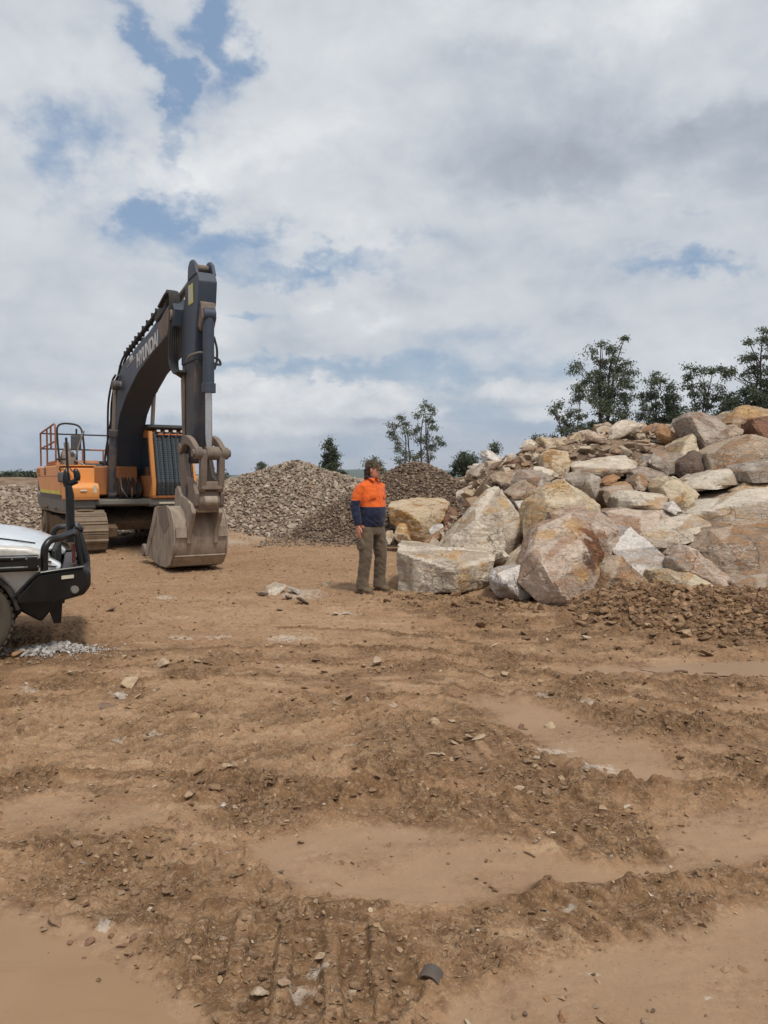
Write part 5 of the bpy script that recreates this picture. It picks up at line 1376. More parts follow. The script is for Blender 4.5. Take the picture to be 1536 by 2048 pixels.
MB().prism([(6.56, 4.45), (6.62, 4.2), (6.46, 4.0), (6.34, 4.1), (6.44, 4.5)], -.12, .12).build('cylinder_bracket', 'stickw', st, .02)
MB().box(5.98, 6.24, -.161, -.157, 4.50, 4.82).build('sticker', 'yellow', st)
MB().box(6.01, 6.21, -.164, -.1615, 4.53, 4.79).build('sticker_panel', 'cream', st)
MB().prism([(5.52, 3.3), (5.70, 3.5), (5.66, 2.2), (5.56, 2.2)], -.175, -.145).build('guard_plate', 'stickw', st, .01)
# bucket cylinder
a_ = Vector((6.55, .0, 4.26)); b_ = Vector((6.50, .0, 2.04)); d_ = b_ - a_
bc = MB().tube([a_, a_ + d_ * .55], .092, 20).tube([a_ + d_ * .50, a_ + d_ * .57], .115, 20).tube([a_ + Vector((0, -.1, 0)), a_ + Vector((0, .1, 0))], .11, 16).build('bucket_cylinder', 'boom', EX, .006)
MB().tube([a_ + d_ * .55, b_], .056, 16).build('cylinder_rod', 'chrome', bc)
MB().tube([a_ + d_ * .12 + Vector((-.1, .1, 0)), a_ + d_ * .55 + Vector((-.1, .1, 0))], .022, 8).build('oil_pipe', 'boom', bc)
MB().tube(curve([a_ + Vector((0, .09, -.35)), a_ + Vector((.02, .13, -.55)), a_ + Vector((.0, .13, -.75)), a_ + Vector((0, .09, -.88))], 6), .020, 8).build('hose', 'hose', bc)
MB().tube(curve([a_ + Vector((.0, .08, -.78)), a_ + Vector((.03, .18, -.80)), a_ + Vector((.02, .16, -.72)), a_ + Vector((-.02, .08, -.68))], 6), .02, 8).build('hose', 'hose', bc)
MB().tube(curve([(6.0, -.2, 3.56), (6.2, -.22, 3.62), (6.38, -.12, 3.66), (6.45, -.03, 3.66)], 6), .018, 8).build('hose', 'greyrod', bc)
# stick cylinder along the top of the boom
a_ = Vector((2.55, 0, 4.40)); b_ = Vector((6.18, 0, 5.09)); d_ = b_ - a_
ac = MB().tube([a_, a_ + d_ * .60], .10, 20).tube([a_ + d_ * .57, a_ + d_ * .62], .125, 20).build('stick_cylinder', 'boom', EX, .006)
MB().tube([a_ + d_ * .6, b_], .06, 16).build('cylinder_rod', 'greyrod', ac)
MB().prism([(2.35, 4.16), (2.75, 4.22), (2.62, 4.5), (2.48, 4.5)], -.12, -.08).prism([(2.35, 4.16), (2.75, 4.22), (2.62, 4.5), (2.48, 4.5)], .08, .12).build('cylinder_lug', 'boom', ac, .01)
# pipes and hoses on the boom
pp = MB()
for y, dz_ in ((-.24, .10), (-.17, .13), (.2, .1)):
    pp.tube(curve([(-.42, y - .1, 1.9), (-.42, y - .05, 2.3), (.30, y, 3.25 + dz_), (.85, y, 3.85 + dz_), (1.35, y, 4.14 + dz_), (2.4, y, 4.32 + dz_), (3.6, y, 4.50 + dz_), (4.3, y, 4.62 + dz_)], 6), .026, 8)
pp.build('boom_pipe', 'hose', bo)
for x in (.55, 1.0, 1.5, 1.75, 2.0, 2.25, 2.5, 2.8, 3.15, 3.5, 3.9, 4.2):
    z = float(np.interp(x, [.3, .85, 1.35, 2.4, 3.6, 4.3], [3.27, 3.87, 4.16, 4.34, 4.52, 4.64])) + .12
    MB().box(x, x + .035, -.27, -.13, z - .05, z + .025 + .02 * (int(x * 10) % 2)).build('pipe_clamp', 'black', bo, .005)
MB().prism([(4.05, 4.62), (4.75, 4.86), (4.95, 4.98), (5.05, 4.86), (4.9, 4.62), (4.2, 4.5)], -.26, -.06).build('valve_block', 'black', bo, .03)
for k in range(5):
    y = -.30 + k * .035
    MB().tube(curve([(4.6, y, 4.72), (5.15, y, 4.86), (5.46, y - .02, 4.72), (5.42, y - .03, 4.1 - k * .04), (5.36, y - .02, 3.65 - .03 * k), (5.55, y, 3.42 - .02 * k), (5.78, y + .02, 3.42)], 6), .022 + .004 * (k == 0), 8).build('hose', 'hose', bo)
hp = MB()
for y in (-.33, -.40):
    hp.tube(curve([(1.28, y, 3.85), (1.0, y - .02, 3.72), (.62, y - .03, 3.3), (.45, y - .02, 2.7), (.30, y, 2.1), (.1, y + .05, 1.6)], 6), .024, 8)
hp.build('boom_hose', 'hose', bo)
# linkage, coupler, bucket
for sy in (-1, 1):
    y = sy * .22
    lk = MB(); pts = curve([(5.72, y, 2.10), (5.98, y, 2.24), (6.3, y, 2.18), (6.62, y, 2.0)], 6); w_ = .075
    top_ = [Vector((p.x, 0, p.z + w_)) for p in pts]; bot_ = [Vector((p.x, 0, p.z - w_)) for p in pts][::-1]
    lk.prism([(p.x, p.z) for p in top_ + bot_], y - .045, y + .045)
    lk.tube([(6.62, y - .06, 2.0), (6.62, y + .06, 2.0)], .10, 16).tube([(5.72, y - .06, 2.1), (5.72, y + .06, 2.1)], .09, 16)
    lk.build('side_link', 'stickw', EX, .012)
MB().tube([(6.62, -.32, 2.0), (6.62, .32, 2.0)], .065, 14).tube([(6.6, -.09, 2.0), (6.6, .13, 2.0)], .11, 16).build('link_pin', 'stickw', EX, .006)
MB().tube([(5.75, -.24, 1.93), (5.75, .24, 1.93)], .085, 14).build('stick_pin', 'stickw', EX, .006)
bl = MB()
for y in (-.13, .17):
    bl.prism([(6.52, 2.02), (6.70, 2.02), (6.66, 1.62), (6.56, 1.36), (6.42, 1.36), (6.50, 1.62)], y - .05, y + .05)
bl.box(6.44, 6.60, -.17, .20, 1.40, 1.54); bl.box(6.52, 6.66, -.17, .2, 1.90, 2.02)
bl.build('bucket_link', 'stickw', EX, .02)
for sy in (-1, 1):
    y = sy * .215
    o = MB().prism([(5.62, 1.98), (5.86, 2.02), (5.98, 1.86), (6.10, 1.62), (6.42, 1.52), (6.56, 1.34), (6.50, 1.14), (6.30, 1.02), (6.02, 1.02), (5.84, 1.22), (5.66, 1.55), (5.58, 1.80)], y - .035, y + .035).build('coupler_plate', 'stickw', EX, .012)
    MB().prism([(6.02, 1.46), (6.10, 1.5), (6.14, 1.36), (6.08, 1.26), (6.02, 1.3)], y + sy * .036, y + sy * .041).build('slot', 'black', o)
MB().prism([(5.9, 1.34), (6.50, 1.40), (6.55, 1.20), (6.48, 1.06), (6.0, 1.08)], -.18, .18).build('coupler_body', 'stickw', EX, .03)
MB().tube([(6.50, -.10, 1.22), (6.50, .12, 1.22)], .085, 16).tube([(6.40, -.25, 1.07), (6.40, .25, 1.07)], .05, 14).build('coupler_pin', 'bucket', EX, .01)
BW = .44
YB = -.045
shell = [(5.18, 1.02), (5.45, 1.08), (5.80, 1.12), (6.02, 1.05), (6.16, .88), (6.20, .58), (6.12, .30), (5.94, .12), (5.66, .045), (5.2, .04), (4.7, .10), (4.25, .20)]
inner = [(5.20, .98), (5.46, 1.03), (5.79, 1.07), (5.98, 1.01), (6.11, .86), (6.15, .58), (6.07, .32), (5.91, .17), (5.65, .10), (5.2, .09), (4.72, .15), (4.26, .235)]
bk = MB().prism(shell + inner[::-1], YB - BW, YB + BW).build('bucket', 'bucket', EX, .006)
for sy in (-1, 1):
    y = YB + sy * BW
    a0_, b0_ = (y - .032, y - .001) if sy < 0 else (y + .001, y + .032)
    MB().prism([(x + .008, z + .006) for x, z in shell[:-1]] + [(4.28, .17), (4.34, .26), (4.75, .55), (5.06, .9)], a0_, b0_).build('side_plate', 'bucket', bk, .008)
    MB().prism([(5.02, 1.07), (5.22, 1.10), (5.05, .78), (4.72, .42), (4.42, .14), (4.22, .16), (4.45, .42), (4.80, .80)], a0_ - .014, b0_ + .014).build('side_cutter', 'bucket', bk, .01)
    MB().prism([(5.25, 1.09), (5.8, 1.13), (5.95, .80), (5.6, .62), (5.3, .8)], a0_ - .006 if sy < 0 else a0_, b0_ if sy < 0 else b0_ + .006).build('wear_plate', 'stickw', bk, .006)
# ears and back ribs
for y in (-.26, .20):
    MB().prism([(5.45, 1.06), (5.52, 1.40), (5.66, 1.46), (5.86, 1.30), (6.2, 1.24), (6.44, 1.16), (6.50, 1.02), (6.42, .88), (6.27, .70), (6.22, .5), (6.17, .46), (6.17, .6), (6.13, .9), (6.0, 1.02), (5.8, 1.09)], y - .035, y + .035).build('bucket_ear', 'bucket', bk, .01)
MB().prism([(6.20, .78), (6.235, .78), (6.235, .60), (6.205, .60)], YB - BW, -.30).build('back_strip', 'bucket', bk, .004)
MB().prism([(6.20, .78), (6.235, .78), (6.235, .60), (6.205, .60)], .24, YB + BW).build('back_strip', 'bucket', bk, .004)
MB().prism([(5.94, .112), (6.12, .295), (6.135, .28), (5.95, .095)], YB - BW, YB + BW).build('back_strip', 'bucket', bk, .003)
for k in range(5):
    y = YB - BW + .06 + k * (2 * BW - .12) / 4
    MB().prism([(4.36, .24), (4.12, .28), (3.90, .26), (3.88, .22), (4.12, .15), (4.36, .12)], y - .05, y + .05).build('tooth', 'stickw', bk, .012)
MB().tube([(4.2, YB - BW - .07, .24), (4.2, YB - BW + .0, .24)], .12, 14).build('side_cutter_boss', 'stickw', bk, .015)
EX.location.z = float(gz_at(-6.2, 18.4)[0]) - .01

# ------------------------------------------------------------------ utility vehicle cut by the left edge (local x forward, y to its far side)
_a = R(21)
UT = empty('pickup_truck', (-3.46 - .93 * math.sin(_a), 6.5 + .93 * math.cos(_a), .0), _a, 'white pickup truck with a black steel bull bar, its nose showing at left edge', 'pickup truck')


def loft(name, secs, mat, parent, bevel=0, smooth=40):
    """secs: list of (x, [(y,z)...]) open half sections mirrored to the other side"""
    bm = bmesh.new(); rings = []
    for x, hs_ in secs:
        full = [(-y, z) for y, z in hs_] + [(y, z) for y, z in hs_[::-1] if y > 1e-4 or True]
        rings.append([bm.verts.new((x, y, z)) for y, z in full])
    for a, b in zip(rings[:-1], rings[1:]):
        n = len(a)
        for i in range(n - 1): bm.faces.new((a[i], a[i + 1], b[i + 1], b[i]))
        bm.faces.new((a[n - 1], a[0], b[0], b[n - 1]))
    bm.faces.new(rings[0]); bm.faces.new(rings[-1][::-1])
    mb = MB(); mb.bm.free(); mb.bm = bm
    bmesh.ops.remove_doubles(bm, verts=bm.verts, dist=1e-4)
    return mb.build(name, mat, parent, bevel, smooth)


# lower body: narrow chassis tub so that the wheel wells stay open, fenders as shells
tub = MB().prism([(-4.0, .42), (-.55, .40), (.45, .45), (.58, .62), (.58, .86), (-4.0, .86)], -.62, .62).build('chassis', 'plastic', UT, .02)
bonnet = loft('bonnet', [(-1.15, [(.80, 1.02), (.79, 1.12), (.66, 1.19), (.35, 1.215), (.0, 1.22)]), (-.6, [(.81, 1.00), (.80, 1.08), (.67, 1.155), (.35, 1.19), (.0, 1.195)]),
                         (-.1, [(.81, .985), (.79, 1.04), (.66, 1.115), (.35, 1.155), (.0, 1.165)]), (.25, [(.80, .965), (.77, 1.0), (.63, 1.065), (.33, 1.105), (.0, 1.115)]),
                         (.45, [(.76, .95), (.73, .975), (.60, 1.02), (.3, 1.055), (.0, 1.065)]), (.56, [(.70, .93), (.68, .945), (.55, .98), (.28, 1.005), (.0, 1.01)])], 'white', UT)
def arch(cx_, cz_, r, a0, a1, n=12): return [(cx_ + r * math.cos(R(a0 + (a1 - a0) * k / n)), cz_ + r * math.sin(R(a0 + (a1 - a0) * k / n))) for k in range(n + 1)]
WZ = .385
MB().tube(curve([(-1.15, -.70, 1.178), (-.6, -.715, 1.143), (-.1, -.71, 1.098), (.25, -.69, 1.045), (.46, -.66, 1.005)], 5), .006, 6).build('panel_gap', 'plastic', bonnet)
for sy in (-1, 1):
    y0, y1 = (-.90, -.70) if sy < 0 else (.70, .90)
    fen = [(-1.2, .45), (-.62, .45)] + arch(-.10, WZ, .445, 172, 14) + [(.46, .60), (.60, .72), (.58, .93), (.40, .985), (0, 1.02), (-.6, 1.04), (-1.2, 1.05)]
    f = MB().prism(fen, y0, y1).build('fender', 'fender', UT, .035, seg=3)
    fl = arch(-.10, WZ, .415, 175, 8); fo = arch(-.10, WZ, .455, 175, 8)
    ya, yb = (y0 - .045, y0 + .05) if sy < 0 else (y1 - .05, y1 + .045)
    MB().prism(fl + fo[::-1], ya, yb).build('wheel_arch', 'plastic', f, .01)
    # headlight
    hl = MB().prism([(.30, .93), (.56, .90), (.68, .82), (.66, .76), (.50, .78), (.34, .86)], y0 + (.02 if sy < 0 else 0), y1 - (0 if sy < 0 else .02)).build('headlight', 'lens', UT, .02)
    hb = MB().prism([(.36, .89), (.60, .86), (.60, .85), (.36, .88)], y0 + .006, y1 - .006).prism([(.42, .845), (.64, .815), (.64, .805), (.42, .835)], y0 + .006, y1 - .006)
    hb.build('light_trim', 'plastic', hl)
    # windows / doors
    d = MB().prism([(-2.2, .45), (-1.21, .45), (-1.21, 1.06), (-2.2, 1.08)], y0 + .01, y1 - .01).build('door', 'fender', UT, .02)
    MB().box(-2.12, -1.96, (y0 - .03) if sy < 0 else y1 - .0, y0 if sy < 0 else y1 + .03, .95, .98).build('handle', 'plastic', d, .008)
    MB().prism([(-3.1, .5), (-2.22, .45), (-2.22, 1.08), (-3.1, 1.10)], y0 + .01, y1 - .01).build('door', 'fender', UT, .02)
    # side brush rail with its plate, seen right in front of the lens
    rr = MB(); yr_ = sy * 1.0
    rr.tube(curve([(.50, yr_ * .97, .90), (.2, yr_, .905), (-1.0, yr_, .93), (-2.6, yr_, .9)], 5), .028, 12)
    rr.tube(curve([(.50, yr_ * .97, .815), (.2, yr_, .815), (-1.0, yr_, .80), (-2.6, yr_, .78)], 5), .028, 12)
    rr.box(-1.8, .52, yr_ - .012, yr_ + .012, .82, .90)
    ro = rr.build('side_rail', 'bar', UT)
    if sy < 0:
        MB().box(-.06, .16, yr_ - .018, yr_ - .014, .845, .87).build('name_plate', 'cream', ro, .006)
        for x in (.30, .41, .50):
            for z in (.83, .90): MB().ellipsoid((x, yr_ - .028 + (.02 if x > .45 else 0), z), (.009, .009, .009), 1).build('bolt', 'greyrod', ro)
gr = MB().box(.57, .64, -.62, .62, .62, .94).build('grille', 'plastic', UT, .02)
MB().box(.50, .60, -.70, .70, .935, .975).build('grille_top', 'white', UT, .02)
# cabin
cb = loft('cabin', [(-3.05, [(.86, 1.05), (.80, 1.40), (.68, 1.74), (.45, 1.80), (0, 1.82)]), (-2.2, [(.87, 1.05), (.81, 1.42), (.69, 1.78), (.45, 1.85), (0, 1.87)]),
                    (-1.75, [(.87, 1.05), (.81, 1.40), (.69, 1.74), (.45, 1.81), (0, 1.83)]), (-1.12, [(.86, 1.04), (.82, 1.12), (.74, 1.2), (.45, 1.24), (0, 1.26)])], 'white', UT, .0)
MB().poly([(-1.66, -.62, 1.74), (-1.66, .62, 1.74), (-1.16, .70, 1.25), (-1.16, -.70, 1.25)], (.025, 0, .03)).build('windscreen', 'carglass', cb)
for sy in (-1, 1):
    for xa, xb, xc, xd in ((-1.40, -2.12, -2.10, -1.78), (-2.2, -2.95, -2.88, -2.2)):
        pts = [(xa, sy * .872, 1.12), (xb, sy * .872, 1.12), (xc, sy * .725, 1.70), (xd, sy * .725, 1.70)]
        MB().poly(pts, (0, sy * .012, .004)).build('side_window', 'carglass', cb)
MB().prism([(-4.9, .6), (-3.15, .6), (-3.15, 1.10), (-4.9, 1.10)], -.88, .88).build('tray', 'white', UT, .04)
for x in (-.10, -3.2):
    for sy in (-1, 1):
        w = MB().tube([(x, sy * .70, WZ), (x, sy * .73, WZ), (x, sy * .90, WZ), (x, sy * .93, WZ)], [.36, .385, .385, .35], 48).build('wheel', 'tyre', UT, .02, label=None)
        tb = MB()
        for k in range(40):
            a0 = k * 2 * math.pi / 40; c_, s_ = math.cos(a0), math.sin(a0)
            p = Vector((x + .388 * c_, 0, WZ + .388 * s_)); t = Vector((-s_, 0, c_)); n_v = Vector((c_, 0, s_))
            for ya, yb, sh in ((.735, .80, .0), (.83, .90, .5)):
                q = p + t * .03 * sh
                tb.prism([((q - t * .018 - n_v * .02).x, (q - t * .018 - n_v * .02).z), ((q + t * .018 - n_v * .02).x, (q + t * .018 - n_v * .02).z),
                          ((q + t * .016 + n_v * .008).x, (q + t * .016 + n_v * .008).z), ((q - t * .016 + n_v * .008).x, (q - t * .016 + n_v * .008).z)], sy * ya, sy * yb)
        tb.build('tyre_tread', 'tyre', w)
        rm = MB().tube([(x, sy * .905, WZ), (x, sy * .936, WZ)], [.235, .22], 32)
        for k in range(6):
            a0 = k * math.pi / 3; rm.tube([(x, sy * .945, WZ), (x + .2 * math.cos(a0), sy * .938, WZ + .2 * math.sin(a0))], [.035, .022], 8)
        rm.build('rim', 'greyrod', w)
# bull bar
bb = MB()
wing = [(.33, .50), (.32, .56), (.47, .735), (.56, .765), (.86, .79), (.90, .74), (.91, .62), (.82, .54), (.62, .49)]
bbo = MB()
near = -.93
def wing_pts(sy): return [(x, sy * (.965 - max(0, x - .45) * .22), z) for x, z in wing]
for sy in (-1, 1): bbo.poly(wing_pts(sy), (0, -sy * .10, 0))
bbo.prism([(.70, .50), (.86, .54), (.92, .62), (.92, .74), (.86, .79), (.66, .78)], -.84, .84)
bbo.prism([(.50, .30), (.60, .42), (.62, .50), (.30, .50), (.28, .44)], -.74, .74)
bull = bbo.build('bull_bar', 'bar', UT, .022, seg=3)
for sy in (-1, 1):
    MB().tube(curve([(.30, sy * .955, .565), (.47, sy * .965, .742), (.56, sy * .95, .772), (.86, sy * .885, .797)], 5), .014, 8).build('lip', 'bar', bull)
    hp_ = [(.545, sy * .93, .77), (.545, sy * .93, .94), (.56, sy * .92, 1.0), (.60, sy * .88, 1.045), (.66, sy * .80, 1.055), (.74, sy * .60, 1.07), (.78, sy * .42, 1.08), (.80, sy * .34, 1.06), (.83, sy * .32, .98), (.88, sy * .32, .78)]
    MB().tube(curve(hp_, 5), .032, 14).build('hoop', 'bar', bull)
    fg = MB().tube([(.78, sy * .885, .60), (.79, sy * .905, .60)], [.036, .034], 18).build('fog_lamp', 'greyrod', bull)
    MB().tube([(.79, sy * .90, .60), (.792, sy * .908, .60)], .026, 16).build('lens', 'foglens', fg)
    MB().poly([(.68, sy * .922, .70), (.78, sy * .900, .705), (.78, sy * .900, .735), (.68, sy * .922, .73)], (0, sy * .006, 0)).build('side_marker', 'cream', bull)
    MB().tube([(.84, sy * .58, .78), (.80, sy * .58, 1.07)], .024, 12).build('upright', 'bar', bull)
MB().tube([(.80, -.36, 1.09), (.80, .36, 1.09)], .034, 14).build('top_bar', 'bar', bull)
MB().tube([(.80, .36, 1.09), (.80, .44, 1.09)], .036, 14).build('bar_cap', 'greyrod', bull)
MB().box(.79, .83, -.30, .30, .80, .84).build('lower_bar', 'bar', bull, .01)
MB().prism([(.60, .26), (.66, .26), (.68, .50), (.56, .50), (.56, .38)], -.62, -.58).build('tow_hook', 'bar', bull, .006)
MB().prism([(.60, .26), (.66, .26), (.68, .50), (.56, .50), (.56, .38)], .58, .62).build('tow_hook', 'bar', bull, .006)
MB().box(.76, .79, -.52, -.40, .80, .98).build('red_box', 'redbrown', bull, .01)  # plain red-brown box under the near hoop
# fat sprung antenna and thin whip with its folded base
an = MB(); ax, ay = .74, .06
an.tube([(ax, ay, .95), (ax, ay, 1.42), (ax - .012, ay, 1.52)], [.043, .041, .032], 16)
an.tube(curve([(ax - .02, ay + .02, 1.50), (ax - .03, ay + .02, 1.60), (ax - .025, ay + .02, 1.68)], 4), [.034, .037, .039, .039, .037, .034, .030, .022, .010], 12)
an.tube(curve([(ax + .07, ay - .02, 1.56), (ax + .07, ay - .02, 1.62), (ax + .05, ay - .02, 1.68)], 4), [.026, .030, .032, .032, .032, .030, .028, .022, .010], 12)
an.tube([(ax + .0, ay, 1.53), (ax + .07, ay - .02, 1.56)], .030, 10)
an.build('antenna', 'bar', UT)
an = MB(); ax, ay = .74, .34
an.tube([(ax, ay, .98), (ax, ay, 1.12), (ax - .01, ay, 1.16), (ax - .03, ay, 2.0)], [.028, .028, .017, .012], 10)
an.tube(curve([(ax, ay, 1.06), (ax + .1, ay, 1.07), (ax + .10, ay - .1, 1.05)], 4), .018, 8)
an.build('antenna', 'bar', UT)
UT.location.z = float(gz_at(-3.5, 6.6)[0]) - .005
# ------------------------------------------------------------------ trees
def mat_leaf(name, a, b):
    m, g = new_mat(name)
    t = g.attr('tint').outputs['Fac']
    c = g.mix(t, srgb(*a), srgb(*b))
    bs = g.node('ShaderNodeBsdfPrincipled', {'Base Color': c, 'Roughness': .6, 'Specular IOR Level': .35})
    tr = g.node('ShaderNodeBsdfTranslucent', {'Color': c})
    mx = g.node('ShaderNodeMixShader', {0: .22, 1: bs.outputs[0], 2: tr.outputs[0]})
    g.l.new(mx.outputs[0], g.node('ShaderNodeOutputMaterial').inputs[0])
    return m


M_LEAF = mat_leaf('gum leaves', (60, 70, 54), (118, 124, 100))
M_LEAFD = mat_leaf('dark leaves', (56, 66, 50), (88, 96, 74))
M_DRY = mat_leaf('dry grass blades', (132, 104, 72), (172, 142, 104))
M_BARK = paint('gum bark', (82, 74, 68), .85, dirt=(54, 46, 40), amt=.7)


def leaves(clumps, seed, mat, leaf=(.26, .07), dens=1.0, droop=.5):
    """clumps: (centre, radius); small drooping leaf blades gathered in loose sprays through each clump"""
    rs = np.random.RandomState(seed); V = []; T = []; fs = leaf[0] / .26
    for c, r in clumps:
        ns_ = max(4, int(17 * dens * (r / .55 / fs) ** 2)); tt = rs.rand()
        for _sub in range(ns_):
            d0 = rs.normal(0, 1, 3); d0 /= np.linalg.norm(d0)
            cc = np.array(c[:]) + d0 * r * rs.uniform(.2, 1.12) * np.array([1.05, 1.05, .85]); rr = rs.uniform(.13, .30) * fs * (1 + .3 * (r > .8))
            n = int(rs.uniform(26, 60))
            p = cc + rs.normal(0, .55, (n, 3)) * rr * np.array([1.3, 1.3, .8])
            ax = rs.normal(0, 1, (n, 3)); ax[:, 2] -= droop * 1.6; ax /= np.linalg.norm(ax, axis=1)[:, None]
            sd_ = np.cross(ax, rs.normal(0, 1, (n, 3))); sd_ /= np.linalg.norm(sd_, axis=1)[:, None] + 1e-9
            L_ = .15 * fs * rs.uniform(.6, 1.5, n)[:, None]; w = .032 * fs * rs.uniform(.7, 1.5, n)[:, None]
            q = np.stack([p, p + ax * L_ * .45 + sd_ * w, p + ax * L_, p + ax * L_ * .5 - sd_ * w], 1)
            V.append(q.reshape(-1, 3)); T.append(np.repeat(np.clip(rs.uniform(.0, .7, n) + .3 * rs.rand() - .1 + .15 * tt, 0, 1), 4))
    V = np.concatenate(V); T = np.concatenate(T)
    return mesh_np('crown', V, np.arange(len(V)), 4, mat, False, {'tint': T})


def tree(Y, pix, base, label, mat=None, trunks=1, leaf=(.26, .07), dens=1.0, depth=.8, name='tree', cat='tree', group=None, rk=1.0, tr=.075, seed=None, limb=True, zb=None):
    seed = seed or int(base[0] * 3 + Y); rd = random.Random(seed)
    k = Y / FPX; cl_ = []
    for a, b, r in pix:
        rr = r * k * rk
        p = at(a, b, Y); p.y += rd.uniform(-1, 1) * depth * rr * 2.2
        cl_.append((p, rr))
    bp = at(base[0], base[1], Y); bp.z = float(base_h(bp.x, bp.y)) - .1 if zb is None else zb
    root = empty(name, bp, 0, label, cat, group)
    cme = leaves([(c - bp, r) for c, r in cl_], seed, mat or M_LEAF, leaf, dens)
    link('crown', cme, root)
    tb = MB(); H_ = max(c.z for c, _ in cl_) - bp.z
    lead = []
    tops = sorted(cl_, key=lambda c: -c[0].z)[:max(trunks, 1)] if trunks > 1 else [max(cl_, key=lambda c: c[0].z)]
    for i in range(trunks):
        top = tops[i % len(tops)][0] - bp
        off = Vector((rd.uniform(-.3, .3) * (trunks > 1), rd.uniform(-.3, .3) * (trunks > 1), 0))
        mid1 = off + top * .35 + Vector((rd.uniform(-.1, .1) * H_ * .4, 0, 0)); mid1.z = top.z * .36
        mid2 = top * .72 + Vector((rd.uniform(-.05, .05) * H_, rd.uniform(-.05, .05) * H_, 0)); mid2.z = top.z * .72
        pts = curve([off * 1.5, mid1, mid2, top], 6); n = len(pts)
        tb.tube(pts, [tr * (1 - .85 * j / (n - 1)) for j in range(n)], 8); lead.append(pts)
    tk = tb.build('trunk', M_BARK, root)
    if limb:
        lb = MB()
        for c, r in cl_:
            q = c - bp; L_ = rd.choice(lead)
            j = min(range(len(L_)), key=lambda t: (L_[t] - q).length + abs(L_[t].z - q.z * .72) * 1.2)
            s_ = L_[j]
            mid = s_.lerp(q, .55) + Vector((rd.uniform(-.1, .1), rd.uniform(-.1, .1), -.06 * (q - s_).length))
            lb.tube(curve([s_, mid, q + Vector((0, 0, r * .3))], 4), [tr * .30 * (1 - .8 * t / 8) for t in range(9)], 5)
            for _ in range(3):
                e = q + Vector((rd.uniform(-1, 1), rd.uniform(-1, 1), rd.uniform(-.6, 1))) * r
                lb.tube([q, e], [tr * .1, tr * .04], 4, cap=False)
        lb.build('limbs', M_BARK, tk)
    return root


TG = 'trees on the rise above the rock pile'
tree(47, [(1205, 684, 9), (1243, 681, 9), (1232, 697, 9), (1186, 700, 11), (1161, 730, 11), (1145, 736, 7), (1202, 722, 16), (1227, 722, 12), (1256, 721, 11), (1240, 738, 18), (1183, 751, 14),
          (1208, 751, 20), (1240, 767, 22), (1192, 776, 18), (1215, 786, 26), (1186, 798, 14), (1246, 798, 20), (1208, 823, 26), (1252, 830, 20), (1192, 849, 20), (1227, 849, 24), (1176, 868, 12), (1259, 852, 16), (1218, 700, 9), (1170, 765, 8), (1262, 745, 8)],
     (1212, 880), 'tallest broad gum tree on the rise, ragged crown with a branch reaching left', trunks=3, group=TG, tr=.13, dens=.9)
tree(48, [(1313, 748, 8), (1303, 767, 14), (1319, 763, 11), (1297, 789, 16), (1316, 789, 13), (1290, 817, 15), (1313, 817, 15), (1297, 842, 17), (1319, 842, 12), (1281, 830, 12)],
     (1303, 866), 'slender pointed gum tree just right of the tallest one', trunks=2, group=TG, dens=.9)
tree(46.5, [(1347, 792, 14), (1344, 773, 9), (1354, 817, 18), (1341, 836, 17), (1363, 839, 14), (1350, 850, 14), (1335, 800, 8)], (1350, 866), 'low dark bushy tree between the slender gum and the airy gum', mat=M_LEAFD, group=TG, dens=1.6)
tree(47.5, [(1376, 738, 8), (1395, 744, 13), (1417, 744, 12), (1370, 757, 10), (1385, 767, 14), (1411, 770, 14), (1433, 779, 11), (1382, 789, 13), (1404, 792, 15), (1427, 795, 13), (1445, 792, 8), (1392, 811, 14), (1417, 811, 13), (1375, 820, 12), (1400, 830, 12), (1440, 815, 8)],
     (1405, 862), 'airy round-crowned gum tree behind the highest tilted slab', trunks=3, group=TG, dens=.72)
tree(45, [(1493, 782, 15), (1477, 798, 17), (1461, 808, 13), (1499, 801, 17), (1455, 824, 13), (1477, 820, 17), (1525, 811, 20), (1505, 820, 16), (1550, 815, 20), (1440, 835, 10)],
     (1485, 850), 'low dark green thicket above the orange-brown boulders', mat=M_LEAFD, group=TG, dens=1.7, name='bush', cat='bush', trunks=2)
tree(46, [(1518, 668, 10), (1499, 681, 8), (1525, 681, 13), (1509, 713, 14), (1531, 710, 16), (1493, 719, 8), (1515, 735, 15), (1534, 741, 16), (1499, 748, 13), (1471, 738, 8), (1452, 741, 11), (1518, 767, 17), (1545, 770, 17), (1525, 789, 15),
          (1461, 751, 8), (1565, 700, 18), (1572, 740, 20), (1560, 800, 20), (1590, 770, 18), (1550, 680, 12), (1441, 737, 5)],
     (1532, 850), 'tall gum tree cut by the right edge, one long branch reaching left', trunks=3, group=TG, tr=.12, dens=.85)
tree(42, [(1113, 811, 8), (1107, 824, 7), (1142, 827, 13), (1129, 836, 11), (1158, 830, 11), (1135, 852, 13), (1151, 858, 12), (1120, 862, 9), (1168, 850, 7)], (1135, 880),
     'small scrubby tree with bare twigs at the left end of the rise', trunks=3, group=TG, dens=.8, tr=.06)
tree(42.5, [(1158, 782, 8), (1164, 792, 7), (1150, 798, 5), (1155, 772, 5)], (1160, 880), 'thin sapling with a tuft on top beside the scrubby tree', group=TG, tr=.04, dens=.8)
tree(41, [(1069, 880, 9), (1085, 877, 10), (1101, 880, 9), (1115, 884, 8), (1077, 888, 8), (1128, 882, 8)], (1090, 893), 'low round bush at the far left of the rise', mat=M_LEAFD, group=TG, name='bush', cat='bush', dens=1.5, tr=.05)
TF = 'trees standing beyond the gravel heaps'
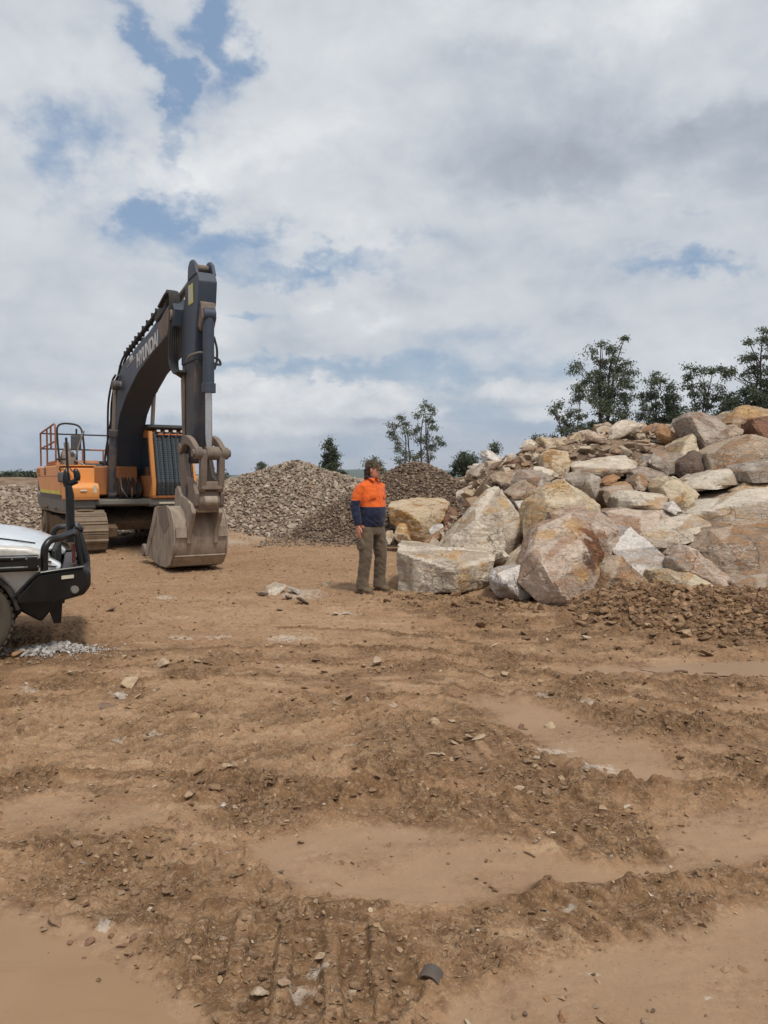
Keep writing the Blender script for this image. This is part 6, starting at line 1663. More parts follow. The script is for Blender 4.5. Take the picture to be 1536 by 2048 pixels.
tree(62, [(660, 880, 5), (658, 890, 8), (664, 900, 9), (656, 908, 10), (666, 916, 11), (657, 924, 12), (664, 934, 12), (652, 938, 8), (676, 942, 7), (685, 945, 6)], (662, 960), 'dense pointed tree alone beyond the cobble heap', mat=M_LEAFD, group=TF, dens=2.0, leaf=(.3, .1), zb=0)
tree(60, [(735, 923, 7), (748, 919, 7), (762, 925, 7), (740, 932, 9), (755, 935, 9), (768, 945, 6), (748, 945, 9), (776, 950, 5)], (750, 965), "rounded tree top showing right behind the man's cap", group=TF, dens=1.2, zb=0)
tree(55, [(801, 833, 7), (787, 848, 8), (812, 846, 8), (792, 873, 10), (819, 868, 10), (796, 896, 11), (812, 905, 10), (801, 924, 11), (826, 915, 9), (783, 862, 6), (806, 860, 8), (790, 942, 8)], (812, 960), 'left one of the tall airy pair of gums behind the dark heap', trunks=2, group=TF, dens=.75, tr=.085, zb=0)
tree(56, [(851, 810, 9), (865, 822, 9), (837, 828, 8), (856, 842, 10), (833, 855, 10), (868, 855, 8), (856, 874, 10), (876, 878, 9), (837, 883, 10), (856, 896, 10), (869, 896, 7), (837, 910, 9), (860, 915, 8), (850, 826, 8), (882, 887, 5)], (853, 960), 'right and taller one of the airy pair of gums behind the dark heap', trunks=3, group=TF, dens=.72, tr=.085, zb=0)
tree(58, [(929, 911, 9), (919, 920, 10), (942, 920, 11), (929, 932, 12), (943, 935, 9), (915, 934, 8), (928, 945, 11), (905, 948, 6)], (930, 955), 'round dark bush tree at the left foot of the crest', mat=M_LEAFD, group=TF, dens=2.0, leaf=(.3, .1), name='bush', cat='bush', zb=.2)
tree(28.5, [(989, 889, 4), (987, 896, 5), (992, 901, 5), (989, 907, 5)], (989, 922), 'tiny sapling growing out of the dry grass tuft on the crest', tr=.02, leaf=(.13, .035), dens=.9, cat='sapling', name='sapling', limb=False)
tree(60, [(520, 928, 4), (527, 931, 4), (519, 936, 4)], (522, 950), 'tiny tree top peeping over the left shoulder of the cobble heap', group=TF, dens=1.3, zb=0)
rf = random.Random(77)
for i, (px_, w_, h_) in enumerate([(8, 9, 5), (22, 7, 4), (34, 9, 5), (47, 6, 4), (58, 8, 5), (72, 7, 4), (440, 7, 5)]):
    tree(150, [(px_, 952 - h_ * .4, w_ * .5), (px_ + w_ * .6, 953, w_ * .4), (px_ - w_ * .5, 953, w_ * .4)], (px_, 962), 'tiny far-off tree on the skyline at the left, beyond the brown mound', mat=M_LEAFD, group='far-off trees on the left skyline', dens=.5, rk=.6, leaf=(1.0, .4), zb=0, limb=False, seed=900 + i)

# dry grass tuft on the crest, thin fallen grass along it
rs_ = np.random.RandomState(4); V = []; T = []
for c0_, n_, r_, h_ in ((at(989, 921, 28.3), 700, .32, .34), (at(968, 930, 28.3), 240, .25, .22), (at(950, 940, 28.6), 120, .2, .2), (at(1098, 892, 40), 500, 1.2, .4), (at(1130, 885, 40), 500, 1.4, .4)):
    a_ = rs_.uniform(0, 6.28, n_); q_ = r_ * np.sqrt(rs_.rand(n_)); x_ = c0_.x + q_ * np.cos(a_); yv = c0_.y + q_ * np.sin(a_); z_ = base_h(x_, yv) - .03
    hh_ = h_ * rs_.uniform(.5, 1.2, n_) * (1.25 - q_ / r_ * .7); dx = np.cos(a_) * q_ / r_ * hh_ * .5 + rs_.normal(0, .04, n_); dy = np.sin(a_) * q_ / r_ * hh_ * .5; w_ = .008 + .006 * (c0_.y > 35) * 3
    V.append(np.stack([np.stack([x_ - w_, yv, z_], -1), np.stack([x_ + w_, yv, z_], -1), np.stack([x_ + dx, yv + dy, z_ + hh_], -1)], 1).reshape(-1, 3)); T.append(np.repeat(rs_.rand(n_), 3))
V = np.concatenate(V)
tag(link('dry_grass', mesh_np('dry_grass', V, np.arange(len(V)), 3, M_DRY, False, {'tint': np.concatenate(T)})), 'dry brown grass growing along the crest of the bank', 'grass', kind='stuff')
# ------------------------------------------------------------------ the man
def cloth(name, col, scale=60, dirt=None, amt=.2, rough=.9):
    m, g = new_mat(name)
    P = g.node('ShaderNodeTexCoord').outputs['Object']
    n = g.noise(P, 14, 4, .6); w = g.noise(P, scale * 4, 2, .5)
    c = g.mix(g.m('MULTIPLY', g.ss(n, .4, .65), .3), srgb(*col), srgb(*[v * .8 for v in col]))
    if dirt: c = g.mix(g.m('MULTIPLY', g.ss(n, .5, .7), amt), c, srgb(*dirt))
    return m, g, c, n, w


def fin_cloth(m, g, c, n, w, rough=.9): return finish(m, g, c, rough, bump(g, g.m('ADD', n, g.m('MULTIPLY', w, .1)), .5, .02), Specular_IOR_Level=.2, Sheen_Weight=.15)


def mat_shirt():
    m, g, c, n, w = cloth('two-tone work shirt', (218, 100, 42))
    P = g.node('ShaderNodeSeparateXYZ', {0: g.node('ShaderNodeTexCoord').outputs['Object']}).outputs
    arm = g.m('GREATER_THAN', g.m('ABSOLUTE', P[1]), .222)
    lim = g.m('ADD', g.m('ADD', 1.185, g.m('MULTIPLY', arm, .085)), g.m('MULTIPLY', P[0], -.02))
    low = g.m('LESS_THAN', P[2], lim)
    neck = g.m('MULTIPLY', g.m('GREATER_THAN', P[2], 1.575), 1.0)
    navy = g.mix(g.ss(n, .4, .65), srgb(40, 46, 68), srgb(32, 37, 56))
    c = g.mix(g.m('MAXIMUM', low, neck), c, navy)
    # button placket line on the chest
    pl = g.m('MULTIPLY', g.m('LESS_THAN', g.m('ABSOLUTE', P[1]), .004), g.m('GREATER_THAN', P[0], .05))
    c = g.mix(g.m('MULTIPLY', pl, .6), c, srgb(90, 50, 30))
    return fin_cloth(m, g, c, n, w)


M['shirt'] = mat_shirt()
M['trousers'] = fin_cloth(*cloth('khaki work trousers', (100, 87, 72), dirt=(126, 106, 80), amt=.35))
M['boots'] = fin_cloth(*cloth('dusty suede boots', (104, 86, 66), dirt=(140, 116, 88), amt=.6))
M['hair'] = fin_cloth(*cloth('dark brown hair', (52, 38, 30)))
def mat_cap():
    m, g, c, n, w = cloth('camouflage cap cloth', (44, 39, 32))
    P = g.node('ShaderNodeTexCoord').outputs['Object']
    v = g.noise(P, 26, 3, .6, 1.0)
    c = g.mix(g.ss(v, .50, .54), c, srgb(112, 94, 66)); c = g.mix(g.ss(v, .60, .63), c, srgb(44, 38, 32))
    return fin_cloth(m, g, c, n, w)
M['cap'] = mat_cap()
def mat_skin():
    m, g = new_mat('skin')
    P = g.node('ShaderNodeTexCoord').outputs['Object']; n = g.noise(P, 18, 4, .6)
    return finish(m, g, g.mix(g.ss(n, .35, .65), srgb(204, 144, 118), srgb(184, 122, 98)), .55, bump(g, n, .15, .004), Subsurface_Weight=.08, Subsurface_Radius=(.02, .01, .006))
M['skin'] = mat_skin()
M['shades'] = mat_glass('sunglasses', (14, 14, 16), .15)


class Body(MB):
    def loft(s, rings, n=20, cap=True):
        """rings: (centre, axis_u, axis_v, ru, rv)"""
        R_ = []
        for c, u, v, ru, rv in rings:
            c, u, v = Vector(c), Vector(u), Vector(v)
            R_.append([s.bm.verts.new(c + u * math.cos(2 * math.pi * k / n) * ru + v * math.sin(2 * math.pi * k / n) * rv) for k in range(n)])
        for a, b in zip(R_[:-1], R_[1:]):
            for k in range(n): s.bm.faces.new((a[k], a[(k + 1) % n], b[(k + 1) % n], b[k]))
        if cap: s.bm.faces.new(R_[0][::-1]); s.bm.faces.new(R_[-1])
        return s

    def remesh(s, name, mat, parent, voxel, smooth_it=3, wr=0.0, seed=1, wf=14, zs=1.0):
        o = s.build(name, mat, parent, 0, 180)
        md = o.modifiers.new('r', 'REMESH'); md.mode = 'VOXEL'; md.voxel_size = voxel
        sm = o.modifiers.new('s', 'SMOOTH'); sm.factor = .5; sm.iterations = smooth_it
        bpy.context.view_layer.update()
        me = bpy.data.meshes.new_from_object(o.evaluated_get(bpy.context.evaluated_depsgraph_get()))
        o.modifiers.clear(); old = o.data; o.data = me; bpy.data.meshes.remove(old)
        if wr:
            co = np.empty(len(me.vertices) * 3, np.float32); me.vertices.foreach_get('co', co); co = co.reshape(-1, 3)
            no = np.empty(len(me.vertices) * 3, np.float32); me.vertices.foreach_get('normal', no); no = no.reshape(-1, 3)
            a_ = np.arctan2(co[:, 1], co[:, 0])
            f = fbm(co[:, 2] * wf * zs + co[:, 1] * 5, co[:, 1] * wf * .5 + co[:, 0] * wf * .45, 4, seed)
            f = 1 - np.abs(f) * 2.4
            co = co + no * (wr * f)[:, None]; me.vertices.foreach_set('co', co.ravel().astype(np.float32)); me.update()
        me.materials.clear(); me.materials.append(mat if not isinstance(mat, str) else M[mat])
        me.polygons.foreach_set('use_smooth', np.ones(len(me.polygons), bool))
        return o


X_, Y_2, Z_ = Vector((1, 0, 0)), Vector((0, 1, 0)), Vector((0, 0, 1))
MAN = empty('person', (-.175, 10.62, 0), R(-46), 'man standing in an orange and navy work shirt, khaki trousers and a camouflage cap', 'person')
MAN.location.z = float(gz_at(-.175, 10.62)[0]) - .005
HC = Vector((.035, 0, 1.685)); ha = R(32)          # head centre and its turn towards his left
hu = Vector((math.cos(ha), math.sin(ha), 0)); hv = Vector((-math.sin(ha), math.cos(ha), 0))


def hp(f, l, z): return HC + hu * f + hv * l + Z_ * z


def arm_pts(s):
    if s < 0: return [Vector((-.01, -.205, 1.475)), Vector((-.045, -.262, 1.20)), Vector((.0, -.262, .985)), Vector((.015, -.258, .925))]
    return [Vector((-.02, .205, 1.475)), Vector((-.10, .262, 1.21)), Vector((-.12, .19, 1.0)), Vector((-.10, .15, .94))]


def leg_pts(s):
    if s < 0: return [Vector((.0, -.105, .93)), Vector((.035, -.135, .50)), Vector((-.03, -.15, .09))]
    return [Vector((.0, .105, .93)), Vector((.03, .15, .50)), Vector((-.02, .165, .09))]


# body: one surface from head to feet
b = Body()
b.loft([((-.01, 0, .86), X_, Y_2, .11, .165), ((0, 0, 1.0), X_, Y_2, .13, .165), ((.015, 0, 1.15), X_, Y_2, .13, .155), ((0, 0, 1.32), X_, Y_2, .12, .175), ((-.01, 0, 1.45), X_, Y_2, .095, .185),
        ((-.015, 0, 1.51), X_, Y_2, .07, .12), ((.0, 0, 1.56), X_, Y_2, .058, .062), ((.015, 0, 1.63), X_, Y_2, .055, .055)])
for s_ in (-1, 1):
    A = arm_pts(s_); b.tube(A, [.058, .046, .032, .028], 14)
    L_ = leg_pts(s_); b.tube(L_, [.095, .062, .042], 14)
    ft = L_[-1]; b.loft([(ft + Vector((-.05, 0, -.03)), Y_2, Z_, .03, .035), (ft + Vector((.02, 0, -.035)), Y_2, Z_, .036, .045), (ft + Vector((.12, .0, -.055)), Y_2, Z_, .042, .025), (ft + Vector((.18, 0, -.065)), Y_2, Z_, .03, .015)], 12)
# skull, face, jaw, nose, ears
b.loft([(hp(-.005, 0, -.115), hu, hv, .045, .042), (hp(.018, 0, -.095), hu, hv, .066, .052), (hp(.018, 0, -.06), hu, hv, .080, .064), (hp(.008, 0, -.02), hu, hv, .090, .072), (hp(0, 0, .03), hu, hv, .096, .077),
        (hp(-.003, 0, .07), hu, hv, .092, .073), (hp(-.005, 0, .10), hu, hv, .072, .058), (hp(-.005, 0, .118), hu, hv, .04, .032)], 24)
b.loft([(hp(.088, 0, .018), hv, Z_, .008, .010), (hp(.098, 0, -.005), hv, Z_, .011, .012), (hp(.108, 0, -.026), hv, Z_, .016, .011), (hp(.094, 0, -.036), hv, Z_, .015, .007)], 10)
b.ellipsoid(hp(.082, 0, -.062), (.014, .020, .007)); b.ellipsoid(hp(.080, 0, -.073), (.012, .018, .007)); b.ellipsoid(hp(.068, 0, -.100), (.020, .022, .015))
for s_ in (-1, 1):
    b.ellipsoid(hp(-.005, s_ * .078, -.008), (.020, .010, .032)); b.ellipsoid(hp(.055, s_ * .045, -.03), (.022, .02, .02))


def hand(b, s_):
    W_ = arm_pts(s_)[-1]; dwn = Vector((.10, 0, -1)).normalized(); fwd = Vector((1, 0, .10)).normalized(); out = Vector((0, 1, 0))
    c = W_ + dwn * .05
    b.loft([(W_ + dwn * -.01, fwd, out, .030, .023), (W_ + dwn * .03, fwd, out, .038, .019), (W_ + dwn * .07, fwd, out, .043, .017), (W_ + dwn * .10, fwd, out, .040, .014)], 14)
    for k, (f, ln, cu) in enumerate(((.030, .072, .35), (.010, .082, .40), (-.010, .076, .48), (-.029, .060, .55))):
        p = W_ + dwn * .095 + fwd * f; cur = Vector((0, -s_, 0)) * -1
        q1 = p + dwn * ln * .42 + Vector((0, -s_ * .004, 0)); q2 = q1 + (dwn * math.cos(cu) - Vector((0, s_, 0)) * math.sin(cu)) * ln * .34; q3 = q2 + (dwn * math.cos(cu * 2) - Vector((0, s_, 0)) * math.sin(cu * 2)) * ln * .26
        b.tube([p, q1, q2, q3], [.0100, .0092, .0085, .0068], 8)
    t0 = W_ + dwn * .03 + fwd * .030; b.tube([t0, t0 + fwd * .026 + dwn * .022, t0 + fwd * .034 + dwn * .052, t0 + fwd * .030 + dwn * .074], [.014, .012, .0105, .008], 8)


hand(b, -1); hand(b, 1)
b.remesh('body', 'skin', MAN, .0065, 3)
# shirt with collar, two-tone sleeves, pockets
sh = Body()
sh.loft([((.0, 0, .915), X_, Y_2, .150, .190), ((.012, 0, .98), X_, Y_2, .165, .195), ((.028, 0, 1.08), X_, Y_2, .178, .192), ((.025, 0, 1.18), X_, Y_2, .168, .190), ((.008, 0, 1.32), X_, Y_2, .150, .205), ((-.008, 0, 1.42), X_, Y_2, .126, .215),
         ((-.015, 0, 1.475), X_, Y_2, .105, .205), ((-.015, 0, 1.515), X_, Y_2, .085, .145), ((-.01, 0, 1.55), X_, Y_2, .078, .085), ((-.006, 0, 1.60), X_, Y_2, .076, .074)], 28)
for s_ in (-1, 1):
    A = arm_pts(s_); sh.tube([A[0] + Vector((0, -s_ * .03, .0)), A[0].lerp(A[1], .5), A[1], A[1].lerp(A[2], .6), A[3] + Vector((0, 0, .012))], [.074, .070, .064, .056, .045], 18)
so_ = sh.remesh('shirt', 'shirt', MAN, .009, 4, wr=.006, seed=5, wf=11)
MB().poly([(.152, -.165, 1.345), (.176, -.060, 1.345), (.178, -.060, 1.312), (.168, -.112, 1.298), (.154, -.165, 1.315)], (.006, -.003, 0)).build('pocket_flap', 'shirt', so_, .003)
MB().poly([(.150, .135, 1.345), (.176, .060, 1.345), (.178, .060, 1.312), (.166, .100, 1.298), (.152, .135, 1.315)], (.006, .003, 0)).build('pocket_flap', 'shirt', so_, .003)
for s_ in (-1, 1):
    MB().poly([(.040, s_ * .062, 1.600), (.078, s_ * .012, 1.565), (.112, s_ * .045, 1.520), (.070, s_ * .088, 1.555), (-.01, s_ * .086, 1.585), (-.01, s_ * .080, 1.612)], (.004, 0, .008)).build('collar', 'shirt', so_, .002)
# trousers
tr = Body()
tr.loft([((-.01, 0, .80), X_, Y_2, .135, .175), ((-.006, 0, .88), X_, Y_2, .142, .182), ((0, 0, .96), X_, Y_2, .135, .170)], 24)
for s_ in (-1, 1):
    L_ = leg_pts(s_)
    tr.loft([(L_[0] + Vector((-.01, -s_ * .010, -.02)), X_, Y_2, .120, .098), (L_[0].lerp(L_[1], .3), X_, Y_2, .114, .095), (L_[0].lerp(L_[1], .65), X_, Y_2, .100, .086), (L_[1], X_, Y_2, .088, .078), (L_[1].lerp(L_[2], .35), X_, Y_2, .084, .075),
             (L_[1].lerp(L_[2], .7), X_, Y_2, .082, .073), (L_[2] + Vector((.015, 0, .03)), X_, Y_2, .092, .080), (L_[2] + Vector((.02, 0, -.035)), X_, Y_2, .098, .082)], 22)
    tr.loft([(L_[0].lerp(L_[1], .62) + Vector((-.005, s_ * .068, 0)), X_, Z_, .07, .085), (L_[0].lerp(L_[1], .62) + Vector((-.005, s_ * .108, 0)), X_, Z_, .062, .075)], 10)
tr.remesh('trousers', 'trousers', MAN, .010, 3, wr=.008, seed=9, wf=7)
for s_ in (-1, 1):
    f = leg_pts(s_)[-1]; bt = Body(); g0 = Vector((f.x, f.y, 0))
    bt.loft([(g0 + Vector((-.075, 0, .055)), Y_2, Z_, .032, .045), (g0 + Vector((-.05, 0, .062)), Y_2, Z_, .042, .058), (g0 + Vector((.03, 0, .062)), Y_2, Z_, .046, .060), (g0 + Vector((.10, 0, .048)), Y_2, Z_, .050, .044), (g0 + Vector((.17, 0, .040)), Y_2, Z_, .048, .036), (g0 + Vector((.205, 0, .034)), Y_2, Z_, .032, .028)], 16)
    bt.tube([g0 + Vector((-.015, 0, .06)), g0 + Vector((-.02, 0, .14))], [.055, .052], 14)
    o = bt.remesh('boot', 'boots', MAN, .008, 2)
    MB().prism([(f.x - .085, .0), (f.x + .21, .0), (f.x + .215, .018), (f.x - .088, .02)], f.y - .046, f.y + .046).build('sole', 'boots', o, .006)
# cap, hair, glasses
cp = Body()
cp.loft([(hp(-.005, 0, .028), hu, hv, .108, .089), (hp(-.005, 0, .062), hu, hv, .107, .088), (hp(-.010, 0, .100), hu, hv, .094, .078), (hp(-.012, 0, .128), hu, hv, .066, .056), (hp(-.012, 0, .140), hu, hv, .025, .022)], 26)
cpo = cp.remesh('cap', 'cap', MAN, .006, 2)
br = Body(); rows = []
for i in range(9):
    t = i / 8; row = []
    for k in range(13):
        a_ = (k / 12 - .5) * 2; w_ = .082 * (1 - .25 * t * t)
        y = a_ * w_; x = .085 * math.sqrt(max(0, 1 - (a_ * .78) ** 2)) + .078 * t * math.sqrt(max(0, 1 - (a_ * .92) ** 2)) + .012
        row.append(hp(x, y, .040 - .018 * t - .022 * a_ * a_))
    rows.append(row)
vt = [[br.bm.verts.new(p) for p in row] for row in rows]; vb = [[br.bm.verts.new(p - Z_ * .005) for p in row] for row in rows]
for i in range(8):
    for k in range(12):
        br.bm.faces.new((vt[i][k], vt[i][k + 1], vt[i + 1][k + 1], vt[i + 1][k])); br.bm.faces.new((vb[i][k], vb[i + 1][k], vb[i + 1][k + 1], vb[i][k + 1]))
br.build('brim', 'cap', cpo, 0, 60)
hr = Body()
hr.loft([(hp(-.045, 0, .045), hu, hv, .060, .080), (hp(-.050, 0, .0), hu, hv, .062, .082), (hp(-.060, 0, -.05), hu, hv, .055, .080), (hp(-.066, 0, -.095), hu, hv, .042, .066), (hp(-.07, 0, -.125), hu, hv, .025, .045)], 18)
rh = random.Random(8)
for _ in range(46):
    a_ = rh.uniform(1.9, 4.4); z = rh.uniform(-.13, .03)
    hr.ellipsoid(hp(-.035 + .075 * math.cos(a_), .085 * math.sin(a_), z), (rh.uniform(.012, .024),) * 3, 1)
hr.remesh('hair', 'hair', MAN, .006, 1)
gl = MB()
for s_ in (-1, 1):
    gl.poly([hp(.090, s_ * .010, .022), hp(.070, s_ * .060, .024), hp(.066, s_ * .064, .002), hp(.078, s_ * .045, -.012), hp(.096, s_ * .014, -.008)], hu * .008)
    gl.tube([hp(.070, s_ * .064, .018), hp(.03, s_ * .080, .016), hp(-.02, s_ * .084, .010)], .0035, 6)
gl.tube([hp(.096, -.012, .012), hp(.099, 0, .014), hp(.096, .012, .012)], .004, 6)
gl.build('sunglasses', 'shades', MAN, .002)
# ------------------------------------------------------------------ single stones lying in the yard
def stone(px, py, w, kind, label, flat=.7, name='stone', sink=.3, group=None, cat='stone'):
    p = gp(px, py); z = float(gz_at(p.x, p.y)[0]); s = w * p.y / FPX / 2
    o = rock_at(p.x, p.y, s, kind, label, group, name=name, sink=sink, z=z, flat=flat); o['category'] = cat
    return o


ST = [
    (750, 1332, 36, 'cream', 'rounded pale stone standing alone in front of the man, beyond the drag grooves', .8), (728, 1335, 14, 'brown', 'small brown stone touching the left side of the lone rounded pale stone', .8),
    (768, 1338, 16, 'brown', 'small brown stone at the right side of the lone rounded pale stone', .6),
    (257, 1377, 34, 'sand', 'tan stone on the left of the yard, upper one of a pile of three', .8), (240, 1396, 44, 'white', 'white-topped stone on the left of the yard, lowest of a pile of three', .5), (275, 1393, 16, 'sand', 'little tan stone right of the white-topped stone', .9),
    (215, 1418, 40, 'dark', 'flat dark stone lying left of the white-topped stone', .35), (325, 1336, 34, 'cream', 'pale grey crumbled stone between the white gravel and the grooves', .7), (383, 1318, 18, 'brown', 'small dark brown stone up and right of the pale crumbled one', .7),
    (362, 1326, 20, 'sand', 'flat tan stone left of the small dark brown one', .5), (561, 1338, 20, 'brown', 'flat brown stone in the middle of the yard left of the lone pale stone', .4), (632, 1323, 20, 'wetclod', 'dark lump of dirt up left of the lone pale stone', .6),
    (548, 1187, 60, 'cream', 'largest chalky slab pressed into the ground left of the man', .35), (524, 1194, 36, 'white', 'chalky slab at the left end of the pale patch near the man', .4), (592, 1188, 40, 'white', 'chalky stone in the middle of the pale patch near the man', .45),
    (606, 1208, 40, 'grey', 'grey flat stone at the lower right of the pale patch near the man', .4), (578, 1200, 26, 'grey', 'small grey stone under the largest chalky slab', .5), (634, 1192, 24, 'grey', 'grey stone at the right tip of the pale patch', .5),
    (652, 1173, 28, 'sand', 'tan loaf-shaped stone left of the man\'s boots', .6), (560, 1221, 20, 'dark', 'dark flat stone below the chalky patch', .4), (672, 1230, 26, 'cream', 'pale flat chip below and left of the man', .35), (690, 1231, 24, 'white', 'whitish flat chip next to the pale one below the man', .35),
    (222, 1225, 26, 'dark', 'dark stone on bare dirt right of the truck', .5), (105, 1288, 16, 'sand', 'round tan pebble on top of the white gravel spill', .9), (35, 1318, 24, 'rust', 'red brick-coloured lump at the left end of the white gravel', .7), (14, 1316, 16, 'rust', 'smaller reddish lump at the very left of the white gravel', .7),
    (697, 1398, 34, 'grey', 'grey flat stone left of the long smooth silt strip', .4), (672, 1410, 22, 'grey', 'small grey stone down left of the grey flat stone', .5), (735, 1405, 20, 'grey', 'small grey stone right of the grey flat stone', .5),
    (1011, 1352, 22, 'sand', 'tan stone at the left end of the ridge under the berm', .9), (988, 1296, 18, 'sand', 'small tan stone at the toe of the berm', .7), (1173, 1279, 24, 'cream', 'pale oval stone on the toe of the berm', .6), (1347, 1268, 22, 'sand', 'upright tan stone in the middle of the berm', 1.1),
    (1373, 1284, 28, 'sand', 'squarish tan stone low on the berm', .9), (1296, 1270, 22, 'sand', 'tan stone with rough top in the berm, left of the upright one', .8), (1303, 1228, 18, 'grey', 'grey stone high on the berm below the tan slab', .9), (1236, 1246, 26, 'clod', 'largest brown lump on the left half of the berm', .8),
    (1043, 1451, 18, 'wetclod', 'dark clod alone on the left part of the silt strip', .8), (1138, 1461, 10, 'dark', 'small dark pebble in the middle of the silt strip', .5),
    (560, 1747, 22, 'dark', 'flat dark chip on smooth silt, lower middle', .4), (1038, 1824, 9, 'cream', 'small cream pebble left of the white crumbs on the rut ridge', 1.0),
    (112, 1852, 34, 'clod', 'large flat brown stone at the edge of the left puddle', .6), (88, 1858, 18, 'brown', 'smaller brown stone just left of the large flat one at the puddle', .7), (68, 1880, 15, 'plum', 'single purple-brown stone furthest left on the puddle edge', .5),
    (180, 1884, 28, 'plum', 'widest purple-brown stone in the row along the left puddle', .5), (140, 1881, 22, 'plum', 'purple-brown stone left of the widest one in the puddle row', .4), (170, 1911, 16, 'plum', 'purple-brown stone lowest in the left puddle', .5),
    (142, 1923, 16, 'plum', 'purple-brown stone at the left bottom of the puddle row', .5), (242, 1897, 22, 'plum', 'purple-brown stone right of centre in the puddle row', .5), (268, 1889, 22, 'plum', 'upright purple-brown stone at the right end of the puddle row', .8), (260, 1913, 18, 'plum', 'dark wet stone below the right end of the puddle row', .4),
    (32, 1957, 22, 'plum', 'dark stone half sunk in the left puddle', .4), (308, 1842, 18, 'wetclod', 'dark knobbly clod right of the puddle stones', .9), (156, 1702, 22, 'brown', 'brown stone with a pale top on the left rough patch', .8), (250, 1744, 12, 'sand', 'small tan pebble below the brown stone', .6),
    (1051, 2019, 17, 'dark', 'black pebble near the bottom edge', 1.0), (1125, 2030, 32, 'rust', 'reddish brown stone at the bottom edge right of the black pebble', .7), (1028, 2027, 18, 'brown', 'brown pebble just left of the black pebble', .7), (1096, 1990, 20, 'rust', 'flat reddish stone above the reddish brown one', .4),
    (1306, 2017, 16, 'dark', 'small dark pebble low on the right silt', .7), (1290, 2040, 24, 'brown', 'brown pebble at the bottom edge below the small dark one', .7), (1191, 2006, 16, 'brown', 'flat brown pebble between the two bottom groups', .4),
    (520, 2003, 46, 'cream', 'biggest pale lump at the bottom, its right half white', .8), (566, 1998, 40, 'pink', 'pinkish crumbled lump right of the biggest pale one', .6), (645, 1925, 36, 'sand', 'tan crumbled lump up right of the pinkish one', .6), (640, 2010, 40, 'clod', 'brown knobbly lump at the bottom right of the pinkish one', .7),
    (702, 1993, 22, 'cream', 'pale stone right of the brown knobbly lump', .7), (445, 1955, 30, 'wetclod', 'dark clod left of the crumbled lumps', .7), (395, 2015, 18, 'cream', 'small pale stone left of the biggest pale lump', .5), (378, 1600, 26, 'sand', 'tan stone at the left end of the clod bank', .8),
    (454, 1566, 24, 'sand', 'rounded tan stone on the clod bank', .8), (470, 1564, 20, 'brown', 'brown stone beside the rounded tan one', .9), (447, 1622, 16, 'white', 'small white stone under the clod bank', .9), (470, 1618, 18, 'cream', 'small cream stone right of the white one', .9),
    (1100, 1448, 26, 'sand', 'tan flat stone on the ridge right of the silt strip', .5), (1372, 1452, 24, 'wetclod', 'dark pointed clod on the right-hand ridge', 1.0), (1415, 1312, 30, 'clod', 'brown clod in the rut right below the berm', .6),
]
for px_, py_, w_, kd_, lb_, fl_ in ST: stone(px_, py_, w_ * 1.08, kd_, lb_, fl_)


def field(n, poly, wr, kinds, label, group, flat=(.5, 1.0), seed=1, cat='clod', name='clod'):
    r_ = random.Random(seed); xs_ = [p[0] for p in poly]; ys_ = [p[1] for p in poly]; k = 0
    while k < n:
        px_, py_ = r_.uniform(min(xs_), max(xs_)), r_.uniform(min(ys_), max(ys_))
        if poly_sd(np.array([px_]), np.array([py_]), poly)[0] < 0: continue
        w_ = r_.uniform(*wr) * (.6 + .8 * r_.random()); kd = r_.choice(kinds); sw = 'larger' if w_ > .55 * sum(wr) else 'small'
        side = 'left part' if px_ < min(xs_) + .36 * (max(xs_) - min(xs_)) else ('middle' if px_ < min(xs_) + .68 * (max(xs_) - min(xs_)) else 'right part')
        stone(px_, py_, w_, kd, sw + ' ' + CW[kd] + ' ' + label + ', in its ' + side, r_.uniform(*flat), name=name, group=group, cat=cat); k += 1


field(34, [(340, 1570), (470, 1535), (640, 1570), (780, 1580), (700, 1630), (420, 1640)], (12, 24), ['clod', 'clod', 'clod', 'wetclod'], 'clod in the clod bank left of centre', 'clods of the bank left of centre', seed=2)
field(60, [(860, 1440), (960, 1440), (1140, 1540), (1200, 1600), (1040, 1600), (860, 1520)], (12, 26), ['clod', 'brown', 'sand', 'clod'], 'angular chip in the chip field right of centre', 'angular chips right of centre', seed=3, cat='rock chip', name='rock_chip', flat=(.3, .7))
field(46, [(1100, 1345), (1540, 1360), (1540, 1590), (1400, 1560), (1280, 1460), (1060, 1385)], (9, 20), ['clod', 'wetclod', 'clod', 'clod'], 'clod on the wet right-hand ground', 'clods of the right-hand ridges', seed=4)
field(40, [(100, 1660), (400, 1680), (500, 1740), (440, 1800), (280, 1850), (60, 1800)], (10, 22), ['clod', 'clod', 'clod', 'wetclod'], 'clod on the rough lower left patch', 'clods of the lower left patch', seed=5)
field(46, [(400, 1850), (700, 1830), (880, 1880), (800, 2040), (480, 2040)], (10, 24), ['clod', 'clod', 'wetclod', 'clod'], 'clod on the printed patch at the bottom', 'clods among the track prints', seed=6)
field(60, [(860, 1225), (1100, 1265), (1280, 1200), (1530, 1240), (1530, 1305), (1100, 1305)], (12, 26), ['clod', 'clod', 'clod', 'wetclod'], 'loose stone in the dirt berm', 'stones in the dirt berm', seed=7, cat='stone', name='stone')
field(40, [(60, 1290), (760, 1290), (900, 1330), (700, 1400), (60, 1400)], (7, 16), ['clod', 'clod', 'sand', 'brown'], 'stone on the open yard', 'small stones on the open yard', seed=8, cat='stone', name='stone')

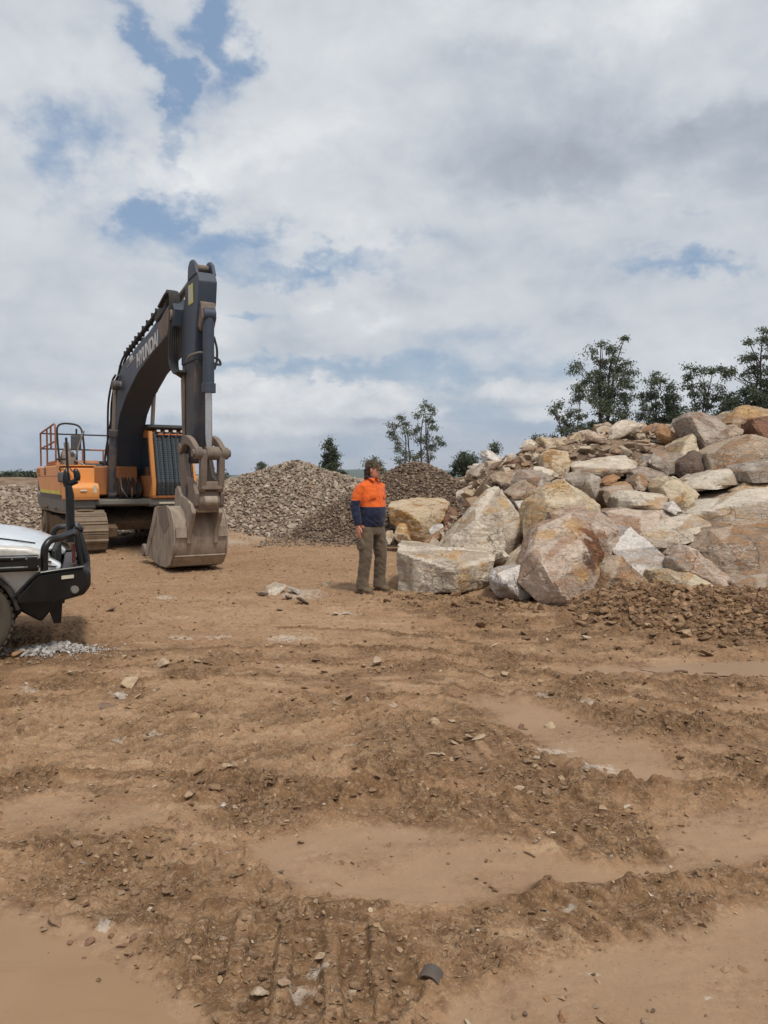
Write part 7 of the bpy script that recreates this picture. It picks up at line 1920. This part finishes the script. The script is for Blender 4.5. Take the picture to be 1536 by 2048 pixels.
# curved shard of grey pipe, twigs
p = gp(862, 1963); z = float(gz_at(p.x, p.y)[0]); mb = MB(); prof = []
w_ = 42 * p.y / FPX
for k in range(9):
    a_ = R(150 - 120 * k / 8); prof.append((w_ * .62 * math.cos(a_), w_ * .62 * math.sin(a_) - w_ * .30))
inn = [(x * .88, z_ - w_ * .05) for x, z_ in prof]
mb.prism(prof + inn[::-1], -w_ * .42, w_ * .42)
o = mb.build('pipe_shard', paint('grey fired clay', (74, 68, 64), .75, dirt=(120, 96, 72), amt=.4), None, .001)
o.location = (p.x, p.y, z + .004); o.rotation_euler = (R(6), R(8), R(-20)); tag(o, 'curved dark grey shard of pipe lying on the wet dirt at the bottom', 'pipe shard')
M_TWIG = paint('weathered wood', (112, 92, 72), .85, dirt=(70, 56, 44), amt=.5)
for (x0_, y0_, x1_, y1_, r_, lb_) in ((1348, 1341, 1376, 1343, .012, 'short brown stick beside the right puddle'), (1408, 1344, 1434, 1345, .010, 'pale short stick right of the brown one beside the puddle'),
                                 (573, 1764, 583, 1776, .004, 'thin twig on the silt below the flat dark chip'), (1048, 1702, 1070, 1710, .004, 'thin twig on the smooth silt in the lower middle right')):
    a_, b_ = gp(x0_, y0_), gp(x1_, y1_); za, zb_ = float(gz_at(a_.x, a_.y)[0]), float(gz_at(b_.x, b_.y)[0]); a_.z = za + r_; b_.z = zb_ + r_; m_ = a_.lerp(b_, .5) + Vector((0, .004, r_ * .4))
    tag(MB().tube(curve([a_, m_, b_], 4), r_, 7).build('stick', M_TWIG), lb_, 'stick')
# ------------------------------------------------------------------ thin blue air over the whole scene
hz_ = MB().box(-7500, 7500, -300, 9600, -9, 130)
m, g = new_mat('haze air')
pv = g.node('ShaderNodeVolumePrincipled', {'Color': (*srgb(226, 234, 246), 1), 'Density': .00011, 'Anisotropy': .2})
g.l.new(pv.outputs[0], g.node('ShaderNodeOutputMaterial').inputs[1])
tag(hz_.build('haze', m), 'thin bluish haze fading the far hills', 'haze', kind='stuff')
